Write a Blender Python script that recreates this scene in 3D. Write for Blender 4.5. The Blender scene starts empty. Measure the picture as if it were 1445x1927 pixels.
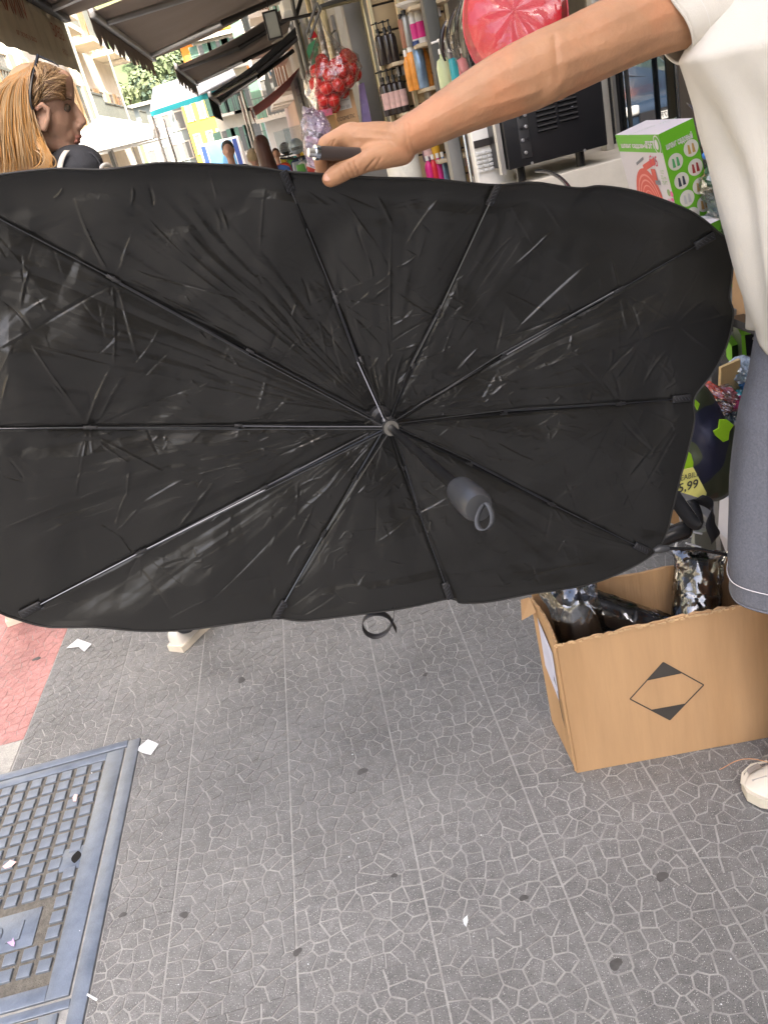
import bpy, bmesh, math, random
import numpy as np
from mathutils import Vector, Matrix, noise
PI = math.pi
rnd = random.Random(7)
SC = bpy.context.scene
COL = SC.collection

# ------------------------------------------------------------------ camera
FPX, CX, CY, CAMH = 1550.0, 722.5, 963.5, 1.42
pit, rol, yaw = math.radians(25.42), math.radians(-14.35), math.radians(1.55)
cF = np.array([math.sin(yaw)*math.cos(pit), math.cos(yaw)*math.cos(pit), -math.sin(pit)])
cR0 = np.array([math.cos(yaw), -math.sin(yaw), 0.0]); cU0 = np.cross(cR0, cF)
cR = math.cos(rol)*cR0 + math.sin(rol)*cU0
cU = -math.sin(rol)*cR0 + math.cos(rol)*cU0
cO = np.array([0, 0, CAMH])
cam_d = bpy.data.cameras.new('camera'); cam = bpy.data.objects.new('camera', cam_d); COL.objects.link(cam)
m = Matrix(((cR[0], cU[0], -cF[0], 0), (cR[1], cU[1], -cF[1], 0), (cR[2], cU[2], -cF[2], CAMH), (0, 0, 0, 1)))
cam.matrix_world = m
cam_d.sensor_fit = 'VERTICAL'; cam_d.sensor_height = 24.0; cam_d.lens = 24.0*FPX/1927.0
cam_d.clip_start = 0.02; cam_d.clip_end = 2000
SC.camera = cam

# ------------------------------------------------------------------ light
SUN_EL, SUN_AZ = math.radians(54), math.radians(148)      # azimuth clockwise from +Y
w = bpy.data.worlds.new('World'); SC.world = w; w.use_nodes = True
nt = w.node_tree; nt.nodes.clear()
sky = nt.nodes.new('ShaderNodeTexSky'); sky.sky_type = 'NISHITA'; sky.sun_disc = False
sky.sun_elevation = SUN_EL; sky.sun_rotation = SUN_AZ; sky.dust_density = 7.0; sky.air_density = .8; sky.ozone_density = .4
bg = nt.nodes.new('ShaderNodeBackground'); bg.inputs['Strength'].default_value = 0.15
wo = nt.nodes.new('ShaderNodeOutputWorld')
nt.links.new(sky.outputs[0], bg.inputs[0]); nt.links.new(bg.outputs[0], wo.inputs[0])
sd = bpy.data.lights.new('sun', 'SUN'); sd.energy = 4.5; sd.angle = math.radians(0.53); sd.color = (1, .93, .82)
sun = bpy.data.objects.new('sun', sd); COL.objects.link(sun)
sv = Vector((math.sin(SUN_AZ)*math.cos(SUN_EL), math.cos(SUN_AZ)*math.cos(SUN_EL), math.sin(SUN_EL)))
sun.rotation_euler = sv.to_track_quat('Z', 'Y').to_euler(); sun.location = sv*40
vs = SC.view_settings; vs.view_transform = 'Standard'; vs.look = 'None'; vs.gamma = 1.0; vs.use_curve_mapping = False
vs.exposure = 2.35

# ------------------------------------------------------------------ image-measured positions
def ray(px, py): return cF + (px-CX)/FPX*cR - (py-CY)/FPX*cU
def G(px, py, z=0.0):
    d = ray(px, py); return cO + d*(z-CAMH)/d[2]
def W(px, py, Y):
    d = ray(px, py); return cO + d*Y/d[1]
def XP(px, py, X):
    d = ray(px, py); return cO + d*X/d[0]
def mpp(p): return float((np.array(p)-cO) @ cF)/FPX       # metres per photo pixel at point p

# ------------------------------------------------------------------ materials
def srgb(r, g, b):
    f = lambda c: (c/255/12.92) if c/255 <= .04045 else ((c/255+.055)/1.055)**2.4
    return (f(r), f(g), f(b), 1)
MATS = {}
def mat(name, col, rough=.6, metal=0.0, var=.12, vscale=8.0, bump=0.0, bscale=60.0, coat=0.0, spec=.5, sheen=0.0, trans=0.0, alpha=1.0, sss=0.0, emit=0.0, aniso=(1, 1, 1), col2=None, c2scale=3.0, c2lo=.5, c2hi=.6, ior=1.45, rvar=0.0):
    if name in MATS: return MATS[name]
    if len(col) == 3: col = (*col, 1)
    M = bpy.data.materials.new(name); M.use_nodes = True; t = M.node_tree; N = t.nodes; L = t.links
    b = N['Principled BSDF']
    tc = N.new('ShaderNodeTexCoord'); mp = N.new('ShaderNodeMapping'); mp.inputs['Scale'].default_value = aniso
    L.new(tc.outputs['Object'], mp.inputs['Vector'])
    cs = None
    n = N.new('ShaderNodeTexNoise'); n.inputs['Scale'].default_value = vscale; n.inputs['Detail'].default_value = 6; n.inputs['Roughness'].default_value = .65
    L.new(mp.outputs[0], n.inputs['Vector'])
    r = N.new('ShaderNodeMapRange'); r.inputs[1].default_value = .25; r.inputs[2].default_value = .75
    r.inputs[3].default_value = 1-var; r.inputs[4].default_value = 1+var
    L.new(n.outputs[0], r.inputs[0])
    mx = N.new('ShaderNodeMix'); mx.data_type = 'RGBA'; mx.blend_type = 'MULTIPLY'; mx.inputs[0].default_value = 1
    mx.inputs[6].default_value = col; L.new(r.outputs[0], mx.inputs[7])
    if col2 is not None:
        if len(col2) == 3: col2 = (*col2, 1)
        n2 = N.new('ShaderNodeTexNoise'); n2.inputs['Scale'].default_value = c2scale; n2.inputs['Detail'].default_value = 4
        L.new(mp.outputs[0], n2.inputs['Vector'])
        r2 = N.new('ShaderNodeMapRange'); r2.inputs[1].default_value = c2lo; r2.inputs[2].default_value = c2hi; L.new(n2.outputs[0], r2.inputs[0])
        m2 = N.new('ShaderNodeMix'); m2.data_type = 'RGBA'; m2.inputs[6].default_value = col; m2.inputs[7].default_value = col2
        L.new(r2.outputs[0], m2.inputs[0]); L.new(m2.outputs[2], mx.inputs[6])
    L.new(mx.outputs[2], b.inputs['Base Color'])
    b.inputs['Roughness'].default_value = rough; b.inputs['Metallic'].default_value = metal
    if rvar:
        rr = N.new('ShaderNodeMapRange'); rr.inputs[1].default_value = .3; rr.inputs[2].default_value = .7
        rr.inputs[3].default_value = rough-rvar; rr.inputs[4].default_value = rough+rvar
        L.new(n.outputs[0], rr.inputs[0]); L.new(rr.outputs[0], b.inputs['Roughness'])
    b.inputs['Specular IOR Level'].default_value = spec; b.inputs['IOR'].default_value = ior
    b.inputs['Coat Weight'].default_value = coat; b.inputs['Coat Roughness'].default_value = .1
    b.inputs['Sheen Weight'].default_value = sheen; b.inputs['Transmission Weight'].default_value = trans
    b.inputs['Alpha'].default_value = alpha
    if sss:
        b.inputs['Subsurface Weight'].default_value = sss; b.inputs['Subsurface Radius'].default_value = (1, .35, .2); b.inputs['Subsurface Scale'].default_value = .006
    if emit: b.inputs['Emission Color'].default_value = col; b.inputs['Emission Strength'].default_value = emit
    if bump:
        bn = N.new('ShaderNodeTexNoise'); bn.inputs['Scale'].default_value = bscale; bn.inputs['Detail'].default_value = 5
        L.new(mp.outputs[0], bn.inputs['Vector'])
        bp = N.new('ShaderNodeBump'); bp.inputs['Strength'].default_value = bump; bp.inputs['Distance'].default_value = .01
        L.new(bn.outputs[0], bp.inputs['Height']); L.new(bp.outputs[0], b.inputs['Normal'])
    MATS[name] = M; return M
def film(name, tint=(1, 1, 1), gloss=.3, rough=.06, bscale=30, bstr=.6):
    if name in MATS: return MATS[name]
    M = bpy.data.materials.new(name); M.use_nodes = True; t = M.node_tree; N = t.nodes; L = t.links; N.clear()
    o = N.new('ShaderNodeOutputMaterial'); mx = N.new('ShaderNodeMixShader'); tr = N.new('ShaderNodeBsdfTransparent'); gl = N.new('ShaderNodeBsdfGlossy')
    tr.inputs[0].default_value = (*tint, 1); gl.inputs['Roughness'].default_value = rough
    lw = N.new('ShaderNodeLayerWeight'); lw.inputs[0].default_value = .35
    mr = N.new('ShaderNodeMapRange'); mr.inputs[3].default_value = gloss*.35; mr.inputs[4].default_value = min(1, gloss*2.2)
    L.new(lw.outputs['Fresnel'], mr.inputs[0]); L.new(mr.outputs[0], mx.inputs[0])
    tc = N.new('ShaderNodeTexCoord'); bn = N.new('ShaderNodeTexNoise'); bn.inputs['Scale'].default_value = bscale; bn.inputs['Detail'].default_value = 3
    bp = N.new('ShaderNodeBump'); bp.inputs['Strength'].default_value = bstr; bp.inputs['Distance'].default_value = .02
    L.new(tc.outputs['Object'], bn.inputs['Vector']); L.new(bn.outputs[0], bp.inputs['Height']); L.new(bp.outputs[0], gl.inputs['Normal']); L.new(bp.outputs[0], lw.inputs['Normal'])
    L.new(tr.outputs[0], mx.inputs[1]); L.new(gl.outputs[0], mx.inputs[2]); L.new(mx.outputs[0], o.inputs[0])
    MATS[name] = M; return M

# ------------------------------------------------------------------ mesh helpers
ORG = {}
def link(name, me, parent=None, mats=None, loc=(0, 0, 0)):
    o = bpy.data.objects.new(name, me); COL.objects.link(o); o.location = loc
    if parent is not None: o.parent = parent
    if mats is not None:
        for x in (mats if isinstance(mats, (list, tuple)) else [mats]): me.materials.append(x)
    return o
def tag(o, label=None, cat=None, group=None, kind=None):
    if label: o['label'] = label
    if cat: o['category'] = cat
    if group: o['group'] = group
    if kind: o['kind'] = kind
    return o
def thing(name, label, cat, loc, group=None, rz=0.0):
    o = bpy.data.objects.new(name, None); COL.objects.link(o); o.location = [float(v) for v in loc]; o.rotation_euler = (0, 0, rz)
    o.empty_display_size = .05
    return tag(o, label, cat, group)
def base(o):
    v = Vector((0, 0, 0))
    while o is not None:
        v = v + Vector(o.location); o = o.parent
    return v
def mesh(name, V, Fc, smooth=False):
    me = bpy.data.meshes.new(name)
    me.from_pydata([tuple(map(float, v)) for v in V], [], Fc); me.update()
    if smooth: me.polygons.foreach_set('use_smooth', [True]*len(me.polygons))
    return me
def mk(name, V, Fc, M, parent=None, smooth=False, world=True):
    """world-space vertices -> object; child of a thing, or top-level with its origin at its base"""
    V = np.array(V, float).reshape(-1, 3)
    if parent is not None:
        if world: V = V - np.array(base(parent))
        return link(name, mesh(name, V, Fc, smooth), parent, M)
    lo = V.min(0); hi = V.max(0); c = np.array([(lo[0]+hi[0])/2, (lo[1]+hi[1])/2, lo[2]])
    return link(name, mesh(name, V-c, Fc, smooth), None, M, c)
def smooth_angle(o, ang=40):
    me = o.data
    me.polygons.foreach_set('use_smooth', [True]*len(me.polygons))
    bm = bmesh.new(); bm.from_mesh(me)
    a = math.radians(ang)
    for e in bm.edges:
        e.smooth = not (len(e.link_faces) == 2 and e.calc_face_angle(0) > a)
    bm.to_mesh(me); bm.free()
class MB:
    def __init__(s): s.V = []; s.F = []
    def add(s, V, Fc):
        n = len(s.V); s.V += [tuple(map(float, v)) for v in V]; s.F += [tuple(i+n for i in f) for f in Fc]; return s
    def box(s, c, size, ax=None):
        c = np.array(c, float); h = np.array(size, float)/2
        ax = np.eye(3) if ax is None else np.array(ax, float)
        V = [c + ax[0]*h[0]*x + ax[1]*h[1]*y + ax[2]*h[2]*z for z in (-1, 1) for y in (-1, 1) for x in (-1, 1)]
        return s.add(V, [(0, 2, 3, 1), (4, 5, 7, 6), (0, 1, 5, 4), (2, 6, 7, 3), (0, 4, 6, 2), (1, 3, 7, 5)])
    def tube(s, P, R, n=10, cap=True, flat=1.0):
        P = [np.array(p, float) for p in P]
        if not hasattr(R, '__len__'): R = [R]*len(P)
        rings = []; prev = None
        for i, p in enumerate(P):
            a = P[max(0, i-1)]; b = P[min(len(P)-1, i+1)]; t = b-a; t = t/(np.linalg.norm(t)+1e-9)
            if prev is None:
                q = np.array([0, 0, 1.]) if abs(t[2]) < .9 else np.array([1., 0, 0]); u = np.cross(t, q)
            else: u = prev - t*(prev@t)
            u = u/(np.linalg.norm(u)+1e-9); prev = u; v = np.cross(t, u)
            rings.append([p + R[i]*(math.cos(2*PI*k/n)*u + flat*math.sin(2*PI*k/n)*v) for k in range(n)])
        V = [v for r in rings for v in r]; Fc = []
        for i in range(len(P)-1):
            for k in range(n):
                Fc.append((i*n+k, i*n+(k+1) % n, (i+1)*n+(k+1) % n, (i+1)*n+k))
        if cap:
            Fc.append(tuple(range(n-1, -1, -1))); Fc.append(tuple((len(P)-1)*n+k for k in range(n)))
        return s.add(V, Fc)
    def lathe(s, prof, c=(0, 0, 0), n=20, axis=None, sy=1.0):
        """prof [(r,h)], axis (3x3 rows x,y,z)"""
        c = np.array(c, float); ax = np.eye(3) if axis is None else np.array(axis, float)
        V = []
        for r, h in prof:
            for k in range(n):
                a = 2*PI*k/n; V.append(c + ax[0]*r*math.cos(a) + ax[1]*r*sy*math.sin(a) + ax[2]*h)
        Fc = []
        for i in range(len(prof)-1):
            for k in range(n): Fc.append((i*n+k, i*n+(k+1) % n, (i+1)*n+(k+1) % n, (i+1)*n+k))
        if prof[0][0] > 1e-6: Fc.append(tuple(range(n-1, -1, -1)))
        if prof[-1][0] > 1e-6: Fc.append(tuple((len(prof)-1)*n+k for k in range(n)))
        return s.add(V, Fc)
    def prism(s, poly, thick):
        """poly: list of 3D points (planar), extruded along -normal by thick"""
        P = [np.array(p, float) for p in poly]; n = np.zeros(3)
        for i in range(len(P)): n += np.cross(P[i]-P[0], P[(i+1) % len(P)]-P[0])
        n /= np.linalg.norm(n)+1e-12; k = len(P)
        return s.add(P+[p-n*thick for p in P], [tuple(range(k)), tuple(range(2*k-1, k-1, -1))]+[(i, i+k, (i+1) % k+k, (i+1) % k) for i in range(k)])
    def build(s, name, M, parent=None, smooth=False, world=True, bevel=0.0, ang=40, segs=2):
        o = mk(name, s.V, s.F, M, parent, False, world)
        if bevel:
            bm = bmesh.new(); bm.from_mesh(o.data)
            bmesh.ops.bevel(bm, geom=[e for e in bm.edges if len(e.link_faces) == 2 and e.calc_face_angle(0) > .5], offset=bevel, segments=segs, affect='EDGES', profile=.5)
            bm.to_mesh(o.data); bm.free(); smooth_angle(o, 50)
        if smooth: smooth_angle(o, ang)
        return o
def rot3(ax):
    return np.array(ax, float)
def grid_mesh(name, P, M, parent=None, closed_u=False, smooth=True, thick=0.0):
    """P (nu,nv,3) world positions"""
    nu, nv = P.shape[:2]; F4 = []
    for i in range(nu if closed_u else nu-1):
        a = i*nv; b = ((i+1) % nu)*nv
        for j in range(nv-1): F4.append((a+j, b+j, b+j+1, a+j+1))
    o = mk(name, P.reshape(-1, 3), F4, M, parent, smooth)
    if thick:
        md = o.modifiers.new('s', 'SOLIDIFY'); md.thickness = thick; md.offset = 0
    return o
def organic(name, prims, M, parent=None, voxel=.006, it=4, fac=.6, sub=0):
    """one continuous surface from tapered capsules ('c',p0,r0,p1,r1) and ellipsoids ('e',c,(rx,ry,rz),[axes])"""
    V = []; Fc = []
    def ell(c, rad, ax):
        n = len(V); nu, nv = 14, 9
        for j in range(nv+1):
            th = PI*j/nv
            for i in range(nu):
                ph = 2*PI*i/nu
                V.append(c + ax[0]*rad[0]*math.sin(th)*math.cos(ph) + ax[1]*rad[1]*math.sin(th)*math.sin(ph) + ax[2]*rad[2]*math.cos(th))
        for j in range(nv):
            for i in range(nu): Fc.append((n+j*nu+i, n+(j+1)*nu+i, n+(j+1)*nu+(i+1) % nu, n+j*nu+(i+1) % nu))
    for p in prims:
        if p[0] == 'c':
            a, r0, b, r1 = np.array(p[1], float), p[2], np.array(p[3], float), p[4]
            L = np.linalg.norm(b-a); t = (b-a)/(L+1e-9); q = np.array([0, 0, 1.]) if abs(t[2]) < .9 else np.array([1., 0, 0])
            u = np.cross(t, q); u /= np.linalg.norm(u); v = np.cross(t, u); n = len(V); nu = 14
            st = []
            for k in range(1, 5): st.append((-r0*math.cos(PI/2*k/4), r0*math.sin(PI/2*k/4)))
            for k in range(5): st.append((L + r1*math.sin(PI/2*k/5), r1*math.cos(PI/2*k/5)))
            V.append(a - t*r0); base_i = len(V)
            for h, r in st:
                for i in range(nu):
                    ph = 2*PI*i/nu; V.append(a + t*h + r*(u*math.cos(ph)+v*math.sin(ph)))
            V.append(b + t*r1); end = len(V)-1
            for i in range(nu): Fc.append((n, base_i+(i+1) % nu, base_i+i))
            for j in range(len(st)-1):
                for i in range(nu): Fc.append((base_i+j*nu+i, base_i+j*nu+(i+1) % nu, base_i+(j+1)*nu+(i+1) % nu, base_i+(j+1)*nu+i))
            l = base_i+(len(st)-1)*nu
            for i in range(nu): Fc.append((l+i, l+(i+1) % nu, end))
        else:
            ax = np.array(p[3], float) if len(p) > 3 else np.eye(3)
            ell(np.array(p[1], float), p[2], ax)
    o = mk(name, V, Fc, M, parent, True)
    r = o.modifiers.new('r', 'REMESH'); r.mode = 'VOXEL'; r.voxel_size = voxel; r.use_smooth_shade = True
    s = o.modifiers.new('m', 'SMOOTH'); s.factor = fac; s.iterations = it
    if sub:
        q = o.modifiers.new('q', 'SUBSURF'); q.levels = sub; q.render_levels = sub
    dg = bpy.context.evaluated_depsgraph_get(); dg.update()
    me = bpy.data.meshes.new_from_object(o.evaluated_get(dg)); old = o.data
    o.modifiers.clear(); o.data = me; bpy.data.meshes.remove(old)
    me.polygons.foreach_set('use_smooth', [True]*len(me.polygons))
    return o
def frame(n, up=(0, 0, 1)):
    """rows: right, up, normal for a face looking along n"""
    n = np.array(n, float); n /= np.linalg.norm(n); up = np.array(up, float); r = np.cross(up, n); r /= np.linalg.norm(r); u = np.cross(n, r)
    return np.array([r, u, n])
def text(body, size, c, fr, M, parent, name='lettering', mirror=False, depth=.0006, xs=1.0, shear=0.0, bold=0.0):
    cu = bpy.data.curves.new('t', 'FONT'); cu.body = body; cu.size = size; cu.align_x = 'CENTER'; cu.align_y = 'CENTER'; cu.shear = shear; cu.offset = bold; cu.resolution_u = 3
    o = bpy.data.objects.new('t', cu); COL.objects.link(o)
    dg = bpy.context.evaluated_depsgraph_get(); dg.update()
    me = bpy.data.meshes.new_from_object(o.evaluated_get(dg)); bpy.data.objects.remove(o)
    s = -1 if mirror else 1
    V = [np.array(c) + fr[0]*v.co.x*xs*s + fr[1]*v.co.y + fr[2]*depth for v in me.vertices]
    Fc = [tuple(p.vertices) if not mirror else tuple(reversed(p.vertices)) for p in me.polygons]
    bpy.data.meshes.remove(me)
    return mk(name, V, Fc, M, parent)
def copy_tree(o, parent=None):
    c = o.copy(); COL.objects.link(c)
    if parent is not None: c.parent = parent
    for ch in list(o.children): copy_tree(ch, c)
    return c
def disc(name, c, r, M, parent, fr, n=18, d=.0005):
    V = [np.array(c)+fr[2]*d + fr[0]*r*math.cos(2*PI*k/n) + fr[1]*r*math.sin(2*PI*k/n) for k in range(n)]
    return mk(name, V, [tuple(range(n))], M, parent)
def quadf(name, c, wd, ht, M, parent, fr, d=.0005):
    c = np.array(c)+fr[2]*d
    V = [c-fr[0]*wd/2-fr[1]*ht/2, c+fr[0]*wd/2-fr[1]*ht/2, c+fr[0]*wd/2+fr[1]*ht/2, c-fr[0]*wd/2+fr[1]*ht/2]
    return mk(name, V, [(0, 1, 2, 3)], M, parent)
FRONT = frame((0, -1, 0))      # faces the camera
LEFTF = frame((-1, 0, 0))
# ================================================================== SETTING
m_road = mat('asphalt', (.09, .09, .092), .9, var=.25, vscale=14, bump=.4, bscale=90)
m_bed = mat('joint_dust', (.34, .335, .32), .95, var=.35, vscale=30, bump=.3, bscale=200)
m_kerb = mat('kerb_stone', (.3, .29, .27), .85, var=.2, bump=.3)
def tile_material(name, base, fleck=(.75, .75, .72), dark=(.02, .02, .02), stain=.22):
    M = bpy.data.materials.new(name); M.use_nodes = True; t = M.node_tree; N = t.nodes; L = t.links; b = N['Principled BSDF']
    g = N.new('ShaderNodeNewGeometry')
    def noise_(sc, det=4, ro=.6):
        n = N.new('ShaderNodeTexNoise'); n.inputs['Scale'].default_value = sc; n.inputs['Detail'].default_value = det; n.inputs['Roughness'].default_value = ro; L.new(g.outputs['Position'], n.inputs['Vector']); return n.outputs[0]
    def mr(v, a, c, lo, hi):
        r = N.new('ShaderNodeMapRange'); r.inputs[1].default_value = a; r.inputs[2].default_value = c; r.inputs[3].default_value = lo; r.inputs[4].default_value = hi; L.new(v, r.inputs[0]); return r.outputs[0]
    def mul(a, c):
        x = N.new('ShaderNodeMath'); x.operation = 'MULTIPLY'; L.new(a, x.inputs[0]); L.new(c, x.inputs[1]); return x.outputs[0]
    sh = mul(mul(mr(noise_(4), .35, .7, 1.1, 1-stain), mr(noise_(38, 6, .7), .3, .7, .78, 1.25)), mr(noise_(420, 3, .7), .35, .65, .72, 1.28))
    mx = N.new('ShaderNodeMix'); mx.data_type = 'RGBA'; mx.blend_type = 'MULTIPLY'; mx.inputs[0].default_value = 1; mx.inputs[6].default_value = (*base, 1); L.new(sh, mx.inputs[7])
    cur = mx.outputs[2]
    for col, sc, th in ((fleck, 330, .16), (dark, 210, .13), (fleck, 150, .07)):
        v = N.new('ShaderNodeTexVoronoi'); v.inputs['Scale'].default_value = sc; L.new(g.outputs['Position'], v.inputs['Vector'])
        k = mr(v.outputs['Distance'], th, th*1.6, 1, 0)
        # only some of the cells hold a fleck
        s = N.new('ShaderNodeSeparateColor'); L.new(v.outputs['Color'], s.inputs[0])
        k2 = mul(k, mr(s.outputs[0], .60, .66, 0, .9))
        q = N.new('ShaderNodeMix'); q.data_type = 'RGBA'; L.new(k2, q.inputs[0]); L.new(cur, q.inputs[6]); q.inputs[7].default_value = (*col, 1); cur = q.outputs[2]
    L.new(cur, b.inputs['Base Color'])
    L.new(mr(noise_(25), .3, .7, .42, .75), b.inputs['Roughness'])
    bp = N.new('ShaderNodeBump'); bp.inputs['Strength'].default_value = .5; bp.inputs['Distance'].default_value = .002
    L.new(noise_(350, 3, .7), bp.inputs['Height']); L.new(bp.outputs[0], b.inputs['Normal'])
    return M
m_tile = tile_material('terrazzo_tile_grey', (.178, .178, .175))
m_tile_r = tile_material('terrazzo_tile_red', (.43, .205, .19), (.6, .4, .38), (.1, .04, .04), .3)
m_conc = tile_material('cement_patch', (.38, .37, .34), (.5, .5, .48), (.2, .2, .2), .2)

gm = MB(); gm.add([(-300, -60, -.125), (300, -60, -.125), (300, 400, -.125), (-300, 400, -.125)], [(0, 1, 2, 3)])
tag(gm.build('ground', m_road), kind='structure')
PAVX0, PAVX1 = -2.45, 3.2
pm = MB().box(((PAVX0+PAVX1)/2, 28, -.0616), (PAVX1-PAVX0, 64, .12))
pavement = tag(pm.build('pavement', m_bed), kind='structure')
kb = MB()
tag(MB().box((PAVX0-.075, 28, -.055), (.14, 64, .125)).build('kerb', m_kerb, bevel=.008), kind='structure')

# --- moulded paving tiles: a crazed pattern of plates divided by shallow dusty grooves
def clip(poly, n, d):
    out = []
    for i in range(len(poly)):
        a = poly[i]; b = poly[(i+1) % len(poly)]; da = a[0]*n[0]+a[1]*n[1]-d; db = b[0]*n[0]+b[1]*n[1]-d
        if da <= 0: out.append(a)
        if (da < 0 < db) or (db < 0 < da):
            t = da/(da-db); out.append((a[0]+(b[0]-a[0])*t, a[1]+(b[1]-a[1])*t))
    return out
TS = .27
def tile_verts(seed, clips=(), inset=.0017, ncell=8, plain=.06, edge=.0022, edgey=.0003):
    r = random.Random(seed); pts = []
    for i in range(ncell):
        for j in range(ncell):
            pts.append(((i+.5+r.uniform(-.42, .42))*TS/ncell, (j+.5+r.uniform(-.42, .42))*TS/ncell))
    ins = {}
    V = []; Fc = []
    for i, p in enumerate(pts):
        poly = [(edge, edgey), (TS-edge, edgey), (TS-edge, TS-edgey), (edge, TS-edgey)]
        for j, q in enumerate(pts):
            if i == j: continue
            dx, dy = q[0]-p[0], q[1]-p[1]; l = math.hypot(dx, dy)
            if l > TS*.6: continue
            k = (min(i, j), max(i, j))
            if k not in ins: ins[k] = 0.0 if r.random() < plain else inset*r.uniform(.7, 1.3)
            n = (dx/l, dy/l); poly = clip(poly, n, (p[0]+q[0])/2*n[0]+(p[1]+q[1])/2*n[1]-ins[k])
            if len(poly) < 3: break
        for n, d in clips:
            if len(poly) >= 3: poly = clip(poly, n, d)
        if len(poly) < 3: continue
        c = (sum(a[0] for a in poly)/len(poly), sum(a[1] for a in poly)/len(poly)); k = len(poly); n0 = len(V); h = r.uniform(-.0004, .0004)
        for a in poly:
            l = math.hypot(a[0]-c[0], a[1]-c[1])+1e-6; s = max(0, 1-.0006/l)
            V.append((c[0]+(a[0]-c[0])*s, c[1]+(a[1]-c[1])*s, h))
        for a in poly: V.append((a[0], a[1], -.0005))
        for a in poly: V.append((a[0], a[1], -.0024))
        Fc.append(tuple(range(n0, n0+k)))
        for z in (0, 1):
            for a in range(k): Fc.append((n0+z*k+a, n0+(z+1)*k+a, n0+(z+1)*k+(a+1) % k, n0+z*k+(a+1) % k))
    return V, Fc
variants = [mesh('paving_tile', *tile_verts(100+s)) for s in range(7)]
for v in variants: v.materials.append(m_tile)
variants_r = [mesh('paving_tile', *tile_verts(300+s, inset=.0009)) for s in range(4)]
for v in variants_r: v.materials.append(m_tile_r)
MHX, MHY = -.777, 1.956
X0 = -.082
pv = base(pavement); rt = random.Random(5)
for ix in range(-8, 6):
    for iy in range(1, 13):
        x, y = X0+ix*TS, iy*TS-.03 + (0 if ix % 2 else .0)
        c0, c1 = Vector((x, y, 0)), Vector((x+TS, y+TS, 0))
        inside = x+TS <= MHX+.001 and y+TS <= MHY+.001
        if inside: continue
        red = ix < -4
        if red and y > 3.3: continue
        if red and y+TS < 2.1: 
            continue
        clips = []
        if x < MHX and y < MHY:
            if x+TS > MHX and y+TS > MHY:                       # corner tile: two pieces
                me = mesh('paving_tile', *tile_verts(500+ix*31+iy, [((0, -1), -(MHY-y+.002))])); me.materials.append(m_tile)
                o = link('paving_tile', me, pavement, None, Vector((x, y, 0))-pv)
                clips = [((-1, 0), -(MHX-x+.002)), ((0, 1), MHY-y)]
            elif x+TS > MHX: clips = [((-1, 0), -(MHX-x+.002))]
            else: clips = [((0, -1), -(MHY-y+.002))]
        if red and y < 2.1 < y+TS and x+TS > -1.3: clips.append(((0, -1), -(2.1-y+.004)))
        if clips:
            vf = tile_verts(700+ix*31+iy, clips)
            if not vf[0]: continue
            me = mesh('paving_tile', *vf); me.materials.append(m_tile_r if red else m_tile)
        else: me = rt.choice(variants_r if red else variants)
        o = link('paving_tile', me, pavement, None, Vector((x, y, rt.uniform(-.0006, .0004)))-pv)
        if not clips and rt.random() < .5:
            o.rotation_euler = (0, 0, PI); o.location = o.location + Vector((TS, TS, 0))
# rough cement infill beside the cover
cv = [(-1.9, 1.96), (-1.166, 1.96), (-1.166, 2.098), (-1.9, 2.098)]
mk('cement_patch', [(x, y, .0008) for x, y in cv]+[(x, y, -.0034) for x, y in cv], [(0, 1, 2, 3), (0, 4, 5, 1), (1, 5, 6, 2), (2, 6, 7, 3)], m_conc, pavement)
# dark trodden gum
m_gum = mat('old_gum', (.085, .083, .08), .75, var=.3, vscale=60)
for px, py, r in ((232, 1722, .016), (347, 1722, .018), (682, 1452, .022), (1158, 1815, .018), (560, 1792, .014), (800, 1270, .013), (455, 1280, .02), (985, 1690, .016), (742, 1648, .012), (1245, 1650, .02), (70, 1240, .02)):
    c = G(px, py); r_ = random.Random(px); k = 14; r = r*r_.uniform(.5, .85)
    ph_ = r_.uniform(0, 6); rr = [r*.8*(1+.22*math.sin(2*PI*i/k*2+ph_)+.12*math.sin(2*PI*i/k*3+ph_*2)) for i in range(k)]
    V = [(c[0]+rr[i]*math.cos(2*PI*i/k), c[1]+rr[i]*math.sin(2*PI*i/k), .0011) for i in range(k)]+[(c[0], c[1], .0016)]
    mk('gum_stain', V, [(i, (i+1) % k, k) for i in range(k)], m_gum, pavement)

# ------------------------------------------------------------------ utility cover in the pavement
m_iron = mat('painted_iron_sky_tint', (.185, .215, .26), .40, .45, var=.30, vscale=16, bump=.12, bscale=220, rvar=.1)  # grey painted iron, with the blue of the reflected sky put into its colour
m_irondirt = mat('iron_dirt', (.15, .14, .12), .9, var=.4, vscale=60, bump=.5, bscale=300)
m_hole_shade = mat('hole_shade_black', (.004, .004, .004), .9)
mh = thing('utility_cover', 'sky-tinted grey cast iron utility cover with square studs set in the pavement', 'manhole cover', (-1.18, 1.56, 0))
mw = 1.0
fr_ = MB()
fr_.box((MHX-.019, 1.25, 0), (.036, 1.40, .010)).box((MHX-.038-.5, MHY-.014, 0), (1.0, .026, .010)); fr_.box((MHX-.038-.5, 1.163, -.001), (1.0, .02, .008))
fr_.build('frame', m_iron, mh, bevel=.002)
cov = MB()
cx1 = MHX-.044; cy1 = MHY-.033; cy0 = 1.181; cx0 = cx1-.74
cov.box(((cx0+cx1)/2, (cy0+cy1)/2, -.0022), (cx1-cx0, cy1-cy0, .0024)).build('cover_plate', m_irondirt, mh)
rm = MB(); rw = .05
rm.box((cx1-rw/2, (cy0+cy1)/2, .0002), (rw, cy1-cy0, .0075)); rm.box(((cx0+cx1)/2-rw/2, cy1-.014, .0002), (cx1-cx0-rw, .028, .0075)); rm.box(((cx0+cx1)/2-rw/2, cy0+.018, .0002), (cx1-cx0-rw, .036, .0075))
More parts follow.
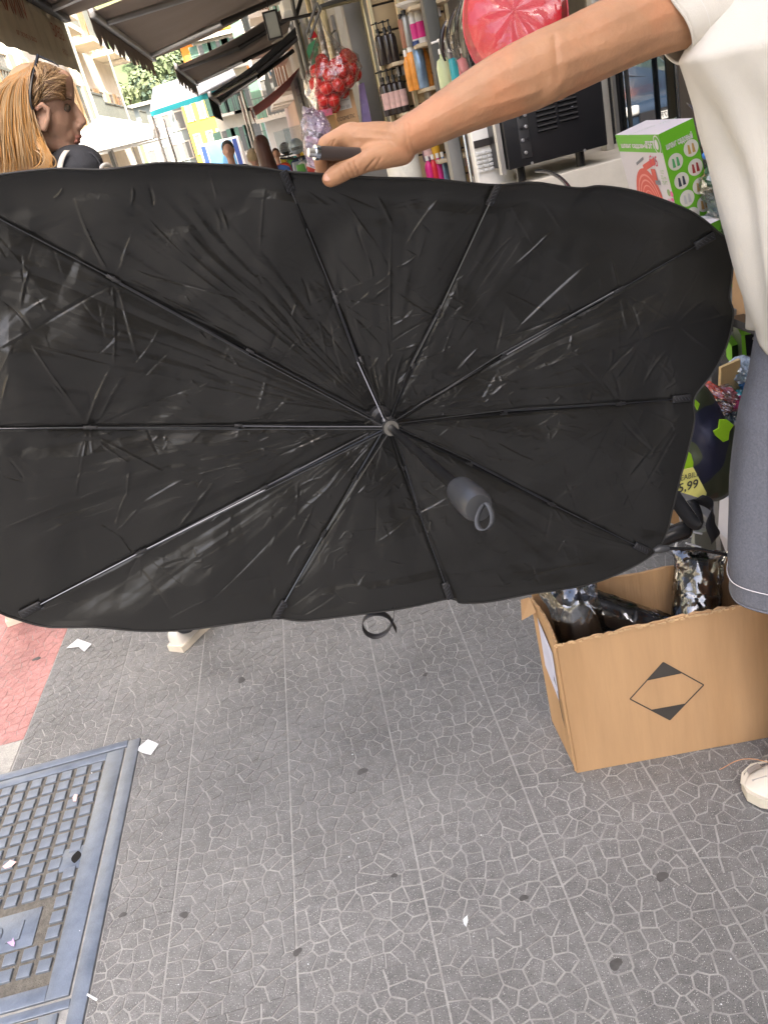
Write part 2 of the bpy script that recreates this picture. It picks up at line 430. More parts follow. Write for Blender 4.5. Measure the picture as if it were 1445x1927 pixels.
rm.build('rim', m_iron, mh, bevel=.0015)
sp = .0425; ss = .0295
kh = G(148, 1613); tx = G(35, 1752)
proto_ = None; half = None
for i in range(13):
    for j in range(17):
        x = cx1-rw-.022-i*sp; y = cy1-.028-.02-j*.0405
        if y < cy0+.05: continue
        if abs(x-kh[0]+.005) < .035 and abs(y-kh[1]) < .036: continue
        if -.105 < x-tx[0] < .05 and abs(y-tx[1]) < .055: continue
        if proto_ is None:
            b_ = MB()
            V = [(sx*ss/2*q, sy*ss/2*q, z) for q, z in ((1.08, -.0035), (1, .0035), (.9, .0045)) for sx, sy in ((-1, -1), (1, -1), (1, 1), (-1, 1))]
            Fc = [(8, 9, 10, 11)]+[(l*4+a, l*4+(a+1) % 4, (l+1)*4+(a+1) % 4, (l+1)*4+a) for l in (0, 1) for a in range(4)]
            proto_ = mesh('stud', V, Fc); proto_.materials.append(m_iron)
        o = link('stud', proto_, mh, None, Vector((x, y, 0))-base(mh)); o.rotation_euler = (0, 0, rt.uniform(-.03, .03))
MB().box((kh[0]-.005, kh[1], 0), (.075, .07, .0045)).build('key_plate', m_iron, mh, bevel=.001)
kk = 16
mk('key_hole_disc', [(kh[0]+(.010+.004*math.cos(2*a))*math.cos(a)*.9-.004, kh[1]+.019*math.sin(a), .0027) for a in [2*PI*i/kk for i in range(kk)]], [tuple(range(kk))], m_hole_shade, mh)  # flat black disc laid on the plate, painting the shade inside the hole
MB().box((tx[0]-.03, tx[1], 0), (.15, .10, .0045)).build('name_plate', m_iron, mh, bevel=.001)
mk('raised_letter', *(lambda b: (b.V, b.F))(MB().box((tx[0]+.008, tx[1]-.002, .0036), (.006, .05, .003)).box((tx[0]-.008, tx[1]-.025, .0036), (.026, .006, .003))), m_iron, mh)
ro = MB().tube([(tx[0]-.055+.018*math.cos(a), tx[1]+.022*math.sin(a), .003) for a in [2*PI*i/20 for i in range(21)]], .003, 6, cap=False); ro.build('raised_letter', m_iron, mh, smooth=True)
# second cover, nearer the camera
mh2 = thing('utility_cover', 'second iron utility cover cut off at the bottom left corner of the pavement', 'manhole cover', (-1.18, .75, 0))
MB().box(((cx0+cx1)/2-.012, .75, -.002), (.70, .80, .0024)).build('cover_plate', m_irondirt, mh2)
b_ = MB(); x1 = cx1-.014
b_.box((x1-.02, .75, .0002), (.04, .796, .0075)).box(((cx0+x1)/2-.02, 1.127, .0002), (x1-cx0-.04, .035, .0075)); b_.build('rim', m_iron, mh2, bevel=.0015)
for i in range(8):
    for j in range(6):
        link('stud', proto_, mh2, None, Vector((x1-.066-i*sp, 1.07-j*.0405, 0))-base(mh2))

# litter
m_paper = mat('paper_scrap', (.72, .75, .78), .85, var=.06)
def scrap(name, label, pts, M, z=.002, lift=.006, cat='litter'):
    P = [G(a, b) for a, b in pts]; c = sum(P)/len(P); V = [(p[0], p[1], z+lift*rt.random()) for p in P]+[(c[0], c[1], z+.001)]
    k = len(P); o = mk(name, V, [(i, (i+1) % k, k) for i in range(k)], M)
    s = o.modifiers.new('s', 'SOLIDIFY'); s.thickness = .0006
    return tag(o, label, cat)
scrap('paper_scrap', 'torn white paper scrap lying on the grey tiles below the umbrella edge', [(127, 1222), (148, 1205), (175, 1215), (160, 1228), (150, 1219), (135, 1222)], m_paper)
scrap('paper_scrap', 'white paper scrap at the corner of the iron cover frame', [(257, 1412), (280, 1393), (300, 1402), (285, 1422), (270, 1420)], m_paper)
m_pet = mat('pink_petal', (.8, .55, .52), .7); m_pet2 = mat('lilac_petal', (.6, .4, .7), .7)
scrap('petal', 'pale pink petal on the iron cover near its left edge', [(8, 1635), (22, 1622), (34, 1625), (24, 1634), (12, 1638)], m_pet, .0055, .003)
scrap('petal', 'small pink petal between studs of the iron cover', [(139, 1504), (143, 1498), (149, 1499), (146, 1511), (140, 1511)], m_pet, .0055, .003)
scrap('petal', 'lilac flower petal on the iron cover below the raised letter', [(17, 1778), (25, 1774), (28, 1768), (31, 1778), (30, 1785), (24, 1783)], m_pet2, .0055, .004)
scrap('paper_scrap', 'thin white paper strip on the cover frame near the bottom edge', [(166, 1877), (168, 1873), (187, 1884), (184, 1888)], m_paper, .006, .001)
scrap('paper_scrap', 'small crumpled white bit on the tiles left of the seller shoe side', [(872, 1735), (880, 1726), (882, 1736), (878, 1748), (873, 1742)], m_paper)
cr = MB(); rc = random.Random(11)
for k in range(34):
    px, py = rc.uniform(60, 1380), rc.uniform(1230, 1915)
    if 960 < px and py < 1500: continue
    c = G(px, py); r = rc.uniform(.0006, .0016); z = .001 if not (c[0] < MHX and c[1] < MHY) else .0058
    cr.box((c[0], c[1], z+r*.4), (r*2, r*1.5, r), rot3([(math.cos(k), math.sin(k), 0), (-math.sin(k), math.cos(k), 0), (0, 0, 1)]))
tag(cr.build('crumbs', m_paper), kind='stuff', label='white crumbs and grit scattered over the pavement')

# ================================================================== BUILDINGS
m_glassdk = mat('window_glass', (.16, .16, .15), .12, spec=.8, var=.1)
def facade(name, label, p0, p1, h, mwall, mframe, floors=4, cols=4, z0=3.2, fh=3.2, depth=6.0, balc=0.0, mbal=None, shut=None, grp=None, ww=1.1, wh=1.7, rail=True, door=True):
    """a block whose street face runs p0->p1 (seen from its left-hand side), extruded back by depth"""
    p0 = np.array([*p0, 0.]); p1 = np.array([*p1, 0.]); L = np.linalg.norm(p1-p0); t = (p1-p0)/L; n = np.array([-t[1], t[0], 0.])
    c = (p0+p1)/2 - n*depth/2; t3 = np.array([t, n, [0, 0, 1.]])
    T = thing(name, label, 'building', (*((p0+p1)/2)[:2], -.12), grp)
    MB().box((c[0], c[1], h/2-.12), (L, depth, h+.01), t3).build('wall', mwall, T)
    MB().box((c[0]+n[0]*.15, c[1]+n[1]*.15, h+.02), (L+.3, depth+.6, .22), t3).build('cornice', mframe, T)
    for f in range(floors):
        for k in range(cols):
            s = L*(k+.5)/cols + rt.uniform(-.1, .1); q = p0 + t*s; zc = z0+f*fh
            a = q+n*.012; bx = MB()
            for dx, dz, w_, h_ in ((-ww/2, 0, .1, wh+.1), (ww/2, 0, .1, wh+.1), (0, wh/2, ww-.1, .1), (0, -wh/2, ww+.2, .08)):
                bx.box(a+t*dx+np.array([0, 0, zc+dz]), (w_, .09, h_), t3)
            wf = bx.build('window', mframe, T)
            MB().box(q+n*.006+np.array([0, 0, zc]), (ww-.1, .03, wh-.1), t3).build('pane', m_glassdk, wf)
            if shut is not None:
                for sg in (-1, 1):
                    MB().box(q+n*.05+t*sg*(ww/2+.28)+np.array([0, 0, zc]), (.5, .04, wh), t3).build('shutter', shut, wf)
            if balc and (k % 2 == f % 2 or k % 3 == 0):
                bb = MB().box(q+n*(balc/2)+np.array([0, 0, zc-wh/2-.12]), (ww+1.3, balc, .16), t3)
                bl = bb.build('balcony', mbal or mframe, T)
                if rail:
                    rb = MB(); e = (ww+1.2)/2
                    rb.box(q+n*(balc-.05)+np.array([0, 0, zc-wh/2+.9]), (2*e, .05, .05), t3)
                    for i in range(13): rb.box(q+n*(balc-.05)+t*(-e+2*e*i/12)+np.array([0, 0, zc-wh/2+.43]), (.03, .03, .92), t3)
                    rb.build('railing', mat('railing_iron', (.1, .11, .1), .6), bl)
    return T
mw_cream = mat('plaster_cream', (.62, .55, .42), .9, var=.12, vscale=1.2, bump=.1, bscale=8)
mw_white = mat('plaster_white', (.72, .69, .62), .9, var=.1, vscale=1.5, bump=.1, bscale=8)
mw_yel = mat('plaster_yellow', (.76, .42, .05), .9, var=.12, vscale=.8)
mw_or = mat('plaster_orange', (.62, .19, .025), .9, var=.14, vscale=.8)
mw_grey = mat('plaster_grey', (.20, .23, .22), .9, var=.12, vscale=.8)
mw_pink = mat('plaster_pink', (.6, .42, .32), .9, var=.12, vscale=1)
mw_dull = mat('plaster_dull', (.42, .39, .32), .9, var=.18, vscale=1.2, bump=.15, bscale=10)
m_trim = mat('stone_trim', (.6, .55, .46), .85, var=.1)
m_shg = mat('green_shutter', (.13, .24, .17), .7); m_shp = mat('ochre_shutter', (.55, .38, .20), .7); m_shb = mat('brown_shutter', (.2, .09, .04), .7); m_sho = mat('orange_shutter', (.45, .15, .03), .7)
facade('apartment_building', 'sunlit cream apartment building on the left of the street beside the woman', (-5.2, 29), (-5.2, 12), 8.2, mw_white, m_trim, 2, 6, 3.6, 3.1, balc=.9, mbal=m_trim, shut=m_shp)
facade('apartment_building', 'bright yellow-white apartment building further down the left side of the street', (-5.6, 42), (-5.6, 29.2), 12, mw_cream, m_trim, 3, 6, 3.6, 3.1, balc=.9, mbal=mw_cream, shut=m_shp)
#facade('apartment_building', 'third pale apartment building on the left where the hill begins', (-6.4, 66), (-6.4, 47.2), 15, mw_white, m_trim, 4, 6, 3.6, 3.1, balc=.9, shut=m_shb)
facade('apartment_building', 'grey-green panelled building at the end of the street left of the yellow one', (-5.55, 74), (-9.4, 74), 5.9, mw_grey, m_trim, 2, 4, 2.0, 2.2, ww=.7, wh=1.3)
facade('apartment_building', 'yellow building at the end of the street above the white truck', (-2.6, 73), (-5.5, 73), 6.6, mw_yel, m_trim, 2, 3, 2.2, 2.4, ww=.45, wh=1.4, shut=None)
facade('apartment_building', 'orange building with brown shutters behind the brown awnings', (2.4, 86), (W(345, 110, 86)[0], 86), 20, mw_or, mw_yel, 6, 4, 3.0, 2.9, balc=.8, ww=.7, wh=1.6, shut=m_sho)
facade('apartment_building', 'pale building with grey-green balconies left of the long red awning', (.2, 58), (-2.55, 58), 7.5, mw_cream, m_trim, 3, 3, 1.7, 2.4, balc=.8, ww=.6, wh=1.5, shut=m_shg)
facade('apartment_building', 'dull plastered building on the right side of the street beyond the red balls', (1.0, 9.3), (1.0, 23), 8.5, mw_dull, m_trim, 2, 4, 3.9, 3.0, depth=7, balc=.8, mbal=m_trim, shut=m_shg)
facade('apartment_building', 'far right side building in shade behind the motorcyclist', (1.35, 23.3), (1.35, 44), 8, mw_pink, m_trim, 2, 6, 3.4, 2.9, depth=7, balc=.7, shut=m_shb)
facade('apartment_building', 'pale building behind the far awnings on the right of the orange one', (5, 47), (.3, 47), 14, mw_white, m_trim, 4, 3, 3.2, 2.9, shut=m_shg, balc=.8)
# buildings of the same street behind the photographer (they shade and reflect)
facade('apartment_building', 'cream apartment building across the road beside the photographer', (-8.6, 11.7), (-8.6, -30), 7.5, mw_cream, m_trim, 2, 12, 3.6, 3.1, balc=.9, shut=m_shg)

# --- the shop block on the right: shell with an open front, upper storeys shade the pavement
m_shopwall = mat('shop_wall', (.22, .2, .17), .85, var=.15); m_ceil = mat('shop_ceiling', (.4, .38, .34), .9)
shop = thing('shop_building', 'building on the right whose open ground floor is the household shop', 'building', (3, 0, -.12))
MB().box((3.3, -2, 1.35), (.2, 22.4, 2.94)).build('back_wall', m_shopwall, shop)
MB().box((2.2, 9.1, 1.35), (2.0, .2, 2.94)).build('side_wall', m_shopwall, shop)
MB().box((4.4, -2, 6.45), (6.0, 22.4, 7.1)).build('upper_wall', mw_dull, shop)
MB().box((2.2, -2.2, 2.84), (1.98, 22.0, .12)).build('ceiling', m_ceil, shop)
MB().box((2.3, .35, .6), (1.8, .1, 4.3)).build('party_wall', m_shopwall, shop)
# floor of the shop
tag(MB().box((2.26, 2, .035), (1.86, 13.9, .07)).build('shop_floor', mat('shop_floor', (.2, .19, .17), .5)), kind='structure')

# ------------------------------------------------------------------ hill with trees
hm = mat('hill_woods', (.075, .105, .045), .95, var=.5, vscale=.12, col2=(.11, .13, .05), c2scale=.06, bump=0)
nx, ny = 150, 60; P = np.zeros((nx, ny, 3))
for i in range(nx):
    for j in range(ny):
        x = -120+i*1.6; y = 190+j*3.0; s = j/(ny-1)
        hgt = 95*math.sin(s*PI/2)**.9*(0.75+.25*noise.noise(Vector((x*.012, y*.01, 3)))) 
        c = noise.cell(Vector((0, 0, 0)))
        b_ = abs(noise.noise(Vector((x*.16, y*.16, 0))))*5 + abs(noise.noise(Vector((x*.45, y*.45, 5))))*2.4
        P[i, j] = (x, y, -4+hgt+b_)
tag(grid_mesh('hill', P, hm), kind='structure')
# --- trees whose crowns read one by one on its face
m_leafs = [mat('hill_foliage_a', (.10, .13, .06), .9, var=.4, vscale=.8), mat('hill_foliage_b', (.12, .145, .07), .9, var=.4, vscale=.8), mat('hill_foliage_c', (.075, .11, .075), .9, var=.4, vscale=.8)]  # leaf colours lightened, distance haze put into them
def crown_mesh(seed, n=260, R=4.0):
    r = random.Random(seed); V = []; Fc = []
    lob = [(r.uniform(-.5, .5)*R, r.uniform(-.5, .5)*R, r.uniform(-.25, .4)*R, r.uniform(.4, .65)*R) for _ in range(7)]
    for k in range(n):
        cx_, cy_, cz_, rr = r.choice(lob); d = Vector((r.gauss(0, 1), r.gauss(0, 1), r.gauss(0, 1))).normalized()
        p = Vector((cx_, cy_, cz_)) + d*rr*r.uniform(.8, 1.05); s = R*r.uniform(.09, .17)
        u = d.orthogonal().normalized(); v = d.cross(u); a = r.uniform(0, 6); u, v = u*math.cos(a)+v*math.sin(a), v*math.cos(a)-u*math.sin(a)
        n0 = len(V); V += [p+u*s, p+v*s*.8, p-u*s, p-v*s*.8+d*s*.3]; Fc.append((n0, n0+1, n0+2, n0+3))
    return mesh('crown', V, Fc)
crs = [crown_mesh(s) for s in range(3)]
for a, b in zip(crs, m_leafs): a.materials.append(b)
m_trunk = mat('bark', (.12, .09, .06), .9)
tk = mesh('trunk', *(lambda b: (b.V, b.F))(MB().tube([(0, 0, -3), (0, 0, 3)], [.5, .3], 6))); tk.materials.append(m_trunk)
from mathutils.bvhtree import BVHTree
hv = [Vector(p) for p in P.reshape(-1, 3)]; hf = [(i*ny+j, (i+1)*ny+j, (i+1)*ny+j+1, i*ny+j+1) for i in range(nx-1) for j in range(ny-1)]
bv = BVHTree.FromPolygons(hv, hf)
rh = random.Random(3); cnt = 0
for k in range(700):
    px, py = rh.uniform(255, 520), rh.uniform(-60, 235); d = ray(px, py); hit = bv.ray_cast(Vector(cO), Vector(d).normalized())
    if hit[0] is None or cnt >= 150: continue
    s = rh.uniform(.6, 1.15); cnt += 1
    T = thing('hill_tree', 'broad green tree in the woods covering the far hillside', 'tree', (hit[0].x, hit[0].y, hit[0].z), 'trees on the far hillside', rh.uniform(0, 6))
    T.scale = (s, s, s)
    link('trunk', tk, T); link('crown', crs[k % 3], T, None, (0, 0, 3.2))
# ================================================================== UMBRELLA (folding windscreen shade held open)
UY0, USL, UTL = 1.245, .13, -.04                                  # plane of the rim:  Y = UY0 + USL*X
def UP(px, py, dy=0.0):
    d = ray(px, py); t = (UY0+dy+UTL*(CAMH-1.0))/(d[1]-USL*d[0]-UTL*d[2]); return cO + d*t
BD = [(-75, 372, 1), (-40, 338, 0), (0, 329, 0), (100, 318, 0), (200, 319, 0), (300, 307, 0), (400, 309, 0), (470, 313, 0), (533, 322, 1), (570, 325, 0), (620, 328, 0), (700, 334, 0), (800, 336, 0), (880, 344, 0), (937, 348, 1), (1000, 343, 0), (1060, 351, 0), (1095, 354, 0), (1130, 350, 0), (1200, 361, 0), (1280, 389, 0), (1318, 410, 0), (1352, 438, 1), (1377, 463, 0), (1376, 520, 0), (1371, 560, 0), (1379, 592, 0), (1366, 650, 0), (1340, 702, 0), (1306, 748, 1), (1306, 790, 0), (1293, 850, 0), (1279, 900, 0), (1264, 960, 0), (1254, 1000, 0), (1228, 1042, 1), (1170, 1076, 0), (1100, 1101, 0), (1000, 1117, 0), (920, 1132, 0), (866, 1134, 0), (847, 1126, 1), (760, 1144, 0), (650, 1159, 0), (570, 1168, 0), (519, 1163, 1), (440, 1173, 0), (350, 1185, 0), (270, 1187, 0), (180, 1180, 0), (90, 1179, 0), (28, 1163, 1), (0, 1152, 0), (-48, 1128, 0), (-84, 1030, 0), (-88, 900, 0), (-104, 808, 1), (-90, 700, 0), (-84, 600, 0), (-92, 500, 0), (-84, 430, 0)]
HUBPX = (728, 797)
def catmull(P, per):
    n = len(P); out = []; marks = []
    for i in range(n):
        p0, p1, p2, p3 = [np.array(P[(i+k) % n][:2], float) for k in (-1, 0, 1, 2)]
        L = np.linalg.norm(p2-p1); m = max(2, int(L/per)); marks.append(len(out))
        for k in range(m):
            t = k/m; out.append(.5*((2*p1)+(-p0+p2)*t+(2*p0-5*p1+4*p2-p3)*t*t+(-p0+3*p1-3*p2+p3)*t**3))
    return np.array(out), marks
bd, marks = catmull(BD, 2.1)
NT = len(bd); NS = 400
tips = [marks[i] for i in range(len(BD)) if BD[i][2]]
# position between neighbouring ribs: 0 at a rib, 1 midway
fr = np.zeros(NT)
for a, b in zip(tips, tips[1:]+[tips[0]+NT]):
    for k in range(a, b): fr[k % NT] = (k-a)/(b-a)
hub = np.array(HUBPX, float)
S = np.linspace(0, 1, NS)**.85; S[0] = 0.004
PX = hub[None, None, :] + S[None, :, None]*(bd[:, None, :]-hub[None, None, :])         # (NT,NS,2) in photo pixels
HUBD = .040
sfull = np.broadcast_to(S[None, :], (NT, NS)); ff = np.broadcast_to(fr[:, None], (NT, NS))
depth = HUBD*(1-sfull**1.5)
bul = np.sin(PI*ff)*(sfull*(1-.45*sfull))*.012
depth = depth - bul
# ---- creases: hand-laid from the photograph first, then loose ones
H = np.zeros((NT, NS))
rg = np.random.default_rng(4)
def crease(p, q, amp, wd, curve=0.0, asym=0.0):
    """amp m, wd photo px; soft tent along p->q in photo px"""
    p = np.array(p, float); q = np.array(q, float); L = np.linalg.norm(q-p)
    if L < 2: return
    t = (q-p)/L; n = np.array([-t[1], t[0]])
    c = (p+q)/2; R = L/2+wd*9+abs(curve)+2
    msk = (abs(PX[..., 0]-c[0]) < R) & (abs(PX[..., 1]-c[1]) < R)
    ii = np.nonzero(msk)
    if len(ii[0]) == 0: return
    r = PX[ii] - p; a = r@t/L; d = r@n - curve*4*a*(1-a)
    prof = np.clip(1-np.abs(d)/wd, 0, 1)**1.25 + asym*np.tanh(d/1.4)*np.exp(-np.abs(d)/(wd*2.2))
    tap = np.clip(np.minimum(a, 1-a)*4, 0, 1)
    H[ii] += amp*prof*tap
HC = [((140, 370), (202, 510), 3), ((255, 425), (225, 515), 2), ((270, 400), (375, 505), 2), ((220, 495), (490, 570), 3), ((230, 530), (400, 600), 3), ((210, 535), (60, 622), 4), ((60, 622), (0, 655), 3), ((60, 650), (215, 690), 2.5), ((215, 540), (215, 700), 3), ((222, 540), (260, 680), 3),
 ((230, 615), (180, 670), 3), ((45, 590), (95, 560), 2), ((60, 650), (160, 790), 2), ((210, 690), (160, 810), 5), ((240, 700), (185, 800), 5), ((375, 725), (190, 800), 3), ((375, 725), (510, 755), 3), ((510, 755), (690, 780), 2), ((505, 690), (480, 790), 2), ((540, 745), (495, 800), 3),
 ((165, 815), (140, 940), 3), ((138, 942), (0, 1000), 4), ((140, 945), (245, 910), 3), ((245, 885), (240, 940), 4), ((245, 920), (218, 1000), 3), ((222, 1000), (265, 950), 3), ((265, 950), (350, 900), 3), ((350, 900), (500, 865), 3), ((500, 865), (640, 800), 3), ((180, 820), (330, 900), 2), ((185, 830), (260, 880), 2),
 ((405, 905), (325, 1010), 5), ((325, 1010), (265, 1050), 3), ((220, 1000), (255, 1050), 2), ((255, 1060), (330, 1165), 2), ((520, 1005), (385, 1140), 1.4), ((0, 890), (55, 905), 3), ((15, 860), (50, 905), 2),
 ((650, 380), (715, 470), 4), ((705, 360), (740, 430), 3), ((830, 370), (760, 470), 3), ((800, 440), (780, 500), 2), ((670, 420), (690, 480), 3), ((690, 480), (700, 530), 3), ((700, 540), (740, 505), 3), ((740, 505), (785, 480), 2), ((700, 565), (740, 535), 3), ((655, 580), (700, 540), 2), ((737, 420), (737, 660), 2),
 ((635, 480), (690, 540), 3), ((737, 540), (830, 600), 2), ((735, 615), (780, 580), 3), ((725, 650), (830, 590), 2), ((660, 590), (720, 650), 4), ((728, 660), (728, 760), 4), ((740, 660), (800, 640), 3), ((700, 670), (720, 760), 4), ((760, 660), (740, 760), 4), ((715, 670), (690, 700), 3), ((750, 690), (820, 640), 3), ((745, 720), (790, 680), 3),
 ((565, 515), (585, 580), 4), ((560, 570), (550, 600), 3), ((530, 590), (500, 670), 4), ((525, 670), (600, 620), 2), ((600, 600), (615, 680), 3), ((590, 590), (660, 680), 3), ((620, 600), (650, 720), 3), ((540, 600), (580, 660), 3), ((570, 620), (520, 700), 3),
 ((1040, 430), (960, 505), 3), ((980, 430), (900, 520), 2), ((1110, 490), (960, 630), 3), ((1170, 545), (1000, 640), 5), ((1170, 550), (930, 640), 3), ((1140, 600), (960, 680), 3), ((1165, 550), (1150, 480), 2), ((950, 580), (930, 670), 3), ((905, 650), (860, 700), 2), ((860, 650), (900, 590), 2), ((860, 600), (830, 680), 3),
 ((1178, 560), (1205, 635), 4), ((1205, 638), (1275, 615), 4), ((1275, 612), (1375, 590), 4), ((1275, 610), (1330, 560), 4), ((1278, 615), (1345, 665), 5), ((1205, 635), (1150, 655), 3), ((1150, 655), (1145, 690), 3), ((1150, 650), (1000, 700), 3), ((1205, 640), (1130, 715), 3), ((1130, 715), (960, 730), 3), ((1130, 715), (1165, 770), 3), ((1255, 660), (1210, 725), 3), ((1200, 650), (1150, 720), 2), ((960, 715), (910, 760), 4), ((910, 720), (960, 715), 3), ((1180, 640), (1210, 600), 2),
 ((1160, 790), (1090, 830), 3), ((1165, 785), (1230, 850), 2), ((1085, 990), (1200, 950), 3), ((1085, 985), (1040, 1050), 3), ((1095, 985), (1240, 1000), 3), ((1090, 980), (1060, 900), 3), ((1230, 840), (1180, 900), 3), ((1240, 900), (1150, 940), 2), ((1010, 870), (930, 830), 2), ((1000, 880), (1080, 840), 2), ((985, 870), (900, 850), 2), ((905, 890), (880, 850), 2), ((900, 760), (935, 700), 3), ((1000, 800), (940, 840), 2),
 ((707, 920), (705, 1030), 1.6), ((707, 1022), (775, 970), 2.4), ((780, 970), (845, 935), 1.5), ((660, 1060), (675, 1100), 2), ((690, 1080), (675, 1105), 2), ((700, 910), (620, 980), 3), ((760, 870), (705, 915), 3), ((575, 1020), (540, 1070), 4), ((590, 960), (560, 1020), 4), ((640, 890), (570, 960), 4), ((610, 900), (560, 920), 3), ((560, 900), (555, 980), 3), ((600, 870), (530, 900), 3),
 ((1000, 1085), (1120, 1060), 3), ((1015, 1100), (1000, 1060), 2), ((1130, 1080), (1190, 1060), 2), ((390, 310), (410, 380), 2), ((400, 390), (415, 440), 4), ((412, 385), (430, 440), 3), ((250, 350), (245, 390), 4), ((280, 345), (290, 390), 4), ((120, 350), (100, 375), 4), ((500, 350), (490, 480), 3), ((60, 500), (40, 580), 3), ((40, 470), (55, 560), 3), ((0, 560), (60, 620), 3), ((20, 700), (5, 760), 4), ((300, 620), (250, 690), 3), ((330, 650), (260, 720), 3), ((300, 570), (470, 640), 3), ((230, 520), (480, 660), 4)]
for p, q, a in HC:
    w0 = 2.2+a*.62; crease(p, q, w0*.00030*rg.uniform(.7, 1.2)*(1 if rg.random() < .7 else -1), w0, rg.uniform(-5, 5), rg.uniform(-.7, .7))
for k in range(700):
    rr = rg.random()
    if rr < .45:                                   # around the hub, running roughly outward
        a = rg.uniform(0, 2*PI); r0 = rg.uniform(40, 330); c = hub+np.array([math.cos(a)*r0*1.35, math.sin(a)*r0*.85]); da = a+rg.normal()*.5; L = rg.uniform(18, 80)
    else:
        c = np.array([rg.uniform(-80, 1370), rg.uniform(330, 1150)]); da = rg.uniform(0, PI); L = rg.uniform(20, 110)
        if c[1] > 900 and rg.random() < .6: continue
    t = np.array([math.cos(da), math.sin(da)])
    w0 = rg.uniform(2.2, 4.6); crease(c-t*L/2, c+t*L/2, rg.choice([-1, 1])*w0*rg.uniform(.00002, .00011), w0, rg.uniform(-3, 3), rg.uniform(-.8, .8))
# chains of short facets: fine crumple near the hub and in the folds
for k in range(230):
    a = rg.uniform(0, 2*PI); r0 = rg.uniform(30, 420); p = hub+np.array([math.cos(a)*r0*1.4, math.sin(a)*r0*.8]); d = rg.uniform(0, 2*PI)
    for s_ in range(rg.integers(2, 5)):
        L = rg.uniform(8, 34); q = p+np.array([math.cos(d), math.sin(d)])*L
        w0 = rg.uniform(2.1, 3.6); crease(p, q, w0*rg.uniform(.00008, .00024), w0, 0, rg.uniform(-.6, .6)); p = q; d += rg.choice([-1, 1])*rg.uniform(.6, 1.9)
for i_, ti in enumerate(tips):
    tp_ = bd[ti]; dv = (hub-tp_)/np.linalg.norm(hub-tp_)
    for k in range(9):
        a = rg.uniform(-1.0, 1.0); v_ = np.array([dv[0]*math.cos(a)-dv[1]*math.sin(a), dv[0]*math.sin(a)+dv[1]*math.cos(a)]); L = rg.uniform(60, 230); s0 = rg.uniform(14, 50)
        w0 = rg.uniform(2.4, 4.6); crease(tp_+v_*s0, tp_+v_*(s0+L), rg.choice([-1, 1])*w0*rg.uniform(.00004, .00014), w0, rg.uniform(-4, 4), rg.uniform(-.8, .8))
    kn_ = hub+(tp_-hub)*[.64, .50, .47, .70, .76, .62, .50, .57, .66, .67][i_]
    for k in range(10):
        a = rg.uniform(0, 2*PI); L = rg.uniform(30, 150); v_ = np.array([math.cos(a), math.sin(a)]); w0 = rg.uniform(2.2, 4.5)
        crease(kn_+v_*6, kn_+v_*L, rg.choice([-1, 1])*w0*rg.uniform(.00006, .00020), w0, rg.uniform(-4, 4), rg.uniform(-.8, .8))
for ti in tips:
    crease(hub+(bd[ti]-hub)*.10, hub+(bd[ti]-hub)*.97, -.0016, 7.5, 0, 0)
# slow undulation of the cloth (several scales)
def vnoise(x, y, sc, seed):
    r2 = np.random.default_rng(seed); T_ = r2.normal(size=(64, 64)); u = x/sc; v = y/sc; i = np.floor(u).astype(int); j = np.floor(v).astype(int); a = u-i; b = v-j
    a = a*a*(3-2*a); b = b*b*(3-2*b); f = lambda p, q: T_[p % 64, q % 64]
    return (f(i, j)*(1-a)+f(i+1, j)*a)*(1-b)+(f(i, j+1)*(1-a)+f(i+1, j+1)*a)*b
X_, Y_ = PX[..., 0]+300, PX[..., 1]+300
env = np.clip((1-sfull)*8, .25, 1)*np.clip(sfull*5, 0, 1)
und = (vnoise(X_, Y_*1.2, 130, 1)*.0013 + vnoise(X_+Y_*.5, Y_-X_*.4, 44, 2)*.00018 + vnoise(X_-Y_*.6, Y_*1.3, 21, 3)*.00008)
# gathers pulled towards each tip
gath = np.sin((ff-.5)*PI*2*rg.uniform(2.5, 3.5)+vnoise(X_, Y_, 130, 9)*2.2)*.0006*np.clip(sfull*1.4, 0, 1)**2
def tri(u): return np.abs(u-np.floor(u)-.5)*2
fold = np.zeros((NT, NS))
for k in range(16):
    a = rg.uniform(0, PI); lam = rg.uniform(45, 190); wx = X_*math.cos(a)+Y_*math.sin(a); mk_ = vnoise(X_*math.cos(a+1)-Y_*.3, Y_+X_*.2, rg.uniform(90, 170), 20+k)
    mk_ = np.clip((mk_-.35)*2.2, 0, 1); fold += mk_*tri(wx/lam+.18*vnoise(X_, Y_, 210, 60+k))*lam*rg.uniform(.6, 1.4)*.000011
ARC = np.broadcast_to(np.linspace(0, 64, NT, endpoint=False)[:, None], (NT, NS)); per_ = np.minimum(ARC, 64-ARC)
rad_ = vnoise(ARC*1.0, sfull*1.3, 1.0, 71)*.0011 + vnoise(ARC*2.1+sfull*1.5, sfull*2.0, 1.0, 72)*.0005
rad_ += np.clip(vnoise(ARC*.6, sfull*1.6, 1.0, 74), 0, 1.2)*(tri(ARC*1.1+.5*vnoise(X_, Y_, 150, 75))*.0012+tri(ARC*2.3+sfull*.8)*.0004)
seam_ = np.clip(np.minimum(np.arange(NT), NT-np.arange(NT))/30., 0, 1)[:, None]
depth = depth + rad_*np.clip(sfull*2.2, 0, 1)*np.clip((1-sfull)*4, .0, 1)*seam_
dg_ = (X_*.55+Y_*.83)
depth = depth + (vnoise(dg_, X_-Y_*.5, 170, 81)*.0030+vnoise(X_*.8-Y_*.3, dg_*1.4, 240, 82)*.0040)*env
depth = depth + fold*np.clip((1-sfull)*6, 0, 1)
depth = depth + (und+gath)*env - H*np.clip((1-sfull)*30+.3, 0, 1)
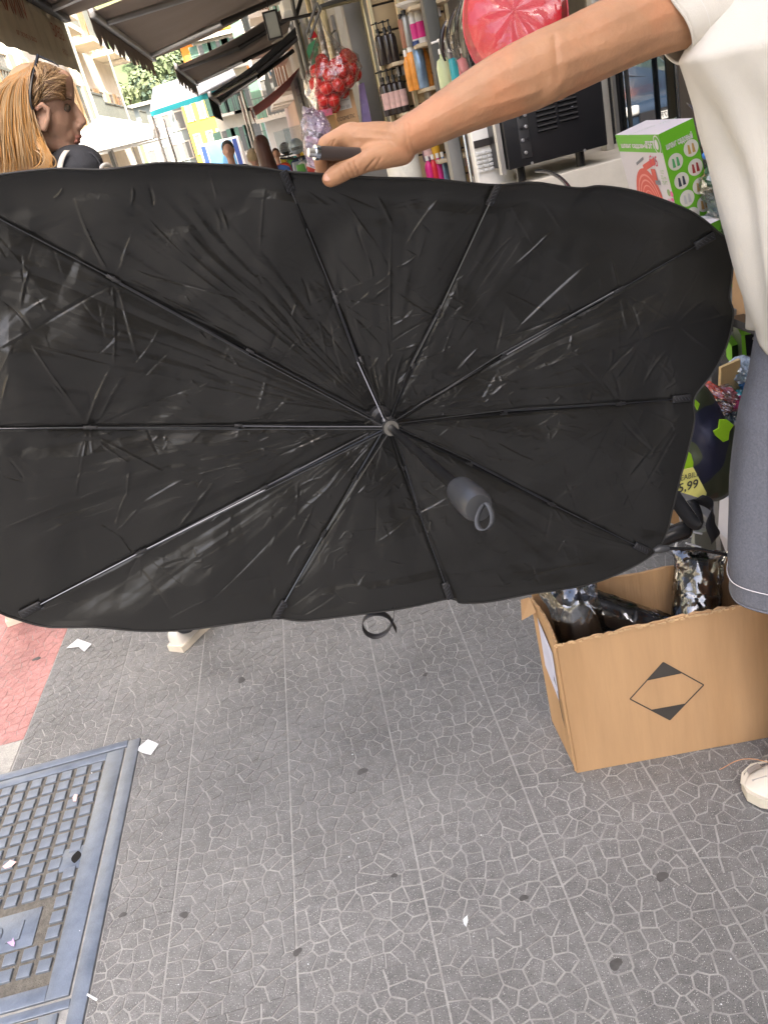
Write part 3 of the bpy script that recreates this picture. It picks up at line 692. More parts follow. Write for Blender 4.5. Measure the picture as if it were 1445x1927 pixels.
# hem: the last centimetres curl towards the viewer at the top edge
upw = np.clip((HUBPX[1]-bd[:, 1])/np.linalg.norm(bd-hub, axis=1)*1.6-.25, 0, 1)[:, None]
depth = depth - np.clip((sfull-.90)/.10, 0, 1)**2*.014*upw
D = np.zeros((NT, NS, 3))
rays = cF[None, None]+(PX[..., 0:1]-CX)/FPX*cR - (PX[..., 1:2]-CY)/FPX*cU
tt = (UY0+UTL*(CAMH-1.0))/(rays[..., 1]-USL*rays[..., 0]-UTL*rays[..., 2])
D = cO + rays*tt[..., None]
nrm = np.array([-USL, 1.0, 0.0]); nrm /= np.linalg.norm(nrm)
# push along the line of sight would distort nothing in the photograph; real depth goes along the shaft
shaft_dir = nrm
D = D + depth[..., None]*rays/np.linalg.norm(rays, axis=-1, keepdims=True)*1.0
m_can = mat('umbrella_cloth', (.0108, .0107, .0102), .27, var=.04, vscale=30, spec=.62, sheen=.06)
umb = thing('umbrella', 'large black rectangular umbrella held open, its ribbed inside facing the camera', 'umbrella', (.07, 1.3, .60))
can = grid_mesh('canopy', D, m_can, umb, closed_u=True)
can.data.polygons.foreach_set('use_smooth', [True]*len(can.data.polygons))
def surf(ti, s, off=0.0):
    """point on the inner face along boundary index ti at fraction s, lifted towards the viewer"""
    j = np.interp(s, S, np.arange(NS)); j0 = int(j); j1 = min(NS-1, j0+1); p = D[ti % NT, j0]*(1-(j-j0))+D[ti % NT, j1]*(j-j0)
    v = cO-p; return p+v/np.linalg.norm(v)*off
# piping sewn round the rim
m_hem = mat('hem_tape', (.016, .016, .016), .55); 
MB().tube([D[k % NT, -1]+np.array([0, -.001, 0]) for k in range(0, NT+1, 4)], .0016, 5, cap=False).build('hem', m_hem, umb, smooth=True)
m_steel = mat('rib_steel', (.03, .031, .034), .26, .85, var=.1); m_wire = mat('rib_wire', (.13, .135, .15), .3, 1.0, var=.1); m_plas = mat('umbrella_plastic', (.02, .02, .022), .38)
m_grey = mat('handle_plastic', (.042, .044, .048), .38, var=.06, coat=.1); m_shaft = mat('shaft_black', (.014, .014, .015), .3, .3)
crown = W(716, 783, 1.272); runner = W(733, 803, 1.215); hend = G(0, 0)
hbase = cO + ray(864, 921)*.930; htip = cO + ray(902, 957)*.872
knots = {0: .64, 1: .50, 2: .47, 3: .70, 4: .76, 5: .62, 6: .50, 7: .57, 8: .66, 9: .67}
for i, ti in enumerate(tips):
    kn = knots[i]; k2 = kn*.5
    P_ = [surf(ti, s, .0035) for s in np.linspace(.965, .05, 16)]+[crown]
    rib = MB().tube(P_, [.0015]*8+[.0021]*9, 6).build('rib', m_steel, umb, smooth=True)
    kp = surf(ti, kn, .008); k2p = surf(ti, k2, .007)
    side = np.cross(kp-runner, np.array([0, 1, 0])); side /= np.linalg.norm(side)
    MB().tube([surf(ti, .96, .0065), surf(ti, (kn+.95)/2, .008), kp, k2p+side*.004], .0009, 5).build('spring_wire', m_wire, rib, smooth=True)
    j = MB(); ax = rot3([(kp-runner)/np.linalg.norm(kp-runner), side, np.cross((kp-runner)/np.linalg.norm(kp-runner), side)])
    j.box(kp, (.020, .0048, .0052), ax); j.tube([kp-side*.004, kp+side*.004], .0018, 6); j.build('joint', m_plas, rib, bevel=.0006)
    j = MB(); j.box(k2p, (.013, .0042, .0045), ax); j.build('joint', m_plas, rib, bevel=.0006)
    MB().tube([runner+(kp-runner)/np.linalg.norm(kp-runner)*.011, (runner+k2p)/2+side*.001, k2p+side*.001], [.0017, .0015, .0014], 6).build('strut', m_steel, umb, smooth=True)
    MB().tube([runner+(kp-runner)/np.linalg.norm(kp-runner)*.010+side*.004, k2p+side*.006, kp+side*.002], .0008, 5).build('strut_wire', m_wire, umb, smooth=True)
    # cloth pocket over the rib end with its stitching
    tp = surf(ti, .985, .006); ip = surf(ti, .93, .006); a0 = (tp-ip)/np.linalg.norm(tp-ip); ax = rot3([a0, np.cross(a0, nrm), nrm])
    pk = MB().box((tp+ip)/2, (.034, .013, .005), ax).build('tip_pocket', m_plas, umb, bevel=.0015)
    st = MB()
    for q in range(5): st.box((tp+ip)/2+a0*(-.012+q*.006)-nrm*.0028, (.0007, .007, .0006), rot3([ax[0]*.8+ax[1]*.6, ax[1]*.8-ax[0]*.6, ax[2]]))
    st.box(ip-nrm*.0026+ax[1]*.006, (.004, .0018, .0012), ax).box(ip-nrm*.0026-ax[1]*.005, (.004, .0018, .0012), ax)
    st.build('stitching', m_wire, pk)
# crown, runner, shaft and handle
sdv = (hbase-runner); sdv /= np.linalg.norm(sdv); q0 = np.cross(sdv, [0, 0, 1.]); q0 /= np.linalg.norm(q0); AX = rot3([q0, np.cross(sdv, q0), sdv])
cdv = runner-crown; clen = np.linalg.norm(cdv); cdv /= clen; c0_ = np.cross(cdv, [0, 0, 1.]); c0_ /= np.linalg.norm(c0_); AC = rot3([c0_, np.cross(cdv, c0_), cdv])
MB().lathe([(.010, -.012), (.016, -.010), (.0165, .004), (.010, .008), (.008, .02)], crown, 20, AC).build('crown', m_plas, umb, smooth=True)
MB().tube([crown, runner], .0052, 12).build('inner_tube', m_steel, umb, smooth=True)
rn = MB().lathe([(.0105, -.014), (.0145, -.012), (.0145, -.004), (.0105, -.002), (.0105, .003), (.0135, .006), (.0135, .010), (.0072, .0105), (.0070, -.01)], runner, 24, AX); rn.build('runner', m_plas, umb, smooth=True)
MB().lathe([(.0098, .011), (.0118, .0112), (.0118, .0142), (.0095, .0142)], runner, 24, AX).build('runner_ring', mat('worn_metal', (.28, .27, .25), .35, .9), umb, smooth=True)
mid = runner+(hbase-runner)*.62
MB().tube([runner, mid], .0062, 16).build('shaft', m_shaft, umb, smooth=True)
MB().tube([mid-sdv*.004, mid, hbase+sdv*.01], [.0076, .0078, .0078], 16).build('shaft', m_shaft, umb, smooth=True)
hl = np.linalg.norm(htip-hbase); hv_ = (htip-hbase)/hl; a_ = np.cross(hv_, [0, 0, 1.]); a_ /= np.linalg.norm(a_); AH = rot3([a_, np.cross(hv_, a_), hv_])
hd = MB().lathe([(.009, -.004), (.0150, 0), (.0168, .006), (.0178, .022), (.0183, hl*.62), (.0178, hl*.86), (.0150, hl*.98), (.009, hl*1.0), (0, hl*1.0)], hbase, 32, AH).build('handle', m_grey, umb, smooth=True)
def ribbon(name, P_, wd, M, parent=None, wdir=None, thick=.0008):
    P_ = [np.array(p, float) for p in P_]; V = []; 
    for i, p in enumerate(P_):
        w_ = np.array(wdir[i] if isinstance(wdir, list) else wdir, float); w_ = w_/np.linalg.norm(w_); V += [p-w_*wd/2, p+w_*wd/2]
    o = mk(name, V, [(2*i, 2*i+1, 2*i+3, 2*i+2) for i in range(len(P_)-1)], M, parent, True)
    s = o.modifiers.new('s', 'SOLIDIFY'); s.thickness = thick; s.offset = 0; return o
def bez(p, n=24):
    p = [np.array(q, float) for q in p]; out = []
    for k in range(n+1):
        t = k/n; q = list(p)
        while len(q) > 1: q = [a*(1-t)+b*t for a, b in zip(q, q[1:])]
        out.append(q[0])
    return out
L0 = cO+ray(911, 948)*.862; lp = bez([L0, cO+ray(888, 975)*.856, cO+ray(892, 1012)*.85, cO+ray(906, 1000)*.846, cO+ray(940, 1010)*.846, cO+ray(932, 960)*.853, cO+ray(914, 946)*.86])
ribbon('wrist_loop', lp, .0075, mat('strap_grey', (.07, .075, .085), .7), hd, cR*.75+cF*.66+cU*.1)
# closing strap hanging from the lower edge, curled into a ring
cs = [UP(742, 1140), UP(741, 1165), UP(735, 1185), UP(712, 1200), UP(690, 1190), UP(682, 1172), UP(695, 1158), UP(715, 1155), UP(735, 1163), UP(749, 1189)]
cc, _ = catmull([(742, 1142), (740, 1166), (728, 1188), (707, 1198), (688, 1190), (682, 1172), (692, 1159), (712, 1154), (732, 1162), (749, 1189)], 4)
cc = cc[:int(len(cc)*.80)]
ribbon('closing_strap', [UP(x, y, -.004+.0004*i*.3) for i, (x, y) in enumerate(cc)], .012, mat('strap_black', (.018, .018, .02), .55), umb, [np.array([.25, .95, .22])]*len(cc))

# ================================================================== CARDBOARD BOX WITH WRAPPED UMBRELLAS
m_card = mat('cardboard', (.50, .315, .165), .85, var=.10, vscale=5, bump=.10, bscale=14, aniso=(5, 5, .5), col2=(.46, .285, .145), c2scale=1.5)
m_cardin = mat('cardboard_inside', (.46, .28, .14), .88, var=.12, vscale=4, bump=.35, bscale=30, aniso=(8, 8, .3))
m_edge = mat('cardboard_edge', (.58, .40, .22), .9, var=.25, vscale=60)
m_ink = mat('box_ink', (.055, .05, .045), .8, var=.12)
A0 = G(1085, 1455); HB = .365
# front edge direction from the base line in the photograph
A1 = G(1445, 1388); u_ = (A1-A0)/np.linalg.norm(A1-A0); WB = .62; DB = .40
vb = np.array([-u_[1], u_[0], 0])
bt = G(990, 1125, HB)[:2]-A0[:2]; DB = min(.47, abs(bt@vb[:2])); skw = (bt@u_[:2])
vb2 = (vb*DB+u_*skw*.75); DBL = np.linalg.norm(vb2); vb2 /= DBL
box = thing('cardboard_box', 'open brown cardboard box with a black diamond mark, holding wrapped black umbrellas on the pavement', 'box', A0+u_*WB/2+vb2*DBL/2)
def torn(name, p, d, L, H0, seed, zin, M, thick=.005, amp=.006, dip=0.0):
    r = random.Random(seed); n = 60; amp *= .3; V = []; Fc = []; h = 0
    for i in range(n+1):
        s = i/n; h = h*.6+r.uniform(-1, 1)*amp*.6; b = .0035*math.sin(s*PI*2.3+seed)
        bow = zin*(.006*math.sin(s*PI))
        top = H0+h-(dip*math.sin(s*PI))
        for z in (0.0005, top*.35, top*.7, top):
            o_ = bow*(z/H0); V.append(p+d*L*s+o_*1.0+np.array([0, 0, z])); V.append(p+d*L*s+o_+zin*thick+np.array([0, 0, z+(r.uniform(-.003, .002) if z == top else 0)]))
    for i in range(n):
        a = i*8; b = a+8
        for k in range(3):
            Fc.append((a+2*k, b+2*k, b+2*k+2, a+2*k+2)); Fc.append((a+2*k+1, a+2*k+3, b+2*k+3, b+2*k+1))
        Fc.append((a+6, b+6, b+7, a+7))
    Fc += [(0, 2, 3, 1), (2, 4, 5, 3), (4, 6, 7, 5)]; e = n*8; Fc += [(e, e+1, e+3, e+2), (e+2, e+3, e+5, e+4), (e+4, e+5, e+7, e+6)]
    return mk(name, V, Fc, M, box)
B0 = A0+vb2*DBL; B1 = A0+u_*WB+vb2*DBL; A1b = A0+u_*WB
f_ = torn('front_panel', A0, u_, WB, HB*.985, 3, vb2, m_card, dip=-.006)
torn('back_panel', B0+u_*.006, u_, WB-.012, HB+.012, 5, -vb2, m_cardin)
torn('side_panel', A0+u_*.0005+vb2*.006, vb2, DBL-.012, HB+.002, 7, u_, m_card)
torn('side_panel', A1b-u_*.0005+vb2*.006, vb2, DBL-.012, HB+.01, 9, -u_, m_cardin)
MB().add([A0+np.array([0, 0, .004])+u_*.006+vb2*.006, A1b+np.array([0, 0, .004])-u_*.006+vb2*.006, B1+np.array([0, 0, .004])-u_*.006-vb2*.006, B0+np.array([0, 0, .004])+u_*.006-vb2*.006], [(0, 1, 2, 3)]).build('bottom', m_cardin, box)
# frayed light fibres along the torn front edge, corner crease
fb = MB(); rf = random.Random(2)
for i in range(90):
    s = rf.random(); p = A0+u_*WB*s*.62+np.array([0, 0, HB*.985+.006*math.sin(s*.62*PI)+rf.uniform(-.004, .001)])+vb2*rf.uniform(-.0015, .003)
    fb.box(p, (rf.uniform(.003, .010), .002, rf.uniform(.0015, .004)), rot3([u_, vb, (0, 0, 1)]))
fb.build('frayed_edge', m_edge, box)['kind'] = 'stuff'
MB().tube([A0-vb2*.001-u_*.001+np.array([0, 0, .01]), A0-u_*.0016+np.array([0, 0, HB*.5]), A0-u_*.001+np.array([0, 0, HB*.97])], .0035, 7).build('corner_fold', m_card, box, smooth=True)
FB = frame(np.cross(u_, [0, 0, 1.])); 
if FB[2] @ vb > 0: FB = frame(-np.cross(u_, [0, 0, 1.]))
def onfront(px, py, off=.0015):
    d = ray(px, py); n_ = FB[2]; t = ((A0+n_*.0)-cO)@n_/(d@n_); p = cO+d*t; return p+n_*off
def fpoly(name, pts, M, off=.0062):
    P_ = [onfront(a, b, 0)+FB[2]*.0008 - 0 for a, b in pts]
    # follow the slightly bowed face
    Q = []
    for p in P_:
        s = (p-A0)@u_/WB; Q.append(p - FB[2]*(.006*math.sin(max(0, min(1, s))*PI)*(p[2]/HB)) + FB[2]*.0002)
    n = np.cross(Q[1]-Q[0], Q[2]-Q[0])
    if n@FB[2] < 0: Q = Q[::-1]
    return mk(name, Q, [tuple(range(len(Q)))], M, f_)
T_, R_, B_, L_ = (1248, 1248), (1324, 1290), (1260, 1355), (1185, 1316)
lerp = lambda a, b, t: (a[0]+(b[0]-a[0])*t, a[1]+(b[1]-a[1])*t)
fpoly('printed_diamond', [lerp(T_, L_, .50), lerp(T_, L_, .25), T_, lerp(T_, R_, .48)], m_ink)
fpoly('printed_diamond', [lerp(B_, R_, .47), lerp(B_, R_, .2), B_, lerp(B_, L_, .48)], m_ink)
for a, b in ((T_, R_), (R_, B_), (B_, L_), (L_, T_)):
    d = np.array(b)-np.array(a); d = d/np.linalg.norm(d); n = np.array([-d[1], d[0]])*1.1
    fpoly('printed_line', [tuple(np.array(a)+n), tuple(np.array(b)+n), tuple(np.array(b)-n), tuple(np.array(a)-n)], m_ink)
# shipping label on the left side
SL = frame(-u_); sn = -u_
def onside(s, z, off=.001): return A0+vb2*DBL*s+np.array([0, 0, z])+sn*(off)-u_*(-.006*math.sin(s*PI))*0
lb = mat('label_paper', (.62, .64, .8), .6)
nside = np.cross(vb2, [0, 0, 1.]); nside = nside if nside@u_ < 0 else -nside
def sp_(s, z): return A0+vb2*DBL*s+np.array([0, 0, z])+nside*.0015+u_*.006*math.sin(s*PI)*(z/HB)*1.0
mk('shipping_label', [sp_(.30, .16), sp_(.78, .20), sp_(.78, .335), sp_(.30, .30)][::-1], [(0, 1, 2, 3)], lb, box)
mk('tape_mark', [sp_(.20, .10)+nside*.0006, sp_(.28, .12)+nside*.0006, sp_(.34, .19)+nside*.0006, sp_(.32, .19)+nside*.0006], [(0, 1, 2, 3)], m_ink, box)
mk('printed_mark', [sp_(.34, .20)+nside*.0006, sp_(.50, .215)+nside*.0006, sp_(.47, .255)+nside*.0006], [(0, 1, 2)], m_ink, box)
# loose torn flap at the back left corner
mk('torn_flap', [B0+np.array([0, 0, HB]), B0-u_*.02+np.array([0, 0, HB-.002]), B0-u_*.03-vb2*.02+np.array([0, 0, HB-.045]), B0-vb2*.05+np.array([0, 0, HB-.01])], [(0, 1, 2, 3)], m_card, box)

m_umbk = mat('folded_umbrella_cloth', (.012, .012, .014), .32, var=.3)
def crumple(name, c, ax, rad, M, parent, seed, amp=.18, n=40, m=26, fold=9, pinch=None, nd=34):
    """closed crumpled shell: flat facets and pleats as in stiff clear film"""
    r = random.Random(seed); dirs_ = [Vector((r.gauss(0, 1), r.gauss(0, 1), r.gauss(0, 1))).normalized() for _ in range(nd)]; hs = [r.uniform(.72, 1.12) for _ in dirs_]
    V = []; Fc = []
    for j in range(m+1):
        th = PI*j/m
        for i in range(n):
            ph = 2*PI*i/n; d = Vector((math.sin(th)*math.cos(ph), math.sin(th)*math.sin(ph), math.cos(th)))
            k = min(hs[q]/max(.25, d.dot(dirs_[q])) for q in range(nd)); k = 1-amp+amp*min(k, 1.5)+amp*.35*abs(noise.noise(d*fold))
            if pinch is not None:
                k *= 1+.10*math.sin(ph*9+seed)*abs(d.z); rz_ = 1.0
                e = (1-abs(d.z)**3*pinch)
                V.append(np.array(c)+ax[0]*rad[0]*d.x*k*e+ax[1]*rad[1]*d.y*k*e+ax[2]*rad[2]*(abs(d.z)**.6*(1 if d.z > 0 else -1))*k); continue
            V.append(np.array(c)+ax[0]*rad[0]*d.x*k+ax[1]*rad[1]*d.y*k+ax[2]*rad[2]*d.z*k)
    for j in range(m):
        for i in range(n): Fc.append((j*n+i, (j+1)*n+i, (j+1)*n+(i+1) % n, j*n+(i+1) % n))
    return mk(name, V, Fc, M, parent, False)
m_film = film('cellophane', (.93, .96, 1), .5, .08, 16, .3)
def wrapped(label, p, q, r, seed):
    """a folded umbrella (pleated cloth, strap, handle) inside a flat clear sleeve with crimped ends"""
    p = np.array(p); q = np.array(q); d = q-p; L = np.linalg.norm(d); d /= L; s_ = np.cross(d, vb); s_ /= np.linalg.norm(s_); AXw = rot3([s_, np.cross(d, s_), d]); c = (p+q)/2
    T = thing('wrapped_umbrella', label, 'umbrella', c-np.array([0, 0, r]), 'wrapped umbrellas in the cardboard box')
    n = 30; prof = [(0, -L*.47), (r*.62, -L*.465), (r*.85, -L*.40), (r*.95, -L*.2), (r*.92, 0), (r*.84, L*.2), (r*.66, L*.30), (r*.48, L*.33), (r*.46, L*.44), (r*.30, L*.46), (0, L*.46)]
    V = []; R_ = random.Random(seed)
    for k_, (rr, h) in enumerate(prof):
        for k in range(n):
            a = 2*PI*k/n; pl = 0 if k_ > 6 else .10*math.sin(7*a+h*9)+.05*math.sin(13*a-h*20); q_ = rr*(1+pl); V.append(c+AXw[0]*q_*math.cos(a)+AXw[1]*q_*.8*math.sin(a)+AXw[2]*h)
    mk('folded_cloth', V, [(i*n+k, i*n+(k+1) % n, (i+1)*n+(k+1) % n, (i+1)*n+k) for i in range(len(prof)-1) for k in range(n)], m_umbk, T, True)
    MB().tube([c+AXw[0]*r*.97*math.cos(a)+AXw[1]*r*.8*math.sin(a)+AXw[2]*L*.05 for a in [2*PI*k/20 for k in range(21)]], .006, 6, cap=False, flat=.3).build('strap', m_umbk, T, smooth=True)
    # sleeve: two layers pinched flat at both ends, pleated and dented
    nu, nv = 72, 40; P = np.zeros((nu, nv, 3))
    for j in range(nv):
        s = j/(nv-1)*2-1; e = max(0, (abs(s)-.72)/.28); wid = r*(1.18+.25*e); th_ = r*(1.0*(1-e**1.5)+.04)
        for i in range(nu):
            a = 2*PI*i/nu; w3 = noise.noise(Vector((math.cos(a)*2.2, math.sin(a)*2.2, s*5+seed*7)))+.6*noise.noise(Vector((math.cos(a)*6, math.sin(a)*6, s*11+seed)))
            f_ = 1+.07*w3
            lz = .006*noise.noise(Vector((a*2, s*9, seed)))
            P[i, j] = c+AXw[0]*wid*f_*math.cos(a)+AXw[1]*(th_*f_*math.sin(a)+e*.006*math.sin(a*2+11*math.cos(a)))+AXw[2]*(s*L*.56+lz)
    sl = grid_mesh('clear_sleeve', P, m_film, T, closed_u=True, smooth=True)
    return T
def inbox(s, t, z): return A0+u_*WB*s+vb2*DBL*t+np.array([0, 0, z])
wrapped('wrapped umbrella with bunched clear film in the near left corner of the box', inbox(.15, .30, .16), inbox(.11, .50, .43), .046, 1)
wrapped('wrapped umbrella leaning upright at the right against the back panel of the box', inbox(.50, .34, .24), inbox(.60, .80, .41), .044, 2)
wrapped('wrapped umbrella slanting from the upper left down to the middle of the box', inbox(.13, .62, .375), inbox(.44, .42, .26), .038, 3)
wrapped('wrapped umbrella lowest along the front panel of the box', inbox(.10, .26, .26), inbox(.45, .24, .22), .040, 4)
wrapped('wrapped umbrella at the back left of the box below the bunched film', inbox(.12, .80, .22), inbox(.5, .78, .18), .045, 5)
wrapped('wrapped umbrella low at the right end of the box beside the skirt', inbox(.58, .34, .16), inbox(.88, .6, .24), .045, 6)
wrapped('wrapped umbrella lying deep in the middle of the box between the others', inbox(.24, .55, .12), inbox(.66, .5, .16), .048, 7)
# ================================================================== PEOPLE
m_skin = mat('skin_tanned', (.42, .225, .125), .5, var=.16, vscale=16, bump=.12, bscale=160, sss=.12, spec=.4, col2=(.47, .225, .12), c2scale=9)
m_skin2 = mat('skin_face', (.42, .25, .175), .5, var=.06, vscale=14, bump=.08, bscale=160, sss=.12, spec=.4)
m_nail = mat('nail', (.52, .28, .19), .3, var=.04, spec=.6)
m_skin3 = mat('skin_far', (.4, .22, .15), .6)
def c3(px, py, Y): return W(px, py, Y)
def cpp(px, py, Y, r):
    p = W(px, py, Y); return p, r*mpp(p)
def chain(L):
    out = []
    for a, b in zip(L, L[1:]):
        p, r = cpp(*a); q, s = cpp(*b); out.append(('c', p, r, q, s))
    return out
def wrinkle(o, fn):
    """displace along vertex normals by fn(world position)"""
    me = o.data; b_ = base(o); n = len(me.vertices); co = np.zeros(n*3); no = np.zeros(n*3)
    me.vertices.foreach_get('co', co); me.vertex_normals.foreach_get('vector', no) if hasattr(me, 'vertex_normals') else me.vertices.foreach_get('normal', no)
    co = co.reshape(-1, 3); no = no.reshape(-1, 3)
    for i in range(n):
        co[i] += no[i]*fn(Vector(co[i])+b_)
    me.vertices.foreach_set('co', co.ravel()); me.update()
def shoe(parent, heel, d, M_up, M_sole, s=1.0, lace=None, name='shoe'):
    d = np.array([d[0], d[1], 0.]); d /= np.linalg.norm(d); sd = np.array([-d[1], d[0], 0]); h = np.array(heel, float); h[2] = 0
    secs = [(0, .030, .030, .085), (.03, .034, .0, .095), (.08, .034, 0, .095), (.12, .036, 0, .085), (.17, .043, 0, .068), (.215, .044, 0, .056), (.25, .034, 0, .045), (.268, .012, 0, .032)]
    V = []; n = 14
    for x, wd, _, ht in secs:
        for k in range(n):
            a = PI*k/(n-1); V.append(h+d*x*s+sd*wd*s*math.cos(a)*(1.0)+np.array([0, 0, (.022+(ht-.022)*math.sin(a)**.75)*s]))
    Fc = [(i*n+k, i*n+k+1, (i+1)*n+k+1, (i+1)*n+k) for i in range(len(secs)-1) for k in range(n-1)]; Fc.append(tuple(range(n-1, -1, -1)))
    up = mk(name, V, Fc, M_up, parent, True); V2 = []
    ssm = up.modifiers.new('s', 'SUBSURF'); ssm.levels = 2; ssm.render_levels = 2
    for x, wd, _, ht in secs:
        for sg in (-1, 1):
            for z in (.001, .026): V2.append(h+d*(x*s*1.02-.002)+sd*sg*(wd+.004)*s+np.array([0, 0, z*s+ (.006 if x > .24 else 0)]))
    F2 = []
    for i in range(len(secs)-1):
        a = i*4; b = a+4; F2 += [(a, b, b+1, a+1), (a+2, a+3, b+3, b+2), (a+1, b+1, b+3, a+3), (a, a+2, b+2, b)]
    F2 += [(0, 1, 3, 2), (len(V2)-4, len(V2)-2, len(V2)-1, len(V2)-3)]
    mk('sole', V2, F2, M_sole, up)
    if lace is not None:
        l = MB()
        for q in range(5):
            x = .12+q*.018; l.tube([h+d*x*s+sd*sg*.02*s+np.array([0, 0, (.082-q*.004)*s]) for sg in (-1, 0, 1)], .0022*s, 5)
        l.build('laces', lace, up)
    return up

# ---------------- the seller holding the umbrella
m_shirt = mat('shirt_offwhite', (.61, .585, .53), .9, var=.05, vscale=3, bump=.22, bscale=700, sheen=.2)
m_denim = mat('denim_grey', (.155, .165, .20), .9, var=.22, vscale=240, bump=.3, bscale=500)
m_thread = mat('white_thread', (.7, .7, .72), .8)
seller = thing('person', 'person in off-white T-shirt and grey denim skirt holding up the black umbrella', 'person', (.86, 1.22, 0))
arm = chain([(756, 262, 1.235, 33), (800, 239, 1.235, 39), (850, 211, 1.237, 47), (915, 178, 1.24, 56), (980, 147, 1.245, 64), (1035, 122, 1.25, 65), (1090, 97, 1.255, 64), (1150, 68, 1.26, 65), (1215, 38, 1.265, 67), (1300, 12, 1.27, 72), (1390, 20, 1.27, 74)])
arm += chain([(1020, 150, 1.235, 46), (1060, 100, 1.24, 40)])
hand = chain([(748, 264, 1.240, 31), (705, 262, 1.243, 31), (664, 258, 1.245, 25)]) + chain([(750, 262, 1.262, 27), (670, 258, 1.275, 24)]) + chain([(745, 268, 1.28, 22), (680, 264, 1.30, 20)])
hand += chain([(757, 285, 1.235, 25), (722, 291, 1.228, 26), (690, 301, 1.222, 22), (668, 311, 1.219, 20.5), (650, 319, 1.217, 18.5), (630, 331, 1.216, 17.5), (621, 337, 1.216, 15)])
hand += chain([(700, 285, 1.235, 22), (668, 276, 1.238, 15)])
fing = [((658, 252, 1.246, 21), (614, 270, 1.252, 16.5), (602, 300, 1.264, 14.5), (608, 330, 1.272, 13)),
        ((662, 250, 1.268, 20), (618, 268, 1.282, 16), (612, 302, 1.288, 14), (622, 334, 1.287, 12.5)),
        ((668, 254, 1.288, 19), (632, 272, 1.304, 15), (628, 304, 1.306, 13), (636, 332, 1.302, 12)),
        ((678, 262, 1.305, 17), (652, 282, 1.322, 13), (648, 308, 1.322, 11.5), (654, 328, 1.316, 10.5))]
for f4 in fing: hand += chain(list(f4))
body = organic('body', arm+hand, m_skin, seller, voxel=.0026, it=9, fac=.55, sub=1)
def P_px(p):
    d = np.array(p)-cO; z = d@cF; return (CX+FPX*(d@cR)/z, CY-FPX*(d@cU)/z)
me_ = body.data; nv_ = len(me_.vertices); co_ = np.zeros(nv_*3); me_.vertices.foreach_get('co', co_); co_ = co_.reshape(-1, 3); no_ = np.zeros(nv_*3); me_.vertices.foreach_get('normal', no_); no_ = no_.reshape(-1, 3)
wp_ = co_+np.array(base(body)); dd_ = wp_-cO; zz_ = dd_@cF; qx = CX+FPX*(dd_@cR)/zz_; qy = CY-FPX*(dd_@cU)/zz_; vv_ = np.zeros(nv_)
for (x0, y0), (x1, y1), a, w_ in (((742, 250), (662, 238), .0011, 3.5), ((738, 262), (668, 258), .0009, 3.5), ((730, 272), (690, 280), .0007, 4), ((707, 298), (688, 322), -.0014, 2.2), ((718, 296), (704, 322), -.0011, 2.4), ((666, 302), (676, 326), -.0016, 1.8), ((657, 306), (668, 330), -.0018, 1.8), ((648, 310), (660, 336), -.0014, 1.8), ((640, 316), (650, 338), -.0010, 1.6), ((688, 268), (668, 285), -.0015, 2.5), ((694, 276), (676, 292), -.0010, 2.2), ((630, 262), (622, 282), -.0012, 2.0), ((623, 264), (614, 284), -.0010, 1.8), ((757, 228), (772, 296), -.0010, 2.6), ((765, 228), (782, 296), -.0008, 2.2), ((1043, 66), (1052, 150), -.0020, 7), ((900, 205), (1010, 172), .0014, 8), ((800, 232), (900, 178), .0007, 5), ((820, 262), (930, 215), .0006, 4), ((1060, 120), (1230, 60), .0016, 14)):
    d = np.array([x1-x0, y1-y0], float); L = np.linalg.norm(d); d /= L; rx_, ry_ = qx-x0, qy-y0; t = (rx_*d[0]+ry_*d[1])/L; per = np.abs(-rx_*d[1]+ry_*d[0])
    vv_ += a*np.exp(-(per/w_)**1.5)*np.clip(np.minimum(t+.1, 1.1-t)*5, 0, 1)
vv_ += np.array([.0004*noise.noise(Vector(p)*60)+.0020*noise.noise(Vector(p)*13) for p in wp_])
me_.vertices.foreach_set('co', (co_+no_*vv_[:, None]).ravel()); me_.update()
nl, nr = cpp(620, 337, 1.199, 9); nax = frame(np.array(cO)-nl+np.array([0, 0, -.35]))
th = (W(618, 342, 1.216)-W(655, 317, 1.216)); th /= np.linalg.norm(th); nn = np.cross(th, cR*.4+cU*.9); nn = -cF-th*(-cF@th); nn /= np.linalg.norm(nn)
organic('thumbnail', [('e', W(619.5, 338, 1.2165)+nn*.0090, (.0075, .0062, .0022), rot3([th, np.cross(nn, th), nn]))], m_nail, body, voxel=.0012, it=3)
mo = MB()
for px, py, Y in ((668, 251, 1.222), (690, 258, 1.218), (1046, 70, 1.19), (975, 165, 1.18)): pass
# shirt
LZ = [(1250, -60, 1.27), (1290, 60, 1.24), (1306, 112, 1.20), (1340, 200, 1.20), (1366, 300, 1.20), (1390, 420, 1.19), (1412, 520, 1.19), (1432, 610, 1.19)]
PR = []
rowsS = []
for px, py, Y in LZ[2:]:
    p = W(px, py, Y); rowsS.append((p[0], p[2]))
hem_z = rowsS[-1][1]
zt = 1.50
def torso_sections():
    out = [(.80, 1.53, .06, .05), (.79, 1.50, .125, .09), (.80, 1.465, .165, .115)]
    for x, z in rowsS: out.append((x+.235, z, .235, .140))
    return out
n = 96; P = []
secs = [(.82, 1.56, .055, .055), (.82, 1.54, .085, .068), (.82, 1.515, .135, .088), (.83, 1.48, .185, .108), (.845, 1.44, .21, .12)]+[(x+.232, z, .232, .142) for x, z in rowsS]
secs = [s for s in secs if s[1] < 1.6]; secs.sort(key=lambda s: -s[1])
zz = [s[1] for s in secs][::-1]
fine = np.linspace(secs[0][1], secs[-1][1]-.02, 90)
P = np.zeros((n, len(fine), 3))
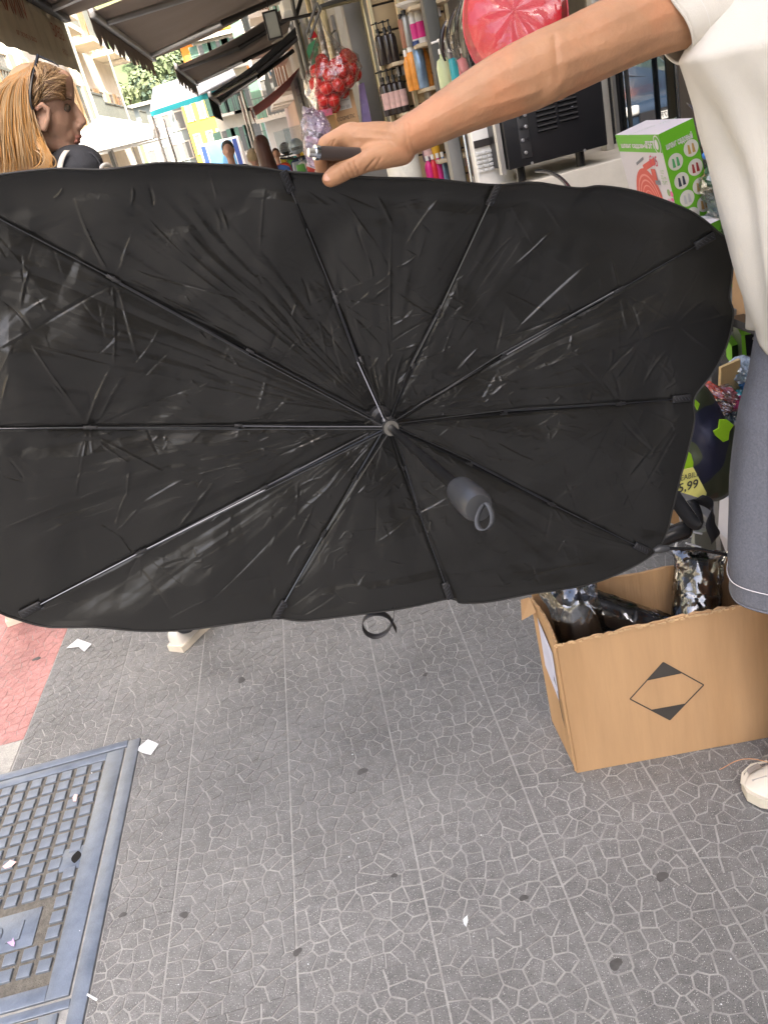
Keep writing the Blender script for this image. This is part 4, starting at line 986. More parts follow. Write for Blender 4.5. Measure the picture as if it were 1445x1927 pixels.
for j, z in enumerate(fine):
    cx_, a_x, b_y = [np.interp(z, zz, [s[k] for s in secs][::-1]) for k in (0, 2, 3)]
    for i in range(n):
        a = 2*PI*i/n; k = 1
        fold = .010*math.sin(a*5+z*9+1.5*noise.noise(Vector((math.cos(a)*1.5, math.sin(a)*1.5, z*2))))*min(1, max(0, (1.45-z)*4)) + .009*noise.noise(Vector((math.cos(a)*3, math.sin(a)*3, z*7)))
        a2 = a if a > 0 else a+2*PI
        for (a0, sl, wd_, am) in ((3.35, .9, .10, .012), (3.75, .55, .13, .014), (4.15, -.5, .12, .012), (4.5, .3, .16, .014), (4.9, -.2, .12, .010), (3.15, 1.5, .07, .007)):
            fold += am*math.exp(-((a2-a0-sl*(1.42-z)+.08*math.sin(z*14))/wd_)**2)*min(1, max(0, (1.44-z)*5))
        hemw = (-.085*max(0, -math.sin(a))**.8-.03*max(0, math.sin(a)))*max(0, 1-(z-fine[-1])/.22)
        P[i, j] = (cx_+(a_x+fold)*math.cos(a), 1.215+(b_y+fold)*math.sin(a), z+hemw)
sh = grid_mesh('shirt', P, m_shirt, seller, closed_u=True, thick=.0022)
# sleeve: open tube round the upper arm, bigger towards the shoulder
ax0, r0 = cpp(1250, 40, 1.262, 73); ax1, r1 = cpp(1330, 20, 1.265, 84); ax2 = np.array([.80, 1.25, 1.45]); 
t_ = ax1-ax0; t_ /= np.linalg.norm(t_); uu = np.cross(t_, [0, 0, 1.]); uu /= np.linalg.norm(uu); vv = np.cross(t_, uu)
Ps = np.zeros((64, 26, 3))
for j in range(26):
    s = j/25; cc_ = ax0*(1-s)**2+ax1*2*s*(1-s)+ax2*s*s; rr = r0*(1-s)+ .115*s
    for i in range(64):
        a = 2*PI*i/64; fo = .0035*math.sin(a*4+s*5)+.004*noise.noise(Vector((math.cos(a)*2, math.sin(a)*2, s*3+9)))
        Ps[i, j] = cc_+t_*.026*math.sin(a)*(1-s)+(uu*math.cos(a)*(rr+fo)+vv*math.sin(a)*(rr*(1.05)+fo))
slv = grid_mesh('sleeve', Ps, m_shirt, seller, closed_u=True, thick=.0025)
MB().tube([Ps[i % 64, 0]*.5+Ps[i % 64, 0]*.5 for i in range(65)], .0022, 6, cap=False).build('hem', m_shirt, slv, smooth=True)
MB().tube([Ps[i % 64, 4]+(Ps[i % 64, 4]-(Ps[:, 4].mean(0)))*.012 for i in range(65)], .0007, 4, cap=False).build('stitching', m_thread, slv)
# denim skirt
edge = [(1446, 640, 1.19), (1426, 735, 1.19), (1408, 800, 1.19), (1400, 950, 1.18), (1397, 1080, 1.175), (1402, 1145, 1.17)]
rw_ = [W(*e) for e in edge]; zs = [p[2] for p in rw_][::-1]; xs_ = [p[0] for p in rw_][::-1]
finez = np.linspace(rw_[0][2]+.08, rw_[-1][2]-.004, 80); Pk = np.zeros((110, 80, 3))
for j, z in enumerate(finez):
    xl = np.interp(z, zs, xs_); hw = .205+(.9-z)*.10 if z < .9 else .205
    for i in range(110):
        a = 2*PI*i/110; fl = max(0, (.85-z))
        fo = .010*math.exp(-((a-3.9-.4*(.9-z))/.12)**2)*min(1, fl*4)+.012*math.exp(-((a-4.5+.2*(.9-z))/.16)**2)*min(1, fl*4)+.022*fl*math.sin(a*6+.8)+.008*noise.noise(Vector((math.cos(a)*2, math.sin(a)*2, z*4)))
        Pk[i, j] = (xl+hw+(hw+fo)*math.cos(a), 1.20+(.155+fl*.07+fo)*math.sin(a), z+.012*math.sin(a*2+1)*max(0, 1-(z-finez[-1])/.2))
sk = grid_mesh('skirt', Pk, m_denim, seller, closed_u=True, thick=.003)
for jj in (73,):
    MB().tube([Pk[i % 110, jj]+(Pk[i % 110, jj]-Pk[:, jj].mean(0))*.016 for i in range(111)], .0010, 4, cap=False).build('stitching', m_thread, sk)
MB().tube([Pk[i % 110, 79] for i in range(111)], .0028, 6, cap=False).build('hem', m_denim, sk, smooth=True)
# legs, shoes, neck, head
lx, ly = .735, 1.20
organic('legs', [('c', (lx, ly, .10), .036, (lx+.005, ly+.01, .32), .055), ('c', (lx+.005, ly+.01, .32), .055, (lx+.03, ly, .50), .056), ('c', (lx+.03, ly, .50), .056, (.80, 1.20, .85), .085),
                 ('c', (.98, 1.27, .10), .036, (.98, 1.27, .32), .055), ('c', (.98, 1.27, .32), .055, (.97, 1.25, .50), .056), ('c', (.97, 1.25, .50), .056, (.93, 1.21, .85), .085)], m_skin, seller, voxel=.008, it=4)
m_snk = mat('sneaker_cream', (.70, .66, .58), .7, var=.08, bump=.1, bscale=120); m_sol = mat('sneaker_sole', (.66, .62, .52), .75)
toe = G(1403, 1492); dsh = np.array([-1, .16, 0.]); dsh /= np.linalg.norm(dsh)
su = shoe(seller, toe-dsh*.262+np.array([.0, -.012, 0]), dsh, m_snk, m_sol, 1.0, m_thread)
m_mesh = mat('sneaker_mesh', (.42, .40, .38), .9, bump=.5, bscale=600)
hh = np.array(toe)-dsh*.262; sdd = np.array([-dsh[1], dsh[0], 0])
pn = MB()
for sg in (-1, 1):
    for x0, x1 in ((.10, .155), (.165, .215)):
        pn.add([hh+dsh*x0+sdd*sg*.040+np.array([0, 0, .045]), hh+dsh*x1+sdd*sg*.046+np.array([0, 0, .040]), hh+dsh*x1+sdd*sg*.028+np.array([0, 0, .066]), hh+dsh*x0+sdd*sg*.024+np.array([0, 0, .086])], [(0, 1, 2, 3)])
for sg in (-1, 1):
    pn.add([hh+dsh*.222+sdd*sg*.041+np.array([0, 0, .036]), hh+dsh*.248+sdd*sg*.031+np.array([0, 0, .034]), hh+dsh*.252+sdd*sg*.008+np.array([0, 0, .043]), hh+dsh*.224+sdd*sg*.012+np.array([0, 0, .054])], [(0, 1, 2, 3)])
pn.build('mesh_panel', m_mesh, su)
MB().tube([hh+dsh*x+sdd*y+np.array([0, 0, z]) for x, y, z in ((.20, .047, .030), (.235, .044, .030), (.258, .026, .030), (.270, 0, .030), (.258, -.026, .030), (.235, -.044, .030), (.20, -.047, .030))], .0028, 6).build('toe_rim', m_sol, su, smooth=True)
MB().tube(bez([hh+dsh*.20+np.array([0, 0, .064]), hh+dsh*.26+sdd*-.03+np.array([0, 0, .09]), toe+np.array([-.01, .035, .05]), toe+np.array([-.03, .05, .03])], 10), .0007, 5).build('lace_end', mat('lace_orange', (.6, .3, .14), .7), su)
shoe(seller, (1.07, 1.32, 0), (-.97, -.2, 0), m_snk, m_sol, 1.0, m_thread)
organic('head', [('e', (.80, 1.22, 1.69), (.078, .095, .105)), ('e', (.80, 1.16, 1.64), (.055, .06, .065)), ('c', (.80, 1.23, 1.50), .055, (.80, 1.22, 1.62), .055), ('c', (.80, 1.125, 1.675), .010, (.80, 1.105, 1.645), .013), ('e', (.875, 1.23, 1.665), (.012, .018, .032)), ('e', (.725, 1.23, 1.665), (.012, .018, .032)), ('c', (.785, 1.115, 1.612), .008, (.815, 1.115, 1.612), .008)], m_skin2, seller, voxel=.006, it=4)
organic('hair', [('e', (.80, 1.245, 1.715), (.092, .10, .105)), ('e', (.80, 1.30, 1.64), (.08, .055, .10))], mat('hair_dark', (.05, .03, .02), .5, bump=.5, bscale=40, aniso=(1, 1, .2)), seller, voxel=.009, it=3)
organic('body', [('c', (1.02, 1.25, 1.42), .055, (1.10, 1.22, 1.16), .042), ('c', (1.10, 1.22, 1.16), .042, (1.08, 1.10, .95), .03), ('e', (1.07, 1.07, .90), (.03, .045, .05))], m_skin, seller, voxel=.008, it=4)
Q_ = np.zeros((32, 10, 3))
for j in range(10):
    for i in range(32):
        a = 2*PI*i/32; s = j/9; Q_[i, j] = np.array([.98+.11*s, 1.25-.02*s, 1.46-.24*s])+np.array([math.cos(a)*.078, math.sin(a)*.078, math.cos(a)*.02])
grid_mesh('sleeve', Q_, m_shirt, seller, closed_u=True, thick=.0025)
# short closed tube with a silver end held between thumb and forefinger
rodt = thing('closed_umbrella_tip', 'dark tube with a silver end gripped between thumb and forefinger above the umbrella', 'umbrella tip', W(620, 300, 1.215))
pa, pb, pc_, pd = W(581, 287, 1.203), W(594, 287, 1.205), W(598, 287.5, 1.206), W(676, 291, 1.222)
MB().tube([pb, pc_, pd], [.0088, .0088, .0092], 18).build('tube', mat('tube_brown', (.05, .038, .035), .35), rodt, smooth=True)
MB().tube([pa, pb], [.0060, .0060], 18).build('silver_tip', mat('silver', (.75, .75, .76), .25, 1.0), rodt, smooth=True)
MB().tube([pb-(pc_-pb)*.5, pc_+(pc_-pb)*.4], [.0098, .0098], 18).build('collar', mat('chrome', (.6, .65, .72), .12, 1.0), rodt, smooth=True)
MB().tube([pa-(pb-pa)*.15, pa], [.0048, .0060], 18).build('end_cap', mat('pearl', (.8, .76, .66), .4), rodt, smooth=True)

# ---------------- the woman at the left, seen in profile
wm = thing('person', 'fair haired woman in profile, dark jacket with pale straps, behind the umbrella', 'person', (-.6, 2.35, 0))
YH = 2.30
def hp(px, py, dy, r): return (px, py, YH+dy, r)
hd_ = []
def E(px, py, dy, rx, rz, ry):
    p = W(px, py, YH+dy); k = mpp(p); return ('e', p, (rx*k, ry*k, rz*k), rot3([cR*1.0-cF*(cR@cF), cF, cU]))
hd_ += [E(86, 182, 0, 50, 56, 46), E(108, 174, 0, 26, 38, 38), E(103, 218, 0, 38, 52, 40), E(112, 258, 0, 34, 25, 33)]
hd_ += chain([hp(118, 152, 0, 20), hp(124, 180, .0, 17)]) + chain([hp(129, 184, -.02, 9), hp(129, 184, .02, 9)])
hd_ += chain([hp(137, 198, 0, 7), hp(147, 213, 0, 7.5), hp(156, 228, 0, 8.5)]) + chain([hp(150, 237, -.012, 7), hp(150, 237, .012, 7)])
hd_ += chain([hp(140, 246, 0, 12), hp(147, 254, 0, 7)]) + chain([hp(142, 267, 0, 10), hp(145, 267, 0, 6)]) + [E(137, 284, 0, 15, 14, 17)]
hd_ += chain([hp(80, 262, -.045, 16), hp(134, 284, -.012, 12)]) + chain([hp(80, 262, .045, 16), hp(134, 284, .012, 12)])
hd_ += chain([hp(76, 262, 0, 40), hp(72, 335, .01, 41)])
face = organic('head', hd_, m_skin2, wm, voxel=.0035, it=5)
ear = [E(80, 220, -.070, 15, 26, 5)]
er = organic('ear', ear+chain([hp(70, 205, -.082, 4), hp(80, 196, -.084, 4), hp(92, 206, -.082, 4), hp(92, 224, -.082, 4), hp(84, 243, -.078, 5)]), m_skin2, face, voxel=.0022, it=3)
m_lip = mat('lip', (.38, .16, .12), .5)
organic('lips', chain([hp(146, 258, -.012, 4.0), hp(151, 256.5, 0, 4.4), hp(146, 258, .012, 4.0)])+chain([hp(144, 266, -.011, 4.0), hp(148.5, 265.5, 0, 4.6), hp(144, 266, .011, 4.0)]), m_lip, face, voxel=.0013, it=3)
ep, er_ = cpp(126, 203, YH-.028, 8.0)
MB().lathe([(0, -er_), (er_*.7, -er_*.7), (er_, 0), (er_*.7, er_*.7), (0, er_)], ep, 12, AX).build('eye', mat('eye_dark', (.10, .07, .05), .2), face, smooth=True)
MB().tube([W(118, 190, YH-.052), W(127, 186, YH-.045), W(135, 188, YH-.03)], [.0012, .0022, .0012], 6).build('eyebrow', mat('brow', (.10, .06, .03), .9), face)
m_h = [mat('hair_fair', (.43, .28, .145), .38, var=.2, col2=(.52, .36, .20), spec=.6), mat('hair_gold', (.50, .26, .085), .4, var=.2, spec=.6), mat('hair_brown', (.16, .085, .035), .42, var=.2, spec=.6)]
organic('hair_base', [E(66, 172, 0, 52, 49, 50), E(34, 225, 0, 36, 72, 44)]+chain([hp(110, 146, 0, 19), hp(70, 150, 0, 26)]), m_h[0], wm, voxel=.008, it=3)
rr_ = random.Random(8); HM = [MB(), MB(), MB()]
def strand(pts, r, k):
    P_ = [W(a, b, YH+d) for a, b, d in pts]; P_ = [np.array(q) for q in bez(P_, 11)]; HM[k].tube(P_, [r*.6]+[r]*8+[r*.8, r*.5, r*.2], 5, cap=False)
for k in range(1500):
    v = rr_.uniform(-1, .75); d = v*.088; f_r = rr_.random(); rad = math.sqrt(max(0, 1-v*v))
    # falls from the crown, over the back, down to the shoulder
    x0 = 66-30*f_r-10*(1-rad); y0 = 116+26*(1-rad)+f_r*14
    xm = 58-72*f_r*rr_.uniform(.8, 1.1); xe = 74-86*f_r+rr_.gauss(0, 3)
    curl = rr_.random()
    ye = rr_.uniform(296, 334) if f_r > .2 else rr_.uniform(285, 322)
    if curl > .6 and f_r < .4: xe = xe+rr_.uniform(0, 26); ye = rr_.uniform(300, 322)
    strand([(x0, y0, d*.8), (xm-6, 150+f_r*10, d*1.1), (xm-12*f_r, 225, d*1.12-.004*rr_.random()), (xe, 280, d*1.05), (xe+rr_.gauss(2, 3), ye, d)], rr_.uniform(.0007, .0014), 0 if rr_.random() < .5 else 1)
for k in range(1400):
    v = rr_.uniform(-1, 1); s = rr_.random(); rad = math.sqrt(max(0, 1-v*v*.95))
    # swept back from the hairline above the ear
    xs0 = 60+74*s*rad+4*(1-s); ys0 = 113+4*s+ (1-rad)*36 + 26*s*s
    if rr_.random() < .55 and v < 0:
        xs0 = 126-10*rr_.random(); ys0 = 140+50*rr_.random(); v = -rr_.uniform(.55, .85)
    d = v*.080
    low = rr_.random()
    strand([(xs0, ys0, d*.92), (xs0*.6+36, ys0*.6+56+6*low, d*1.05), (74, 150+48*low, d*1.10), (60, 165+42*low, d*1.1)], rr_.uniform(.0005, .0010), 2 if rr_.random() < (.12+.75*(ys0 > 158)) else 0)
for k in range(60):
    strand([(70+rr_.gauss(0, 4), 262+rr_.gauss(0, 8), -.085), (92+rr_.gauss(0, 5), 290, -.10), (100+rr_.gauss(0, 8), 312, -.09), (78+rr_.gauss(0, 8), 318, -.085)], .0018, 0 if rr_.random() < .5 else 1)
for i, q in enumerate(HM): q.build('hair', m_h[i], wm, smooth=False).data.polygons.foreach_set('use_smooth', [True]*0) if False else q.build('hair', m_h[i], wm)
bandp = [W(72, 104, YH+.0), W(70, 118, YH-.035), W(62, 138, YH-.075), W(54, 168, YH-.097), W(55, 192, YH-.10), W(63, 206, YH-.095)]
MB().tube(bez(bandp, 16), [.0036]*17, 8).build('headband', mat('headband_black', (.012, .012, .014), .3), wm, smooth=True)
MB().tube(bez([W(71, 104, YH), W(85, 112, YH-.01), W(104, 116, YH-.02), W(112, 125, YH-.03)], 8), [.0030, .0028, .0026, .0024, .0022, .002, .0018, .0012, .0008], 6).build('headband', mat('headband_black', (.01, .01, .01), .3), wm, smooth=True)
m_jack = mat('jacket_dark', (.045, .047, .055), .85, var=.15, bump=.2, bscale=80); m_strap = mat('strap_cream', (.62, .58, .52), .7); m_trs = mat('trousers_dark', (.04, .042, .05), .9)
nb = W(76, 335, 2.32); sx = nb[0]
jk = organic('jacket', [('c', (sx-.19, 2.36, 1.36), .062, (sx+.15, 2.31, 1.365), .058), ('c', (sx, 2.33, 1.35), .095, (sx-.05, 2.34, 1.12), .13), ('c', (sx-.05, 2.34, 1.12), .13, (sx-.08, 2.35, .92), .15),
      ('c', (sx+.15, 2.31, 1.35), .055, (sx+.20, 2.25, 1.10), .045), ('c', (sx+.20, 2.25, 1.10), .045, (sx+.30, 2.20, .92), .036), ('c', (sx-.20, 2.38, 1.34), .055, (sx-.27, 2.42, 1.10), .045), ('c', (sx-.27, 2.42, 1.10), .045, (sx-.20, 2.30, .92), .036), ('e', W(140, 316, 2.28), (.075, .07, .055))], m_jack, wm, voxel=.008, it=4)
wrinkle(jk, lambda p: .004*noise.noise(p*9)+.0025*noise.noise(p*22))
F1 = G(352, 1228); F2_ = G(8, 1188)
organic('trousers', [('c', (sx-.05, 2.34, .95), .15, (sx-.06, 2.35, .85), .155), ('c', (sx+.0, 2.33, .85), .10, (F1[0]+.06, 2.34, .48), .062), ('c', (F1[0]+.06, 2.34, .48), .062, (F1[0]+.02, F1[1]+.04, .09), .040),
      ('c', (sx-.12, 2.38, .85), .10, (-1.0, 2.52, .46), .062), ('c', (-1.0, 2.52, .46), .062, (F2_[0]+.02, F2_[1]+.03, .13), .040)], m_trs, wm, voxel=.009, it=4)
m_sc = mat('shoe_cream', (.66, .60, .50), .6)
shoe(wm, F1+np.array([-.035, .02, 0]), (.55, .85, 0), mat('shoe_white', (.72, .68, .62), .6), m_sc, .92)
shoe(wm, F2_+np.array([.04, .03, 0]), (-.2, 1, 0), m_sc, m_sc, .92)
ribbon('strap', bez([W(127, 283, 2.22), W(117, 292, 2.21), W(113, 308, 2.205), W(112, 330, 2.20)]), .013, m_strap, wm, cR)
ribbon('strap', bez([W(188, 318, 2.2), W(196, 306, 2.2), W(206, 308, 2.22), W(214, 318, 2.24)]), .012, m_strap, wm, cU)
MB().tube(bez([W(158, 284, 2.26), W(172, 286, 2.24), W(186, 296, 2.24), W(190, 312, 2.24)]), .0016, 5).build('strap_cord', m_jack, wm)

# ---------------- people down the street
def far_person(label, pxh, pyh, Y, cols, facing=-1, hair=None, hairlong=False, helmet=None, pose='walk', grp=None, hgt=None):
    h = W(pxh, pyh, Y); x, y, z = h; s = (z+.11)/1.70
    T = thing('person', label, 'person', (x, y, 0), grp)
    sk_, top, leg = cols; f = facing
    v = .02
    organic('head', [('e', (x, y, z), (.078*s, .095*s, .11*s)), ('c', (x, y, z-.20*s), .05*s, (x, y, z-.08*s), .05*s), ('c', (x, y+f*.09*s, z+.01), .012, (x, y+f*.11*s, z-.02), .014), ('e', (x-.08*s, y, z-.01), (.012, .02, .03)), ('e', (x+.08*s, y, z-.01), (.012, .02, .03))], sk_, T, voxel=.014, it=2)
    if hair is not None:
        pr = [('e', (x, y-f*.025*s, z+.03*s), (.09*s, .10*s, .105*s))]
        if hairlong: pr += [('c', (x, y-f*.07*s, z), .085*s, (x+.02, y-f*.09*s, z-.34*s), .10*s)]
        organic('hair', pr, hair, T, voxel=.016, it=2)
    if helmet is not None:
        organic('helmet', [('e', (x, y-f*.01, z+.05), (.135, .15, .135))], helmet, T, voxel=.016, it=2)
        MB().box((x, y+f*.13, z+.02), (.2, .02, .05)).build('visor', mat('visor', (.02, .02, .025), .1), T, bevel=.006)
    k = s
    arms = [('c', (x+sg*.19*k, y, z-.28*k), .055*k, (x+sg*.24*k, y, z-.55*k), .045*k) for sg in (-1, 1)]+[('c', (x+sg*.24*k, y, z-.55*k), .045*k, (x+sg*.2*k, y+f*.15, z-.75*k), .035*k) for sg in (-1, 1)]
    organic('jacket', [('c', (x-.15*k, y, z-.27*k), .065*k, (x+.15*k, y, z-.27*k), .065*k), ('c', (x, y, z-.34*k), .13*k, (x, y, z-.62*k), .13*k), ('c', (x, y, z-.62*k), .13*k, (x, y, z-.75*k), .14*k)]+arms, top, T, voxel=.018, it=2)
    hz = z-.75*k
    if pose == 'ride':
        lg = [('c', (x+sg*.09, y, hz), .08, (x+sg*.14, y+f*.38, hz+.02), .06) for sg in (-1, 1)]+[('c', (x+sg*.14, y+f*.38, hz+.02), .06, (x+sg*.13, y+f*.34, hz-.40), .045) for sg in (-1, 1)]
    else:
        lg = [('c', (x-.09*k, y, hz), .085*k, (x-.1*k, y+f*.12, hz*.5), .06*k), ('c', (x-.1*k, y+f*.12, hz*.5), .06*k, (x-.1*k, y+f*.10, .08), .04*k), ('c', (x+.09*k, y, hz), .085*k, (x+.1*k, y-f*.05, hz*.5), .06*k), ('c', (x+.1*k, y-f*.05, hz*.5), .06*k, (x+.1*k, y-f*.2, .08), .04*k)]
    organic('trousers', lg, leg, T, voxel=.02, it=2)
    if pose != 'ride':
        shoe(T, (x-.1*k, y+f*.05, 0), (0, f, 0), leg, leg, 1.0); shoe(T, (x+.1*k, y-f*.25, 0), (0, f, 0), leg, leg, 1.0)
    return T
m_navy = mat('cloth_navy', (.02, .035, .09), .85, var=.2); m_blue = mat('cloth_blue', (.05, .12, .36), .85); m_blk = mat('cloth_black', (.02, .02, .025), .85); m_redc = mat('cloth_red', (.6, .07, .03), .8)
m_hd = mat('hair_auburn', (.055, .02, .012), .5, bump=.6, bscale=60, aniso=(1, 1, .15)); m_silv = mat('helmet_silver', (.45, .52, .6), .25, .3); m_wh = mat('white_cloth', (.7, .7, .68), .8); m_lil = mat('lilac_cloth', (.35, .34, .6), .8)
far_person('man with short hair and black top walking in front of the blue and white truck', 430, 283, 11, (m_skin3, m_blk, m_navy), -1, mat('hair_short', (.05, .04, .03), .8))
far_person('woman with long auburn hair and blue jacket left of the motorcyclist', 494, 278, 8.5, (m_skin3, m_blue, m_blk), 1, m_hd, True)
far_person('person with fair hair and lilac top just left of the auburn haired woman', 477, 296, 11, (m_skin3, m_lil, m_blk), 1, mat('hair_ash', (.3, .22, .12), .7))
far_person('person in orange-red top between the auburn haired woman and the scooters', 520, 290, 15, (m_skin3, m_redc, m_navy), -1, m_hd)
far_person('person with dark helmet beside the motorcyclist in navy', 538, 284, 20, (m_skin3, m_blk, m_blk), -1, None, False, mat('helmet_dark', (.03, .03, .03), .2), 'ride')
rid = far_person('motorcyclist in navy jacket and silver helmet riding towards the camera', 559, 281, 16, (m_skin3, m_navy, m_navy), -1, None, False, m_silv, 'ride')
def scooter(label, x, y, M):
    T = thing('scooter', label, 'scooter', (x, y, 0)); tyre = mat('rubber', (.02, .02, .02), .8); chrome = mat('chrome', (.6, .65, .72), .12, 1.0)
    for yy in (-.62, .58):
        w_ = MB().tube([(x+0, y+yy+.21*math.cos(a), .25+.21*math.sin(a)) for a in [2*PI*i/18 for i in range(19)]], .055, 8, cap=False).build('wheel', tyre, T, smooth=True)
        MB().tube([(x-.04, y+yy, .25), (x+.04, y+yy, .25)], .12, 14).build('rim', chrome, w_)
    MB().add([(x-.2, y-.42, .3), (x+.2, y-.42, .3), (x+.16, y-.34, .95), (x-.16, y-.34, .95), (x-.2, y-.36, .3), (x+.2, y-.36, .3), (x+.16, y-.28, .95), (x-.16, y-.28, .95)], [(0, 1, 2, 3), (7, 6, 5, 4), (0, 4, 5, 1), (1, 5, 6, 2), (2, 6, 7, 3), (3, 7, 4, 0)]).build('leg_shield', M, T, bevel=.02)
    MB().box((x, y-.05, .30), (.3, .6, .08)).build('footboard', M, T, bevel=.02)
    MB().tube([(x, y+.25, .45), (x, y+.75, .55)], [.18, .13], 12).build('rear_body', M, T, smooth=True)
    MB().box((x, y+.45, .74), (.26, .62, .09)).build('seat', tyre, T, bevel=.03)
    MB().tube([(x-.33, y-.26, 1.06), (x-.1, y-.34, 1.0), (x+.1, y-.34, 1.0), (x+.33, y-.26, 1.06)], .018, 8).build('handlebar', tyre, T)
    MB().tube([(x, y-.62, .25), (x, y-.34, .98)], .03, 8).build('fork', chrome, T)
    MB().lathe([(.075, 0), (.07, -.03), (.03, -.07)], (x, y-.40, .86), 14, rot3([(1, 0, 0), (0, 0, 1), (0, -1, 0)])).build('headlight', mat('lamp_glass', (.8, .8, .78), .1), T)
    MB().box((x, y-.40, 1.28), (.34, .008, .42)).build('windshield', film('windshield_film', (.85, .9, .92), .3), T)
h_ = W(559, 281, 16); scooter('scooter with windshield under the motorcyclist in navy', h_[0], h_[1]-.2, m_silv)
h_ = W(538, 284, 20); scooter('dark scooter beside the silver one', h_[0], h_[1]-.2, m_blk)
# ================================================================== AWNINGS AND STREET FITTINGS
m_aw_b = mat('awning_beige', (.60, .51, .35), .85, var=.08, vscale=2, aniso=(1, 6, 1), bump=.15, bscale=60)  # beige raised to carry the daylight that shines through the valance
m_aw_br = mat('awning_brown', (.26, .205, .165), .9, var=.08, vscale=3, bump=.1, bscale=200)
m_aw_bk = mat('awning_black', (.012, .012, .013), .9); m_alu = mat('aluminium', (.5, .49, .47), .4, .8); m_dkf = mat('dark_frame', (.035, .03, .028), .5)
m_redink = mat('faded_red_ink', (.42, .13, .07), .85, var=.2, vscale=30)
def awning(name, label, xf, zf, y0, y1, xw, zw, M, val=.25, scal=0, arms=True, M2=None, valM=None, grp=None):
    T = thing(name, label, 'awning', ((xf+xw)/2, (y0+y1)/2, zf-val), grp)
    n = 24; P = np.zeros((n, 16, 3))
    for i in range(n):
        for j in range(16):
            s = j/15; y = y0+(y1-y0)*i/(n-1); P[i, j] = (xf+(xw-xf)*s, y, zf+(zw-zf)*s-.05*math.sin(PI*s)*(1+.15*math.sin(i*1.7)))
    grid_mesh('canvas', P, M, T, thick=.003)
    MB().box((xf, (y0+y1)/2, zf), (.05, y1-y0, .07)).build('front_bar', M2 or m_alu, T, bevel=.01)
    V = []; Fc = []; k = int((y1-y0)/.012)
    for i in range(k+1):
        y = y0+(y1-y0)*i/k; d = val - (0 if not scal else abs(math.sin(PI*(y-y0)/scal))**.7*0 + (1-abs(math.sin(PI*(y-y0)/scal))**.8)*.09)
        if not scal: d += .002*math.sin(i*.21)
        x_ = xf-.028+.004*math.sin(i*.35)
        for q in range(5): V.append((x_-.004*math.sin(i*.13)*q/4, y, zf+.02-(d+.02)*q/4))
    for i in range(k):
        for q in range(4): Fc.append((i*5+q, (i+1)*5+q, (i+1)*5+q+1, i*5+q+1))
    v = mk('valance', V, Fc, valM or M, T, True); s = v.modifiers.new('s', 'SOLIDIFY'); s.thickness = .0015
    if arms:
        for yy, dr in ((y0+.5, 1), (y1-.5, -1)):
            e = ((xf+xw)/2, yy+dr*.35, (zf+zw)/2-.10)
            MB().tube([(xf+.02, yy, zf-.01), e], .028, 8).build('arm', m_alu, T, smooth=True); MB().tube([e, (xw-.05, yy, zw-.12)], .03, 8).build('arm', m_dkf, T, smooth=True)
    return T, v
a1, v1 = awning('awning', 'large awning over the pavement with a beige lettered valance at the top left', -1.06, 2.43, 2.95, 6.62, 1.2, 2.78, m_aw_br, .33, 0, True, m_dkf, m_aw_b)
VF = frame((1, 0, 0))      # inner side, read from behind
def vtext(s, size, y, z, xs=1.0): text(s, size, (-1.06-.024, y, z), VF, m_redink, v1, 'valance_lettering', mirror=True, depth=.004, xs=xs)
vtext('VINNA', .17, 5.22, 2.33, 1.15); vtext('IGIENE', .115, 6.26, 2.30, .95); vtext('casa e persona', .05, 5.3, 2.19, 1.4); vtext('CASA', .05, 6.25, 2.19)
awning('awning', 'brown awning with a scalloped valance, second along the shopfront', -.96, 2.50, 7.15, 10.95, .75, 2.85, m_aw_br, .20, .30, grp='brown awnings')
awning('awning', 'smaller brown awning with a scalloped valance farther down the street', -.88, 2.54, 12.9, 16.9, .9, 2.95, m_aw_br, .22, .30, grp='brown awnings')
awning('awning', 'black awning with a drooping front corner left of the bag of red balls', -.52, 2.08, 12.2, 15.0, .85, 2.62, m_aw_bk, .26, 0, True, m_alu)
awning('awning', 'long dark red awning low over the stalls above the far pedestrians', -.05, 1.98, 17.5, 24, 1.2, 2.55, mat('awning_red', (.30, .05, .035), .85), .16, 0, False)
# white stall canopy with turquoise border
T = thing('market_canopy', 'white market stall canopy edged in turquoise across the street', 'canopy', (-1.1, 17.6, 0))
tq = mat('turquoise_cloth', (.03, .42, .50), .8); wcl = mat('white_canvas', (.75, .75, .72), .85)
c0, c1 = G(285, 216, 2.3), G(452, 162, 2.3)
MB().add([c0+np.array([0, 0, .06]), c1+np.array([0, 0, .06]), (c1[0]-.1, c1[1]+3, 2.95), (c0[0]-.1, c0[1]+3, 2.95), c0+np.array([0, 0, .04]), c1+np.array([0, 0, .04]), (c1[0]-.1, c1[1]+3, 2.92), (c0[0]-.1, c0[1]+3, 2.92)], [(0, 1, 2, 3), (7, 6, 5, 4), (0, 4, 5, 1), (1, 5, 6, 2), (2, 6, 7, 3), (3, 7, 4, 0)]).build('canopy_cloth', wcl, T)
MB().prism([c0+np.array([0, -.01, -.03]), c1+np.array([0, -.01, -.03]), c1+np.array([0, -.01, .055]), c0+np.array([0, -.01, .055])], .02).build('border', tq, T)
for p in (c0, c1, c0+np.array([-.1, 3, 0]), c1+np.array([-.1, 3, 0])): MB().tube([(p[0], p[1]+.03, -.12), (p[0], p[1]+.03, 2.3)], .025, 8).build('pole', m_alu, T)
